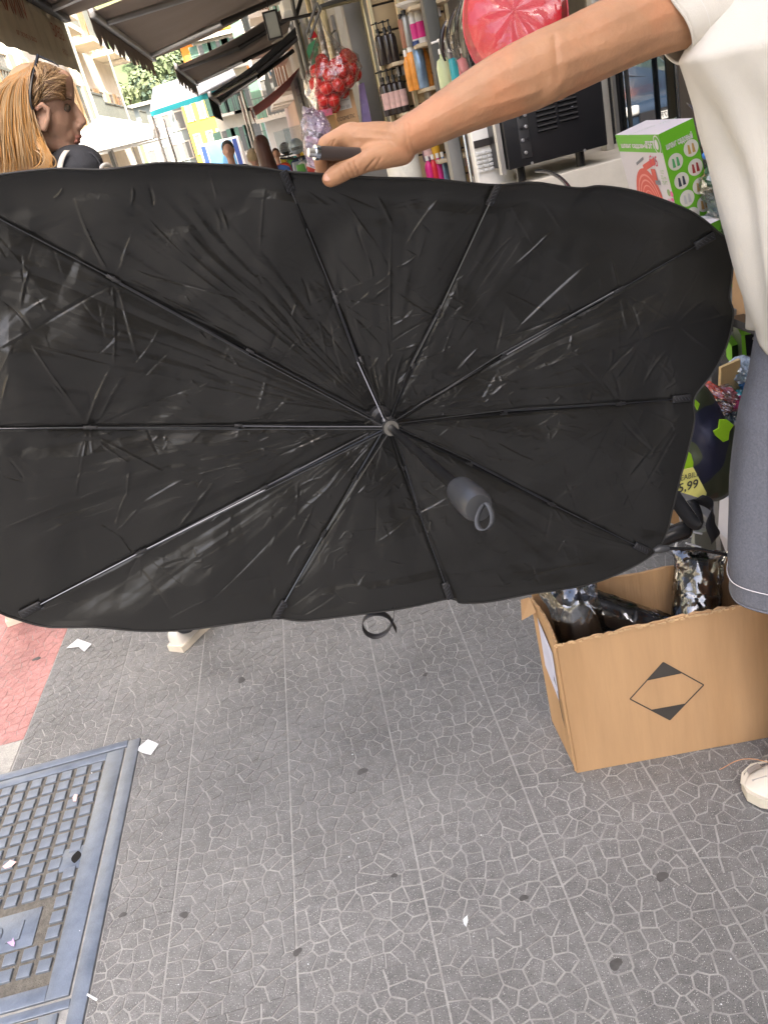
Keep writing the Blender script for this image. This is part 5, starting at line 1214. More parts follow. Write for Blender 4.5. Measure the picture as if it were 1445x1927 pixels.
# white truck with blue back
T = thing('delivery_truck', 'small white delivery truck with a blue back parked at the end of the street', 'truck', (-1.75, 38, -.12))
tx_ = W(415, 281, 38)[0]; m_wp = mat('white_paint', (.75, .75, .75), .3, coat=.3); m_bp = mat('blue_tarp', (.12, .32, .55), .5, var=.2, vscale=1); m_bp2 = mat('dark_blue_panel', (.03, .07, .28), .5)
MB().box((tx_, 39.6, .98), (1.7, 3.0, 1.6)).build('cargo_box', m_wp, T, bevel=.05)
MB().box((tx_, 38.08, 1.15), (1.05, .04, 1.1)).build('rear_door', m_bp, T, bevel=.01); 
for sg in (-1, 1): MB().box((tx_+sg*.66, 38.08, 1.15), (.18, .04, 1.1)).build('side_panel', m_bp2, T); 
MB().box((tx_, 41.8, .9), (1.7, 1.3, 1.5)).build('cab', m_wp, T, bevel=.1)
for sg in (-1, 1):
    for yy in (38.8, 41.6): MB().tube([(tx_+sg*.72, yy, .2), (tx_+sg*.86, yy, .2)], .31, 14).build('wheel', mat('rubber', (.02, .02, .02), .8), T)
# traffic cone, road sign pole, street lamp
def cone(label, x, y):
    T = thing('traffic_cone', label, 'traffic cone', (x, y, -.12)); o_ = mat('cone_orange', (.75, .16, .03), .6)
    MB().lathe([(.16, 0.0), (.10, .25), (.03, .68), (0, .68)], (x, y, -.10), 16).build('cone', o_, T, smooth=True); MB().box((x, y, -.09), (.42, .42, .04)).build('base', o_, T)
    MB().lathe([(.118, 0), (.088, .16)], (x, y, .11), 16).build('white_band', wcl, T, smooth=True)
cone('orange traffic cone on the sunlit road behind the woman', -3.35, 15.5)
def pole(label, px, Y, z1, M, arm_=None):
    p = W(px, 280, Y); T = thing('street_lamp', label, 'street lamp', (p[0], Y, -.12)); MB().tube([(p[0], Y, -.12), (p[0], Y, z1)], [.05, .03], 10).build('post', M, T)
    MB().tube([(p[0], Y, z1), (p[0]+.3, Y, z1+.25), (p[0]+.9, Y, z1+.3)], .025, 8).build('arm', M, T); MB().box((p[0]+1.05, Y, z1+.28), (.4, .16, .09)).build('lamp_head', M, T, bevel=.02)
pole('slim grey street lamp at the left kerb behind the woman face', 205, 21, 4.6, mat('lamp_grey', (.25, .26, .25), .5))
pole('farther street lamp standing left of the turquoise canopy', 262, 30, 5.2, mat('lamp_grey', (.25, .26, .25), .5))
# left side stalls with parasols: low, sunlit
def parasol(label, x, y, z, r, M):
    T = thing('market_parasol', label, 'parasol', (x, y, -.12)); MB().tube([(x, y, -.12), (x, y, z+.3)], .025, 8).build('pole', m_alu, T)
    MB().lathe([(r, z-.25), (r, z-.05), (r*.5, z+.2), (0, z+.42)], (x, y, 0), 8).build('cloth', M, T)
parasol('white market parasol on the sunlit left side of the street', -3.2, 20, 2.2, 1.1, wcl); parasol('second white parasol left of the turquoise canopy', -3.6, 26, 2.3, 1.2, wcl); parasol('orange shade parasol near the left building', -4.4, 17, 2.6, .9, mat('orange_cloth', (.7, .2, .04), .8))
def stall(label, x, y, M, cols):
    T = thing('market_stall', label, 'stall', (x, y, -.12)); MB().box((x, y, .70), (1.5, .9, .06)).build('table', M, T)
    for a in (-.7, .7):
        for b in (-.4, .4): MB().box((x+a, y+b, .28), (.04, .04, .8)).build('leg', m_alu, T)
    r = random.Random(int(x*10+y*7)); 
    for k in range(10):
        c_ = r.choice(cols); T2 = MB().box((x-.62+.14*k, y+r.uniform(-.3, .3), .80+r.uniform(0, .1)), (.12, .2, .14+r.uniform(0, .15))).build('packet', c_, T, bevel=.01)
pk_ = [mat('goods_%s' % n, c, .6) for n, c in (('red', (.5, .06, .05)), ('yellow', (.7, .5, .05)), ('teal', (.05, .35, .35)), ('white', (.7, .7, .7)), ('green', (.1, .3, .06)), ('tan', (.5, .35, .2)))]
stall('sunlit market stall under the white parasol on the left', -3.3, 20.2, wcl, pk_); stall('market stall under the turquoise edged canopy', -1.2, 18.6, m_alu, pk_); stall('stall of goods under the long dark red awning', .5, 19, m_alu, pk_); stall('stall of packets beside the right hand building', .62, 12.8, m_alu, pk_)

# parked dark blue car on the road (also seen mirrored in the shop's glass door)
m_carb = mat('car_paint_blue', (.02, .04, .075), .25, coat=.8, var=.03); m_cgl = mat('car_glass', (.03, .05, .05), .05, spec=1, var=0)
carX, carY = -3.35, 13.0
T = thing('parked_car', 'dark blue car parked on the road facing the camera beyond the woman', 'car', (carX, carY+1.9, -.12))
def loft(secs, M, name, parent, thick=0):
    P = np.array(secs); return grid_mesh(name, P, M, parent)
prof = [(0, .25, .45), (.02, .25, .72), (.25, .22, .84), (.95, .2, .96), (1.65, .2, 1.38), (2.1, .2, 1.46), (3.0, .2, 1.44), (3.6, .22, 1.05), (3.95, .24, .98), (4.0, .3, .5)]
secs_ = []
for yy, zb, zt_ in prof:
    hw = .82 if .2 < yy < 3.8 else .70; top = .60 if zt_ > 1.2 else hw-.06
    secs_.append([(carX-hw, carY+yy, zb-.12), (carX-hw-.02, carY+yy, min(zt_, .7)-.12), (carX-hw, carY+yy, min(zt_, .9)-.12), (carX-top, carY+yy, zt_-.14), (carX, carY+yy, zt_-.10), (carX+top, carY+yy, zt_-.14), (carX+hw, carY+yy, min(zt_, .9)-.12), (carX+hw+.02, carY+yy, min(zt_, .7)-.12), (carX+hw, carY+yy, zb-.12)])
bdy = loft(secs_, m_carb, 'body', T); bdy.modifiers.new('s', 'SUBSURF').levels = 1
MB().prism([(carX-.62, carY+1.0, .87), (carX+.62, carY+1.0, .87), (carX+.54, carY+1.62, 1.24), (carX-.54, carY+1.62, 1.24)], .02).build('windscreen', m_cgl, T)
for sg in (-1, 1):
    MB().prism([(carX+sg*.79, carY+1.25, .86), (carX+sg*.79, carY+3.2, .86), (carX+sg*.64, carY+2.95, 1.24), (carX+sg*.64, carY+1.8, 1.24)][::sg], .02).build('side_window', m_cgl, T)
    MB().box((carX+sg*.56, carY+.03, .55), (.26, .10, .14)).build('headlight', mat('lamp_glass', (.8, .8, .78), .1), T, bevel=.03)
    MB().box((carX+sg*.92, carY+1.45, .90), (.14, .08, .11)).build('wing_mirror', m_carb, T, bevel=.02)
    for yy in (.75, 3.2):
        wh = MB().tube([(carX+sg*.70, carY+yy, .18), (carX+sg*.85, carY+yy, .18)], .30, 20).build('wheel', mat('rubber', (.02, .02, .02), .8), T, smooth=True)
        MB().tube([(carX+sg*.855, carY+yy, .18), (carX+sg*.86, carY+yy, .18)], .19, 16).build('rim', m_alu, wh)
for x_ in (-.25, .25): MB().tube([(carX+x_, carY+1.0, .90), (carX+x_+.45, carY+1.2, 1.03)], .008, 6).build('wiper', m_blk, T)
MB().box((carX, carY-.03, .42), (.9, .05, .16)).build('grille', m_blk, T)
pl = MB().box((carX, carY-.06, .40), (.40, .012, .11)).build('number_plate', mat('plate_white', (.7, .7, .68), .5), T)
text('33 87F', .105, (carX, carY-.067, .40), frame((0, -1, 0)), m_blk, pl, 'plate_number', bold=.002)

# ================================================================== THE SHOP FRONT
m_post = mat('post_metal', (.17, .165, .15), .5, .3, var=.12, vscale=5); m_post2 = mat('post_light', (.42, .40, .35), .45, .5); m_slat = mat('slat_board', (.46, .34, .19), .65, var=.10, vscale=3, aniso=(1, 1, 6))
m_gold = mat('brass_strip', (.55, .48, .30), .35, .7)
def vpost(name, label, pxt, Y, wpx, M, z0=-.003, z1=2.7, dy=.10, cat='post', parent=None, grp=None):
    p = W(pxt[0], pxt[1], Y); k = mpp(p)*wpx; b_ = MB().box((p[0], Y, (z0+z1)/2), (k, dy, z1-z0))
    o = b_.build(name, M, parent, bevel=.004)
    if parent is None: tag(o, label, cat, grp)
    return o
vpost('shop_post', 'broad grey metal post of the shop front beside the cardboard box', (678, 100), 4.35, 33, m_post)
vpost('brass_strip', 'thin brassy strip along the right side of the broad grey post', (700, 100), 4.3, 7, m_gold, cat='strip')
vpost('shop_post', 'slim grey post at the left edge of the slatted wall panel', (710, 100), 4.2, 9, m_post)
vpost('shop_post', 'dark green-grey post between the bottle shelves and the pump bottles', (822, 100), 3.3, 24, mat('post_dark', (.06, .062, .055), .5), dy=.06)
vpost('shop_post', 'grey post below the forearm left of the chrome rail', (852, 280), 3.05, 24, m_post, z1=1.35, dy=.06)
vpost('chrome_rail', 'thin vertical chrome rail right of the grey post below the forearm', (878, 290), 3.0, 5, mat('chrome', (.6, .65, .72), .12, 1.0), z1=1.4, dy=.02, cat='rail')
vpost('slotted_rail', 'slotted upright rail beside the chrome one', (890, 290), 2.98, 11, mat('rail_steel', (.3, .31, .33), .35, .8), z1=1.4, dy=.03, cat='rail')
vpost('shop_post', 'pale metal door post right of the black machine', (1138, 230), 2.95, 16, m_post2, dy=.05)
# slatted panel with shelves
def slatwall(label, x0, x1, Y, z0, z1, n, shelves, grp=None):
    T = thing('slatted_wall', label, 'display wall', ((x0+x1)/2, Y, z0), grp); h = (z1-z0)/n
    for k in range(n): MB().box(((x0+x1)/2, Y, z0+h*(k+.5)), (x1-x0, .016, h-.008)).build('slat', m_slat, T, bevel=.002)
    MB().box(((x0+x1)/2, Y+.014, (z0+z1)/2), (x1-x0, .01, z1-z0)).build('backing', m_dkf, T)
    MB().box((x0-.008, Y-.01, (z0+z1)/2), (.014, .03, z1-z0)).build('edge_trim', m_gold, T); MB().box((x1+.008, Y-.01, (z0+z1)/2), (.014, .03, z1-z0)).build('edge_trim', m_gold, T)
    for (sx0, sx1, z) in shelves:
        s = MB().box(((sx0+sx1)/2, Y-.10, z-.008), (sx1-sx0, .18, .014)).build('shelf', mat('shelf_board', (.55, .45, .30), .5), T, bevel=.002)
        for xx in (sx0+.03, sx1-.03): MB().box((xx, Y-.06, z-.035), (.01, .10, .035)).build('bracket', m_alu, s)
    return T
YA, YB = 3.95, 3.7
xa0, xa1 = W(716, 100, YA)[0], W(762, 100, YA)[0]; xb0, xb1 = W(768, 100, YB)[0], W(812, 60, YB)[0]
shA = [W(742, 118, YA-.1), W(757, 212, YA-.1)]; shB = [W(788, 84, YB-.1), W(800, 165, YB-.1), W(820, 300, YB-.1), W(805, 247, YB-.1), W(775, 14, YB-.1)]
slatwall('left half of the slatted wall holding the dark bottles on two shelves', xa0, xa1, YA, 1.0, 2.3, 13, [(xa0+.01, xa1-.01, p[2]) for p in shA])
slatwall('right half of the slatted wall holding the spray cans and bright bottles', xb0, xb1+.06, YB, .9, 2.3, 14, [(xb0+.005, xb1+.05, p[2]) for p in shB])
def bottle(label, px, py, Y, h, r, M, cap, kind='round', lab=None, grp=None, capM=None, name='bottle', cat='bottle', z=None):
    b = W(px, py, Y); 
    if z is not None: b[2] = z
    T = thing(name, label, cat, b, grp); b0 = b
    if kind == 'spray': pr = [(r*.9, 0), (r, .004), (r, h*.78), (r*.75, h*.84), (r*.55, h*.86)]; ch = [(r*.62, h*.86), (r*.6, h), (0, h)]
    elif kind == 'pump': pr = [(r*.9, 0), (r, .005), (r, h*.55), (r*.8, h*.66), (r*.35, h*.70), (r*.3, h*.78)]; ch = [(r*.42, h*.76), (r*.4, h*.84), (r*.14, h*.85), (r*.14, h*.95), (r*.3, h*.96), (r*.3, h), (0, h)]
    else: pr = [(r*.85, 0), (r, .006), (r, h*.6), (r*.85, h*.7), (r*.4, h*.8), (r*.38, h*.86)]; ch = [(r*.48, h*.84), (r*.45, h), (0, h)]
    MB().lathe(pr, b0, 18).build('body', M, T, smooth=True); MB().lathe(ch, b0, 14).build('cap', capM or cap, T, smooth=True)
    if kind == 'pump': MB().tube([b0+np.array([0, 0, h*.97]), b0+np.array([-r*1.1, -.0, h*.96])], r*.14, 6).build('nozzle', capM or cap, T)
    if lab is not None:
        n = 10; a0, a1 = -2.5, -.64; V = []
        for k in range(n+1):
            a = a0+(a1-a0)*k/n
            for z_ in (h*.14, h*.50): V.append(b0+np.array([r*1.012*math.cos(a), r*1.012*math.sin(a), z_]))
        mk('label', V, [(2*k, 2*k+2, 2*k+3, 2*k+1) for k in range(n)], lab, T, True)
    return T
mb_d = mat('bottle_dark', (.03, .022, .02), .2, coat=.4); mb_p = mat('label_pink', (.62, .40, .36), .6, var=.2, vscale=60); mb_w = mat('bottle_white', (.7, .68, .64), .35); mb_m = mat('bottle_magenta', (.65, .03, .22), .35); mb_o = mat('bottle_orange', (.70, .28, .05), .25, var=.3, vscale=30); mb_b = mat('can_blue_silver', (.22, .32, .45), .3, .5, var=.4, vscale=20); mb_g = mat('can_grey', (.3, .3, .28), .35, .5); mb_y = mat('bottle_yellow', (.75, .42, .04), .3); mb_v = mat('bottle_violet', (.14, .08, .13), .3); mb_r = mat('bottle_red', (.6, .03, .04), .3); cap_k = mat('cap_black', (.015, .015, .016), .25); cap_w = mat('cap_white', (.75, .73, .68), .35); mb_br = mat('can_rust', (.28, .12, .07), .35)
zA0, zA1 = shA[0][2], shA[1][2]; zB = [p[2] for p in shB]
for px, l in ((722, 'leftmost'), (735, 'middle'), (745, 'rightmost')): bottle(f'tall dark pump bottle, {l} of three on the upper left shelf', px, 118, YA-.1, .158, .020, mb_d, cap_k, 'pump', None, 'dark pump bottles on the upper left shelf', z=zA0)
for px, l in ((731, 'first'), (742, 'second'), (752, 'third'), (763, 'last')): bottle(f'dark bottle with pale pink label, {l} from the left on the lower left shelf', px, 210, YA-.1, .175, .022, mb_d, cap_k, 'pump', mb_p, 'pink labelled dark bottles', z=zA1)
bottle('slim rust coloured spray can left of the grey can', 762, 84, YB-.1, .115, .012, mb_br, cap_k, 'spray', z=zB[0]); bottle('grey-silver spray can on the shelf below the toy dish', 770, 84, YB-.1, .125, .0165, mb_g, cap_k, 'spray', z=zB[0])
bottle('white and magenta bottle nearer the post on the upper right shelf', 795, 84, YB-.1, .150, .021, mb_w, cap_w, 'round', mb_m, z=zB[0]); bottle('white bottle with a magenta band beside the grey spray can', 784, 84, YB-.1, .145, .018, mb_w, cap_w, 'round', mb_m, z=zB[0])
bottle('amber bottle, leftmost on the middle right shelf', 774, 165, YB-.1, .145, .014, mb_o, cap_w, 'round', z=zB[1]); bottle('orange patterned spray can with white cap', 784, 165, YB-.1, .155, .018, mb_o, cap_w, 'spray', z=zB[1]); bottle('large blue and silver spray can with dark blue cap', 798, 165, YB-.11, .165, .022, mb_b, mat('cap_blue', (.04, .07, .2), .3), 'spray', z=zB[1]); bottle('yellow orange bottle behind the blue and silver can', 809, 160, YB-.06, .165, .017, mb_o, cap_w, 'round', z=zB[1])
bottle('dark violet bottle on the low shelf under the forearm', 806, 300, YB-.1, .130, .021, mb_v, cap_w, 'round', mb_p, z=zB[2]); bottle('yellow bottle on the low shelf under the forearm', 822, 300, YB-.1, .135, .019, mb_y, cap_w, 'round', z=zB[2])
zl = W(825, 345, YB-.1)[2]
for px, M_, l in ((812, mb_m, 'pink'), (822, mb_r, 'red'), (832, mb_m, 'rose'), (841, mb_b, 'blue white')): bottle(f'{l} packet bottle standing low behind the umbrella edge', px, 345, YB-.12, .115, .016, M_, cap_w, 'round', z=zl)
# dish of small toys on the top shelf
T = thing('toy_dish', 'shallow white dish heaped with small red, yellow and blue toys', 'dish', W(776, 14, YB-.12)); pt = W(776, 14, YB-.12)
MB().lathe([(.03, 0), (.06, .02), (.063, .022), (.055, .012), (0, .006)], pt, 20).build('dish', cap_w, T, smooth=True)
for k in range(14):
    a = k*2.4; rr = .008+.003*(k % 4); MB().lathe([(0, -rr), (rr*.7, -rr*.7), (rr, 0), (rr*.7, rr*.7), (0, rr)], pt+np.array([math.cos(a)*.035*(k % 3)/2, math.sin(a)*.03*(k % 3)/2, .022+.006*(k % 3)]), 8).build('toy', (mb_r, mb_y, mb_b)[k % 3], T, smooth=True)
# kitchen roll and brown carton
rl = W(762, 330, 3.55); T = thing('paper_roll', 'fat white paper roll standing behind the wrist above the umbrella', 'paper roll', rl)
MB().lathe([(.065, -.03), (.068, -.028), (.068, .088), (.064, .092), (.018, .092), (.018, .03)], rl, 28, sy=1).build('roll', mat('tissue_paper', (.68, .66, .58), .9, bump=.4, bscale=120), T, smooth=True)
MB().lathe([(.0182, .0), (.0182, .0925), (.0165, .0925), (.0165, .0)], rl, 16).build('core', m_card, T)
# box with sticker, on a stand, bag of red balls above
def carton(name, label, corner, e1, e2, h, M, cat='box', grp=None, tape=None):
    c = np.array(corner, float); e1 = np.array(e1, float); e2 = np.array(e2, float); T = thing(name, label, cat, c+(e1+e2)/2, grp)
    up = np.array([0, 0, h]); q = .0
    for nm, a, b in (('side_panel', c, e1), ('side_panel', c+e1, e2), ('side_panel', c+e1+e2, -e1), ('side_panel', c+e2, -e2)):
        n = np.cross(b, [0, 0, 1.]); n /= np.linalg.norm(n)
        ctr = c+(e1+e2)/2
        if n@(a+b/2-ctr) < 0: n = -n
        bl = b/np.linalg.norm(b)
        MB().prism([a+bl*.001, a+b-bl*.001, a+b-bl*.001+up, a+bl*.001+up], .003).build(nm, M, T)
    MB().prism([c+up, c+e1+up, c+e1+e2+up, c+e2+up], .003).build('lid', M, T)
    return T
YC = 4.0
cl, cr2, ct = W(640, 245, YC), W(679, 240, YC-.02), W(655, 170, YC)
cart = carton('carton', 'brown carton with a white sticker below the bag of red balls', (cl[0], YC, cl[2]-.14), (cr2[0]-cl[0], -.02, 0), (-.04, .16, 0), ct[2]-cl[2]+.14, m_card)
FC = frame((0, -1, 0)); pc = W(648, 194, YC-.012)
quadf('sticker', pc, .058, .050, mat('sticker_white', (.6, .57, .5), .6), cart, FC, .004); text('|||||| |||||', .013, pc-np.array([0, 0, .014]), FC, m_ink, cart, 'barcode', depth=.006); text('Artikel 24 pcs', .008, pc+np.array([0, 0, .012]), FC, m_ink, cart, 'sticker_print', depth=.006)
text('COSMETICA', .022, W(654, 221, YC-.012), FC, m_ink, cart, 'carton_print', depth=.005, xs=.8)
b_ = carton('carton', 'plain light brown carton end left of the stickered carton', (cl[0]-.045, YC+.03, cl[2]-.1), (.040, 0, 0), (0, .1, 0), .165, mat('carton_light', (.58, .42, .20), .8))
# stand under them
tag(MB().box((cl[0]+.03, YC+.08, (cl[2]-.14)/2-.002), (.34, .34, cl[2]-.142)).build('display_stand', m_post), 'grey display stand carrying the cartons under the red balls', 'stand')
# bag of red balls
hk = W(602, 36, 3.95); bagc = W(625, 140, 3.95)
T = thing('bag_of_balls', 'clear bag of red plastic balls hanging from the shop front', 'bag', W(618, 225, 3.95))
m_ball = mat('red_ball', (.62, .025, .02), .22, coat=.5, var=.25, vscale=30, spec=.7); m_ring = mat('ball_seam', (.75, .18, .14), .4)
bm_ = MB(); 
def ballmesh(r): return MB().lathe([(0, -r)]+[(r*math.cos(a), r*math.sin(a)) for a in [(-PI/2+PI*k/10) for k in range(1, 10)]]+[(0, r)], (0, 0, 0), 16)
rb = .0285; bms = ballmesh(rb); bmesh_ = mesh('ball', bms.V, bms.F, True); bmesh_.materials.append(m_ball)
rg2 = MB(); 
for ax_ in ((0, 1), (1, 2), (0, 2)):
    pts = []
    for k in range(25):
        a = 2*PI*k/24; v_ = [0, 0, 0]; v_[ax_[0]] = rb*1.01*math.cos(a); v_[ax_[1]] = rb*1.01*math.sin(a); pts.append(v_)
    rg2.tube(pts, .0012, 4, cap=False)
ringm = mesh('ball_seam', rg2.V, rg2.F); ringm.materials.append(m_ring)
for k, (px, py, dy) in enumerate([(607, 122, 0), (630, 124, 0), (651, 105, .02), (596, 134, -.02), (619, 140, -.05), (643, 135, -.02), (661, 130, .02), (594, 158, -.03), (614, 165, -.055), (636, 160, -.05), (655, 152, -.01), (609, 188, -.03), (627, 188, -.03), (668, 140, .05), (606, 115, .05), (640, 118, .06), (620, 175, .05), (645, 172, .03), (600, 172, .04), (612, 200, 0), (628, 200, .03), (622, 152, .06), (640, 148, .07), (660, 112, .05)]):
    p = W(px, py, 3.95+dy); o = link('ball', bmesh_, T, None, Vector(p)-base(T)); o.rotation_euler = (k, k*1.7, k*.6); l_ = link('seam', ringm, o)
rings = [(hk, .004), (W(606, 60, 3.95), .018), (W(612, 90, 3.95), .055), (W(624, 115, 3.95), .105), (W(627, 140, 3.95), .120), (W(624, 165, 3.95), .108), (W(618, 190, 3.95), .065), (W(612, 212, 3.95), .045), (W(607, 226, 3.95), .02)]
n = 40; P = np.zeros((n, len(rings), 3)); r_ = random.Random(3)
for j, (c, r) in enumerate(rings):
    for i in range(n):
        a = 2*PI*i/n; q = r*(1+.12*math.sin(7*a+j)+r_.uniform(-.04, .04)); P[i, j] = c+np.array([math.cos(a)*q, math.sin(a)*q*.75, 0])
grid_mesh('clear_bag', P, film('bag_film', (.98, .98, 1), .22, .1, 20, .8), T, closed_u=True)
pkp = W(612, 212, 3.93); MB().box(pkp, (.06, .01, .028)).build('pink_card', mat('card_pink', (.75, .16, .25), .5), T, bevel=.002)
# bracket frame the bag hangs from, with green leaf and red cloth
T = thing('hook_rail', 'angled metal rail with hooks at the top of the shop front', 'frame', W(600, 40, 4.0))
def tubepx(pts, r, M, name, parent, Y=None): return MB().tube([W(*p) for p in pts], r, 8).build(name, M, parent, smooth=True)
tubepx([(596, 5, 4.0), (602, 20, 4.0), (583, 72, 4.0), (577, 62, 4.0), (596, 5, 4.0)], .006, m_post, 'hook_bracket', T); tubepx([(602, 14, 4.0), (690, -18, 4.2)], .010, m_post, 'cross_bar', T); tubepx([(604, 16, 4.0), (690, -5, 4.2)], .007, m_gold, 'cross_bar', T)
tubepx([(548, -10, 5.5), (556, 35, 5.5), (580, 140, 5.5), (590, 190, 5.5)], .012, m_post, 'upright', T); tubepx([(528, 40, 5.4), (556, 34, 5.4), (600, 24, 5.4)], .009, m_dkf, 'cross_bar', T); tubepx([(575, -30, 5.6), (556, 35, 5.5)], .012, m_dkf, 'upright', T)
lfc = [(580, 85), (594, 73), (600, 85), (598, 110), (592, 128), (584, 118), (577, 98)]
tag(MB().prism([W(a, b, 4.02) for a, b in lfc], .008).build('green_cloth', mat('green_felt', (.05, .20, .09), .85)), 'green cloth pennant hanging left of the bag of balls', 'cloth')
tag(MB().prism([W(a, b, 4.05) for a, b in [(580, 74), (588, 52), (598, 70)]], .008).build('red_cloth', mat('red_felt', (.55, .02, .03), .85)), 'small red triangle of cloth above the green pennant', 'cloth')
# mirrored lightbox sign with dark frame
ps_ = W(513, 47, 6.0); kk_ = mpp(ps_); T = thing('hanging_sign', 'pale glass panel in a dark frame hanging under the awning', 'sign', ps_-np.array([0, 0, .1]))
axs = frame((0, -1, 0)); s_ = MB()
for dx, dz, w_, h_ in ((-12.5, 0, 3, 47), (12.5, 0, 3, 47), (0, 22, 22, 3), (0, -22, 22, 3)): s_.box(ps_+axs[0]*dx*kk_+axs[1]*dz*kk_, (w_*kk_, h_*kk_, .03), axs)
s_.build('frame', m_dkf, T, bevel=.002); MB().box(ps_, (22*kk_, 41*kk_, .012), axs).build('panel', mat('milky_glass', (.34, .35, .29), .15), T); MB().tube([ps_+np.array([0, 0, 24*kk_]), ps_+np.array([0, 0, .9])], .004, 6).build('hanger', m_dkf, T)
def prismpx(name, label, pts, Y, th, M, cat, grp=None, bevel=0): 
    P_ = [W(a, b, Y) for a, b in pts]; o = MB().prism(P_[::-1] if np.cross(P_[1]-P_[0], P_[2]-P_[0])[1] < 0 else P_, th).build(name, M, bevel=bevel); return tag(o, label, cat, grp)
# goods bundle at the left of the cartons, purple bag on the right
m_bfilm = film('bundle_film', (.92, .85, .95), .35, .12, 25, .8)
def bundle(label, px, py, Y, rx, rz, M, seed, ry=.05, cat='bag', name='wrapped_goods', inner=True, amp=.35, fM=None, grp=None):
    p = W(px, py, Y); T = thing(name, label, cat, p-np.array([0, 0, rz]), grp)
    if inner: crumple('contents', p, np.eye(3), (rx*.8, ry*.8, rz*.85), M, T, seed+50, .92, 28, 18, 9, None, 11)
    crumple('film', p, np.eye(3), (rx, ry, rz), fM or m_bfilm, T, seed, .85, 30, 20, 9, None, 20); return T
T = thing('wrapped_goods', 'slanting stack of lilac and grey packets in clear film left of the carton', 'package', W(600, 300, 3.8)); rq = random.Random(9)
for k, c_ in enumerate([(.42, .36, .46), (.5, .45, .5), (.12, .12, .14), (.45, .3, .38), (.36, .36, .42), (.10, .09, .10), (.4, .3, .42), (.55, .5, .55)]):
    x0, y0 = 576+rq.uniform(0, 6), 214+k*12; x1 = 622+rq.uniform(-6, 6)
    P_ = [W(a, b, 3.8+rq.uniform(-.02, .02)) for a, b in ((x0, y0+rq.uniform(0, 6)), (x1, y0+14+rq.uniform(-4, 4)), (x1-4, y0+30), (x0-2, y0+15))]
    MB().prism(P_[::-1], .10).build('packet', mat('lilac_goods_%d' % k, c_, .35, var=.5, vscale=40, bump=.4, bscale=30), T, bevel=.004)
crumple('film', W(598, 258, 3.76), np.eye(3), (.07, .04, .12), m_bfilm, T, 21, .6, 30, 20)
prismpx('purple_cloth', 'pale and purple cloth hanging between the carton and the broad post', [(674, 160), (684, 155), (690, 185), (696, 215), (700, 240), (682, 242), (678, 200)], 4.1, .02, mat('purple_goods', (.34, .26, .50), .8, var=.2, vscale=25, col2=(.55, .6, .5), c2scale=9), 'cloth', bevel=.003)

# pump bottles by the bowl
for px, l, lc in ((846, 'left', (.55, .62, .35)), (861, 'middle', (.05, .45, .5)), (878, 'right', (.75, .25, .25))):
    T = bottle(f'clear pump bottle with white collar and black spout, {l} of the three behind the forearm', px, 188, 2.9, .175, .024, mat('soap_'+l, lc, .15, trans=.2), cap_w, 'pump', None, 'tall pump bottles behind the forearm')
for (pts, l) in (([(838, 115), (826, 90), (829, 62), (840, 38)], 'leftmost'), ([(852, 98), (838, 80), (840, 50), (858, 16)], 'middle'), ([(866, 88), (852, 60), (860, 25), (872, -8)], 'rightmost')):
    p_ = [W(a, b, 2.85) for a, b in pts]; t_o = MB().tube([np.array(q) for q in bez(p_, 14)], [.0030+.0045*math.sin(PI*k/14) for k in range(15)], 8).build('curved_spout', cap_k, None, smooth=True); tag(t_o, f'black curved plastic handle hanging above the pump bottles, {l} of three', 'handle', 'black curved handles')
for px, h0, Mx, l in ((848, 120, mb_g, 'grey'), (861, 112, cap_k, 'black'), (881, 92, cap_k, 'tall black')):
    p = W(px, h0, 2.9); T = MB().lathe([(.012, -.05), (.013, -.045), (.013, .03), (.008, .034), (.008, .07), (0, .07)], p, 14).build('pump_head', Mx, None, smooth=True); tag(T, f'{l} pump head standing above the white collars of the bottles', 'pump head')
for px, l in ((866, 'left'), (876, 'right')):
    P_ = [W(a+px-866, b, 2.95) for a, b in ((858, 60), (862, 25), (880, -5), (892, -30))]; tag(ribbon('pale_hanger', bez(P_, 12), .022, mat('hanger_pale', (.34, .38, .27), .4), None, cR, .004), f'pale green curved plate standing beside the red basin, {l} one', 'plate', 'pale green curved plates')
# red basin in clear film
T = thing('red_basin', 'big glossy red basin wrapped in clear film behind the raised arm', 'basin', W(970, 80, 2.75)-np.array([0, 0, .05]))
pc = W(968, 30, 2.75); m_redp = mat('red_plastic', (.60, .022, .04), .38, coat=.15, var=.06)
axb = rot3([cR, cU*.9+cF*.3, -cF]); axb = frame(-ray(968, 30)+np.array([0, 0, .25]))
MB().lathe([(0, .045), (.06, .045), (.115, .042), (.138, .032), (.150, .0), (.153, -.02), (.156, -.03), (.16, -.03), (.16, -.04), (.148, -.04)], pc+axb[0]*-.0, 40, rot3([axb[0]*.98, axb[1]*1.15, axb[2]])).build('basin', m_redp, T, smooth=True)
Pf = np.zeros((40, 14, 3)); 
for j in range(14):
    th = (PI/2)*j/13
    for i in range(40):
        a = 2*PI*i/40; k = .205*math.cos(th)**.5*(1+.03*math.sin(5*a+j)); Pf[i, j] = pc+axb[0]*k*math.cos(a)+axb[1]*1.1*k*math.sin(a)+axb[2]*(.10*math.sin(th)-.03+.006*math.sin(9*a+j))
grid_mesh('clear_film', Pf, film('basin_film', (1, .97, .95), .14, .12, 12, .5), T, closed_u=True)
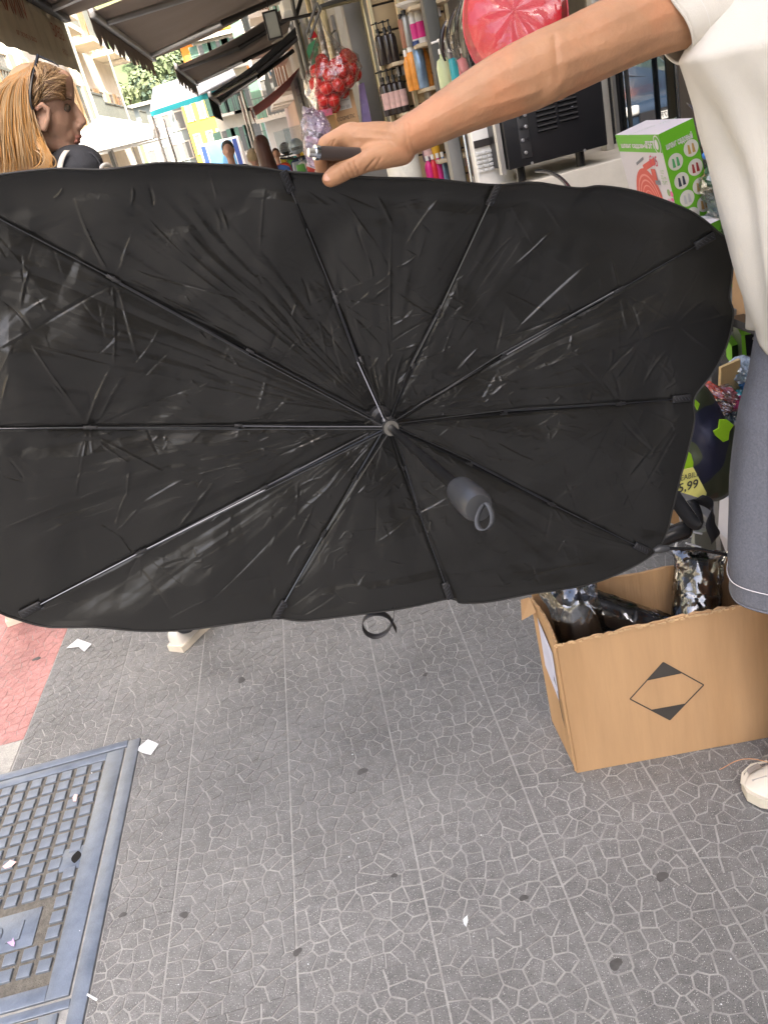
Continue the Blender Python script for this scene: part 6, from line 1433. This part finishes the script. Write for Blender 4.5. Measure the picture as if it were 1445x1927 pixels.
# black machine with louvres
Y0m = 2.62
def FQ(px, py, Y=Y0m): return W(px, py, Y)
ml, mr_ = FQ(952, 290), FQ(1140, 260); mb0 = FQ(968, 318)[2]; 
T = thing('black_machine', 'black metal machine with two columns of louvres on the counter below the arm', 'machine', ((ml[0]+mr_[0])/2, Y0m+.15, mb0))
m_mach = mat('machine_black', (.012, .012, .014), .38, var=.1); m_scr = mat('screw', (.6, .6, .62), .3, .9)
x0m, x1m = FQ(955, 300)[0], FQ(1143, 265)[0]; zt_m = FQ(960, 165)[2]
MB().box(((x0m+x1m)/2, Y0m+.17, (mb0+zt_m)/2), (x1m-x0m, .34, zt_m-mb0)).build('housing', m_mach, T, bevel=.004)
for xc in (1030, 1072):
    for k in range(17):
        p = FQ(xc-10+k*.0, 200, Y0m-.004); z = mb0+.085+k*.0135
        if xc == 1072: z += .012
        xcc = FQ(xc, 250)[0]
        MB().box((xcc, Y0m-.004, z), (.058, .010, .0045), rot3([(1, 0, 0), (0, .9, -.43), (0, .43, .9)])).build('louvre', m_mach, T)
for (a, b) in ((978, 218), (987, 216), (980, 241), (989, 238), (983, 264), (992, 261), (989, 287)):
    p = FQ(a, b, Y0m-.003); MB().lathe([(.0052, 0), (.0052, .004), (0, .005)], p, 10, FRONT).build('knob', m_scr if a % 2 else m_mach, T)
MB().box(FQ(986, 255, Y0m-.001)+np.array([0, 0, 0]), (.032, .004, .125)).build('socket_panel', mat('panel_dark', (.03, .03, .032), .5), T, bevel=.001)
for a, b in ((1001, 307), (1100, 283), (1077, 202)): MB().lathe([(.0045, 0), (.0035, .003), (0, .0035)], FQ(a, b, Y0m-.001), 10, FRONT).build('screw', m_scr, T)
for xx in (x0m+.05, x1m-.07): MB().tube([(xx, Y0m+.06, mb0-.045), (xx, Y0m+.06, mb0)], .014, 12).build('foot', cap_k, T)
zc = mb0-.045
MB().box((x0m-.012, Y0m+.03, (mb0+zt_m)/2-.01), (.014, .03, zt_m-mb0)).build('side_trim', m_alu, T)
# white counter
p1 = G(1010, 332, zc); p2 = G(1200, 292, zc)
tag(MB().box(((p1[0]+p2[0])/2+.30, (p1[1]+p2[1])/2+.30, zc/2), (1.05, .62, zc-.004)).build('counter', mat('counter_white', (.55, .51, .43), .45), bevel=.004), 'off-white shop counter under the black machine', 'counter')
tag(MB().tube(bez([FQ(1008, 322, 2.5), FQ(1040, 320, 2.3), FQ(1060, 335, 2.1), FQ(1075, 360, 2.0)], 14), .005, 8).build('power_cable', cap_k, smooth=True), 'black power cable looping off the counter in front of the machine', 'cable')
# white unit with a grid, dark band and glass counter on its left
T = thing('grid_unit', 'white unit with a pale grid of small cells left of the black machine', 'display unit', FQ(922, 320, 2.78))
pu = FQ(925, 270, 2.80); MB().box((pu[0], 2.84, pu[2]-.05), (.115, .06, .36)).build('casing', cap_w, T, bevel=.003)
MB().box((pu[0], 2.806, FQ(928, 264, 2.8)[2]), (.112, .006, .022)).build('dark_band', m_dkf, T); MB().box((pu[0]+.035, 2.802, FQ(938, 262, 2.8)[2]), (.014, .004, .018)).build('tag', mat('tag_orange', (.7, .35, .1), .6), T)
g0 = FQ(928, 298, 2.8); 
for i in range(6):
    for j in range(5): MB().box((g0[0]-.045+.018*i, 2.803, g0[2]+.024-.013*j), (.0145, .006, .0095)).build('grid_cell', mat('cell_white', (.62, .62, .6), .25), T, bevel=.001)
pg = G(885, 318, 1.02); tag(MB().box((pg[0]+.08, pg[1]+.1, 1.012), (.34, .3, .012)).build('glass_shelf', mat('glass_top', (.5, .56, .52), .08, spec=.8), bevel=.002), 'glass shelf behind the umbrella rim left of the machine', 'shelf')
# glass door with frames (mirrors the street)
m_dglass = mat('door_glass', (.012, .016, .018), .015, spec=1.0, var=0, ior=2.1)
XG = 1.30; yd0, yd1 = XP(1292, 170, XG)[1], XP(1165, 200, XG)[1]
T = thing('glass_door', 'dark glass shop door with black frame mirroring a car, behind the hose box', 'door', (XG, (yd0+yd1)/2, 0))
MB().box((XG, (yd0+yd1)/2, 1.25), (.010, yd1-yd0, 2.4)).build('pane', m_dglass, T)
for yy, w_ in ((yd0, .045), (yd1, .05)): MB().box((XG, yy, 1.25), (.05, w_, 2.5)).build('frame', cap_k, T, bevel=.004)
MB().box((XG-.03, yd1-.04, 1.25), (.012, .012, 2.4)).build('handle_rail', m_post, T)
tag(MB().box((XG, XP(1312, 170, XG)[1]-.02, 1.25), (.06, .16, 2.55)).build('shop_post', mat('post_brown', (.075, .06, .045), .6), bevel=.004), 'dark brown post between the glass door and the blue goods', 'post')
# black rack bars seen right of the machine
for px, l in ((1150, 'left'), (1163, 'right')):
    vpost('shelf_upright', f'black shelf upright by the pale door post, {l} one', (px, 230), 3.1+(px-1150)*.01, 6, cap_k, cat='upright', dy=.03, grp='black shelf uprights')
# ------------------------------------------------------------------ hose boxes
m_gr = mat('box_green', (.13, .42, .02), .45, var=.03); m_bw = mat('box_white', (.62, .58, .6), .5, var=.03)
def hosebox(label, kc, kl, kr, Yc, h, full=True):
    c = W(*kc, Yc); up = np.array([-.17 if full else 0., 0, .985]); up /= np.linalg.norm(up); hit = lambda a: cO+ray(*a)*(((c-cO)@up)/(ray(*a)@up)); l = hit(kl); r = hit(kr); T = thing('hose_box', label, 'box', c-np.array([0, 0, h]))
    eL = l-c; eR = r-c; lL, lR = np.linalg.norm(eL), np.linalg.norm(eR)
    nL = np.cross(eL, up); nL /= np.linalg.norm(nL); nL = nL if nL@(cO-c) > 0 else -nL
    nR = np.cross(eR, up); nR /= np.linalg.norm(nR); nR = nR if nR@(cO-c) > 0 else -nR
    FL = np.array([-eL/lL, up, nL]); FR = np.array([eR/lR, up, nR])
    hb = up*h
    MB().add([c, l, r, l+eR]+[q-hb for q in (c, l, r, l+eR)], [(0, 1, 3, 2), (4, 6, 7, 5), (0, 4, 5, 1), (0, 2, 6, 4), (1, 5, 7, 3), (2, 3, 7, 6)]).build('carton', m_bw, T)
    def pL(s, t): return c+eL*(1-s)-up*h*t       # s: 0 left edge .. 1 near corner, t downwards
    def pR(s, t): return c+eR*s-up*h*t
    def quad(pf, nm, s0, s1, t0, t1, M, F_, d): 
        V = [pf(s0, t1)+F_[2]*d, pf(s1, t1)+F_[2]*d, pf(s1, t0)+F_[2]*d, pf(s0, t0)+F_[2]*d]; return mk(nm, V, [(0, 1, 2, 3)], M, T)
    quad(pL, 'green_panel', 0, 1, 0, .155, m_gr, FL, .0004); quad(pR, 'green_panel', 0, 1, 0, 1, m_gr, FR, .0004)
    hL = lL; text('шланг садовый', .0165, pL(.40, .098), FL, m_bw, T, 'box_lettering', depth=.001, xs=.72*lL/.14, bold=.0006); text('75FT', .024, pL(.78, .090), FL, m_bw, T, 'box_lettering', depth=.001, xs=.55*lL/.14, bold=.0008)
    text('шланг садовый', .0195, pR(.50, .125), FR, m_bw, T, 'box_lettering', depth=.001, xs=.80*lR/.15, bold=.0006)
    if full:
        m_hr = mat('print_hose_red', (.62, .09, .06), .5); m_hr2 = mat('print_hose_ring', (.75, .25, .2), .5); m_gry = mat('print_grey', (.2, .2, .22), .5)
        cc_ = pL(.48, .64); 
        def ell_(nm, rx, rz, M, d, c_=cc_, F_=FL, rin=None):
            k = 36; V = [c_+F_[2]*d+F_[0]*rx*math.cos(2*PI*i/k)+up*rz*math.sin(2*PI*i/k) for i in range(k)]
            if rin is None: return mk(nm, V, [tuple(range(k))], M, T)
            V += [c_+F_[2]*d+F_[0]*rx*rin*math.cos(2*PI*i/k)+up*rz*rin*math.sin(2*PI*i/k) for i in range(k)]
            return mk(nm, V, [(i, (i+1) % k, k+(i+1) % k, k+i) for i in range(k)], M, T)
        ell_('hose_print', lL*.30, h*.34, m_hr, .0008)
        for q in (.85, .70, .55, .40): ell_('hose_ring_print', lL*.30*q, h*.34*q, m_hr2, .0011, rin=.93)
        quad(lambda s, t: pL(s+.0, t+(.5-s)*.25), 'nozzle_print', .50, .80, .27, .33, m_hr, FL, .0013); quad(lambda s, t: pL(s, t), 'nozzle_print', .66, .76, .30, .42, m_hr, FL, .0014); quad(lambda s, t: pL(s, t-(.5-s)*-.3), 'nozzle_print', .36, .56, .21, .235, m_gry, FL, .0015); quad(pL, 'nozzle_print', .70, .80, .40, .44, m_gry, FL, .0016)
        text('€15', .036, pL(.76, .235), FL, mat('marker_red', (.6, .04, .10), .5), T, 'price_marker', depth=.0016, xs=.8, shear=.2)
        text('1/2"\n22 m\n75 FT', .013, pL(.90, .37), FL, mat('print_green', (.2, .4, .1), .5), T, 'size_print', depth=.0012)
        ell_('logo_ring', .018, .022, m_bw, .0012, pL(.93, .085), rin=.85); ell_('logo_leaf', .009, .012, m_bw, .0012, pL(.92, .085))
        fl = random.Random(4)
        for k in range(26):
            t = .48+fl.random()*.50; s = 1.02-fl.random()*.13*(.4+t)
            if s > 1: continue
            ell_('flower_print', .004+.005*fl.random(), .004+.005*fl.random(), (mat('petal_pink', (.75, .12, .32), .5), mat('petal_rose', (.72, .35, .42), .5), mat('leaf_print', (.25, .4, .15), .5))[k % 3], .0009+.00003*k, pL(s, t))
        mcirc = mat('print_circle', (.6, .58, .52), .5); pc_l = [(.28, .27, (.08, .35, .12)), (.77, .22, (.45, .28, .08)), (.32, .44, (.03, .04, .06)), (.77, .385, (.30, .03, .03)), (.36, .60, (.45, .45, .44)), (.78, .55, (.42, .30, .12)), (.40, .76, (.5, .45, .42)), (.79, .71, (.45, .28, .10)), (.44, .92, (.1, .1, .1)), (.80, .87, (.4, .3, .1))]
        for k, (s, t, col_) in enumerate(pc_l):
            ell_('circle_print', .0190, .0190, mcirc, .0009, pR(s, t), FR); mm_ = mat('print_tool_%d' % k, col_, .5)
            for sg in (-1, 1):
                o_ = pR(s, t)+FR[0]*sg*.0055
                mk('tool_print', [o_+FR[2]*.0014+FR[0]*a+up*b for a, b in ((-.0042, -.011), (.0036, -.012), (.0026, .008), (-.002, .010))], [(0, 1, 2, 3)], mm_, T)
        quad(pR, 'edge_line_print', .45, .92, .955, .962, mat('print_darkgreen', (.03, .12, .01), .5), FR, .0012)
    text('GARDEN  HOSE', .020, c+(eL+eR)*.5+up*.0004, np.array([eR/lR*.8+(-eL/lL)*.6, np.cross(up, eR/lR*.8+(-eL/lL)*.6), up]), mat('print_pale_green', (.42, .52, .42), .5), T, 'lid_lettering', depth=.0006, xs=.9)
    return T, (c, eL, eR)
hosebox('tall green and white hose box printed with a red coiled hose', (1238, 253), (1157, 254), (1303, 222), 2.0, .275)
hosebox('second green and white hose box, only its top edge showing under the first', (1330, 424), (1240, 430), (1378, 402), 1.86, .22, False)
# rack the boxes stand on
m_shelfg = mat('rack_grey', (.2, .2, .2), .4, .4)
rk = thing('goods_rack', 'grey metal rack of shelves behind the seller carrying boxed goods', 'rack', (1.15, 1.95, 0))
for z in (.30, .62, .845): MB().box((1.16, 1.98, z), (.62, .50, .02)).build('shelf', m_shelfg, rk, bevel=.002)
for xx in (.86, 1.46):
    for yy in (1.74, 2.22): MB().box((xx, yy, .50), (.025, .025, 1.0)).build('upright', m_shelfg, rk)
zc2 = W(1400, 560, 1.78)[2]
# goods behind the shirt
m_gfilm = film('goods_film', (.92, .95, .94), .30, .12, 16, .3)
prismpx('blue_scoop', 'deep blue plastic scoop sticking out by the shirt', [(1340, 196), (1332, 215), (1326, 235), (1340, 252), (1356, 262), (1372, 250), (1368, 200)], 2.05, .05, mat('scoop_blue', (.01, .03, .35), .3), 'scoop', bevel=.006)
prismpx('blue_strip', 'bright blue plastic strip lying slanted beside the hose box', [(1318, 290), (1345, 264), (1356, 264), (1354, 276), (1330, 300), (1320, 300)], 1.98, .015, mat('strip_blue', (.05, .2, .6), .3), 'strip', bevel=.004)
prismpx('clear_sleeve', 'clear plastic sleeve poking out above the blue scoop', [(1291, 193), (1300, 198), (1344, 196), (1328, 236), (1318, 222)], 2.1, .004, m_gfilm, 'packaging'); prismpx('clear_sleeve', 'second clear sleeve below the first, pointing left', [(1300, 232), (1318, 224), (1352, 250), (1350, 262), (1330, 252)], 2.06, .004, m_gfilm, 'packaging')
gd = [(1352, 285, .04, (.05, .16, .08), 'green'), (1368, 308, .045, (.07, .12, .07), 'dark green'), (1362, 332, .04, (.02, .022, .03), 'black'), (1360, 345, .05, (.30, .2, .08), 'tan'), (1376, 368, .045, (.12, .16, .12), 'grey-green'), (1375, 330, .05, (.03, .1, .05), 'deep green'), (1380, 395, .045, (.10, .13, .15), 'blue-grey'), (1392, 425, .045, (.12, .14, .12), 'smoky')]
for k, (px, py, r, c_, nm) in enumerate(gd): bundle(f'clear pack of {nm} goods stacked beside the hose box' , px, py, 1.98-.02*k+.04, r, r*.75, mat('goods_pack_%d' % k, c_, .45, var=.5, vscale=30), 60+k, .07, 'package', 'goods_pack', True, .4, m_gfilm, 'clear packs of goods beside the hose box')
# lower right: brown carton, lamp boxes, bags
prismpx('brown_box', 'brown carton side showing between the umbrella corner and the shirt', [(1378, 478), (1440, 490), (1440, 600), (1376, 600)], 1.75, .2, m_card, 'box'); prismpx('black_case', 'flat black case on the rack below the brown carton', [(1370, 596), (1400, 590), (1402, 602), (1372, 612)], 1.70, .16, cap_k, 'case')
def smallbox(label, kc, kl, kr, Yc, h, ML, MR, MT, grp=None, extra=None):
    c = W(*kc, Yc); l = G(*kl, c[2]); r = G(*kr, c[2]); T = thing('lamp_box', label, 'box', c-np.array([0, 0, h]), grp); hb = np.array([0, 0, h]); eL, eR = l-c, r-c
    mk('side_panel', [c, l, l-hb, c-hb], [(0, 1, 2, 3)], ML, T); mk('side_panel', [c, c-hb, r-hb, r], [(0, 1, 2, 3)], MR, T); mk('lid', [c, r, l+eR, l], [(0, 1, 2, 3)], MT, T)
    mk('back_panel', [l, l+eR, l+eR-hb, l-hb], [(0, 1, 2, 3)], ML, T); mk('back_panel', [r, r-hb, l+eR-hb, l+eR], [(0, 1, 2, 3)], MR, T); mk('bottom', [c-hb, l-hb, l+eR-hb, r-hb], [(0, 1, 2, 3)], ML, T)
    return T, c, eL, eR
m_gdk = mat('box_darkgreen', (.02, .045, .012), .35); m_lime = mat('box_lime', (.2, .52, .03), .4)
T, c, eL, eR = smallbox('green and black lamp box with safety symbols, partly behind the shirt', (1394, 632), (1378, 600), (1434, 624), 1.72, .058, m_gdk, cap_k, m_lime)
nR = np.cross(eR, [0, 0, 1.]); nR /= np.linalg.norm(nR); nR = nR if nR@(cO-c) > 0 else -nR; FRr = np.array([eR/np.linalg.norm(eR), [0, 0, 1.], nR]); text('CE', .012, c+eR*.66+np.array([0, 0, -.012]), FRr, cap_w, T, 'safety_print', depth=.001); text('X R', .009, c+eR*.66+np.array([0, 0, -.028]), FRr, cap_w, T, 'safety_print', depth=.001); text('o o', .010, c+eR*.66+np.array([0, 0, -.044]), FRr, cap_w, T, 'safety_print', depth=.001)
mk('lime_edge', [c+nR*.0006, c-np.array([0, 0, .058])+nR*.0006, c+eR*.22-np.array([0, 0, .058])+nR*.0006, c+eR*.16+nR*.0006], [(0, 1, 2, 3)], m_lime, T)
text('Lamp', .012, c+(eL+eR)*.5, np.array([eL/np.linalg.norm(eL), -eR/np.linalg.norm(eR), [0, 0, 1.]]), mat('print_pale', (.5, .65, .4), .5), T, 'lid_print', depth=.0012)
smallbox('smaller lime lamp box behind the black edged one, next to the umbrella', (1376, 652), (1364, 634), (1388, 648), 1.78, .05, m_lime, m_gdk, m_lime); smallbox('flat lime box lying under the green and black lamp box', (1412, 678), (1390, 672), (1440, 672), 1.72, .02, m_lime, m_lime, m_lime)
prismpx('carton_flap', 'open light brown carton flap below the lamp boxes', [(1352, 690), (1388, 674), (1386, 730), (1350, 736)], 1.62, .01, mat('carton_light', (.58, .42, .20), .8), 'carton')
for k, (px, py, r, c_, nm) in enumerate([(1405, 700, .045, (.35, .42, .5), 'silvery'), (1412, 722, .045, (.03, .16, .4), 'blue'), (1402, 750, .045, (.02, .36, .42), 'turquoise'), (1395, 775, .035, (.03, .38, .42), 'teal'), (1340, 738, .025, (.55, .05, .02), 'orange-red'), (1362, 745, .03, (.45, .12, .14), 'pinkish red'), (1375, 762, .03, (.42, .02, .12), 'crimson'), (1350, 765, .025, (.2, .06, .06), 'dark red'), (1372, 785, .03, (.06, .09, .12), 'black and white'), (1385, 800, .03, (.1, .12, .14), 'smoke grey')]):
    bundle(f'{nm} packet in clear film by the side of the skirt', px, py, 1.62-.01*k, r*.8, r*.6, mat('packet_%d' % k, c_, .4, var=.6, vscale=40), 90+k, .04, 'package', 'packet', True, .35, m_gfilm)
# camouflage raincoat with lime patches
Mc = bpy.data.materials.new('camouflage'); Mc.use_nodes = True; tN = Mc.node_tree; b_ = tN.nodes['Principled BSDF']; tcx = tN.nodes.new('ShaderNodeTexCoord')
nz = tN.nodes.new('ShaderNodeTexNoise'); nz.inputs['Scale'].default_value = 7.5; nz.inputs['Detail'].default_value = 1.5; rp = tN.nodes.new('ShaderNodeValToRGB'); rp.color_ramp.interpolation = 'CONSTANT'
for i, (p_, c_) in enumerate(((0, (.018, .02, .05, 1)), (.42, (.055, .065, .035, 1)), (.56, (.075, .055, .032, 1)), (.62, (.03, .05, .04, 1)))):
    e = rp.color_ramp.elements[i] if i < 2 else rp.color_ramp.elements.new(p_); e.position = p_; e.color = c_
tN.links.new(tcx.outputs['Object'], nz.inputs['Vector']); tN.links.new(nz.outputs[0], rp.inputs[0]); tN.links.new(rp.outputs[0], b_.inputs['Base Color']); b_.inputs['Roughness'].default_value = .55
out = [(1300, 735), (1322, 730), (1345, 762), (1362, 795), (1378, 805), (1385, 830), (1380, 870), (1372, 920), (1345, 938), (1325, 930), (1300, 920), (1285, 900), (1282, 850), (1295, 790)]
cx_, cy_ = 1332, 840; rows_ = []
T = thing('camouflage_raincoat', 'folded camouflage raincoat with lime green patches hanging between umbrella and skirt', 'raincoat', W(1332, 935, 1.50))
oc, _ = catmull([(a, b, 0) for a, b in out], 6); P = np.zeros((len(oc), 16, 3))
for i, (a, b) in enumerate(oc):
    for j in range(16):
        s = 1-j/15; q = (cx_+(a-cx_)*s*1.02, cy_+(b-cy_)*s*1.02); P[i, j] = W(q[0], q[1], 1.50-.05*math.sqrt(max(0, 1-s*s))-.012*noise.noise(Vector((q[0]*.03, q[1]*.02, 0)))-.006*math.sin(q[0]*.09+q[1]*.03))
P[:, 15] = P[:, 15].mean(0)
grid_mesh('cloth', P, Mc, T, closed_u=True, thick=.01)
m_limep = mat('lime_patch', (.33, .62, .02), .5)
for pts in ([(1301, 752), (1308, 752), (1316, 760), (1312, 772)], [(1354, 790), (1368, 790), (1380, 800), (1372, 812), (1370, 828), (1360, 832), (1346, 820), (1342, 812), (1352, 806)], [(1290, 845), (1300, 855), (1304, 870), (1303, 885), (1278, 882), (1286, 855)]):
    MB().prism([W(a, b, 1.432) for a, b in pts][::-1], .004).build('lime_patch', m_limep, T)
# price tag
tg = [(1284, 884), (1304, 880), (1329, 928), (1327, 936), (1319, 938), (1266, 922)]
T = tag(MB().prism([W(a, b, 1.41) for a, b in tg][::-1], .002).build('price_tag', mat('tag_yellow', (.72, .68, .20), .6, var=.04)), 'pale yellow hand-written price tag reading 5.99 under the camouflage raincoat', 'price tag')
FT = frame((0, -1, 0)); FT = rot3([FT[0]*.985+FT[1]*-.0, FT[1], FT[2]])
mi = mat('marker_dark', (.05, .05, .04), .6)
text('MEABILE', .0165, W(1292, 897, 1.408), FT, mi, T, 'handwriting', depth=.001, xs=.8, shear=.1); text('5,99', .026, W(1293, 915, 1.408), FT, mi, T, 'handwriting', depth=.001, xs=.95, shear=.15, bold=.0004)
# black straps, wire rack, shoe-like case, folder, white bag
for k, (pts, l) in enumerate((([(1262, 925), (1285, 960), (1310, 1000), (1325, 1010), (1330, 985), (1300, 940)], 'left loop of black webbing strap hanging below the price tag'), ([(1310, 938), (1345, 945), (1355, 965), (1330, 975), (1322, 990), (1350, 1000), (1345, 1015)], 'right curling loop of black webbing strap hanging below the price tag'))):
    P_ = [W(a, b, 1.40+.015*math.sin(i*1.3)) for i, (a, b) in enumerate(pts)]; tag(ribbon('webbing_strap', bez(P_, 22), .030, mat('webbing_black', (.015, .016, .02), .6), None, [np.array([math.cos(i*.12+k), -.5, math.sin(i*.12+k)*.6]) for i in range(23)], .0015), l, 'strap')
T = thing('wire_rack', 'white wire rack partly hidden behind the umbrella edge above the carton', 'rack', W(1290, 1010, 1.5)); mwire = mat('white_wire', (.65, .66, .7), .4)
for pts in ([(1258, 945), (1270, 948), (1278, 970), (1282, 990)], [(1258, 985), (1300, 1000), (1320, 1005)], [(1255, 995), (1300, 1010)], [(1290, 1022), (1318, 1030)], [(1282, 990), (1270, 1030)]): MB().tube([W(a, b, 1.5) for a, b in pts], .0022, 6).build('wire', mwire, T)
organicT = organic('black_pouch', [('c', W(1240, 1015, 1.46), .018, W(1285, 998, 1.46), .020)], cap_k, None, voxel=.004, it=2); tag(organicT, 'rounded black pouch lying under the wire rack beside the umbrella', 'pouch')
T = prismpx('grey_folder', 'greenish grey printed folder standing behind the big cardboard box', [(1300, 1000), (1352, 985), (1362, 1032), (1300, 1034)], 1.95, .02, mat('folder_grey', (.28, .30, .27), .6), 'folder'); text('T113', .03, W(1328, 1012, 1.94), FT, mi, T, 'print', depth=.002)
prismpx('white_bag', 'white plastic bag standing between the folder and the skirt', [(1354, 925), (1372, 915), (1390, 920), (1390, 1045), (1365, 1040), (1350, 1000)], 1.6, .08, mat('bag_white', (.6, .6, .66), .5), 'bag')
prismpx('brown_sheet', 'brown board behind the wire rack', [(1255, 950), (1300, 985), (1290, 1005), (1255, 1000)], 1.62, .02, m_card, 'board')
# black rod with ferrule lying over the carton
T = thing('umbrella_rod', 'thin black rod with a plastic ferrule lying over the cardboard box edge', 'rod', W(1300, 1036, 1.3)); MB().tube([W(1255, 1032, 1.30), W(1310, 1033, 1.31), W(1375, 1046, 1.33)], .0035, 8).build('rod', cap_k, T, smooth=True); MB().tube([W(1230, 1037, 1.30), W(1240, 1033, 1.30), W(1257, 1032, 1.30)], [.005, .0085, .006], 10).build('ferrule', m_grey, T, smooth=True)

# pipes and shutters on the right-hand dull building
T = thing('drainpipes', 'cluster of pale drainpipes down the dull building on the right', 'pipe', (.98, 12, 0))
for k, yy in enumerate((9.8, 10.6, 11.3, 12.4, 14.0, 15.5)): MB().tube([(.93, yy, 0), (.93, yy, 6.5)], .035, 8).build('pipe', m_post2 if k % 2 else m_gold, T, smooth=True)
for yy in (10.2, 13.1, 16.6, 19.4):
    T = thing('roller_shutter', 'metal roller shutter on the ground floor of the dull building at %d metres down the wall' % int(yy) if False else 'ribbed roller shutter of the dull building, %s along its wall' % {10.2: 'first', 13.1: 'second', 16.6: 'third', 19.4: 'last'}[yy], 'shutter', (.97, yy, 0))
    for k in range(16): MB().box((.975, yy, .10+k*.145), (.03, 1.5, .13)).build('slat', m_post, T)
tag(MB().box((.80, 12.0, 2.95), (.32, .8, .5)).build('air_conditioner', cap_w, bevel=.02), 'white air conditioner box high on the dull building', 'air conditioner')
T = thing('laundry', 'turquoise and pale clothes drying above the dark red awning', 'laundry', (.5, 20, 2.6))
for k, (yy, M_) in enumerate(((19, tq), (20.2, wcl), (21.4, m_bp), (22.4, wcl))): MB().box((.55, yy, 2.95), (.02, .5, .6)).build('garment', M_, T)
MB().tube([(.55, 18.5, 3.27), (.55, 23, 3.27)], .006, 5).build('line', m_dkf, T)
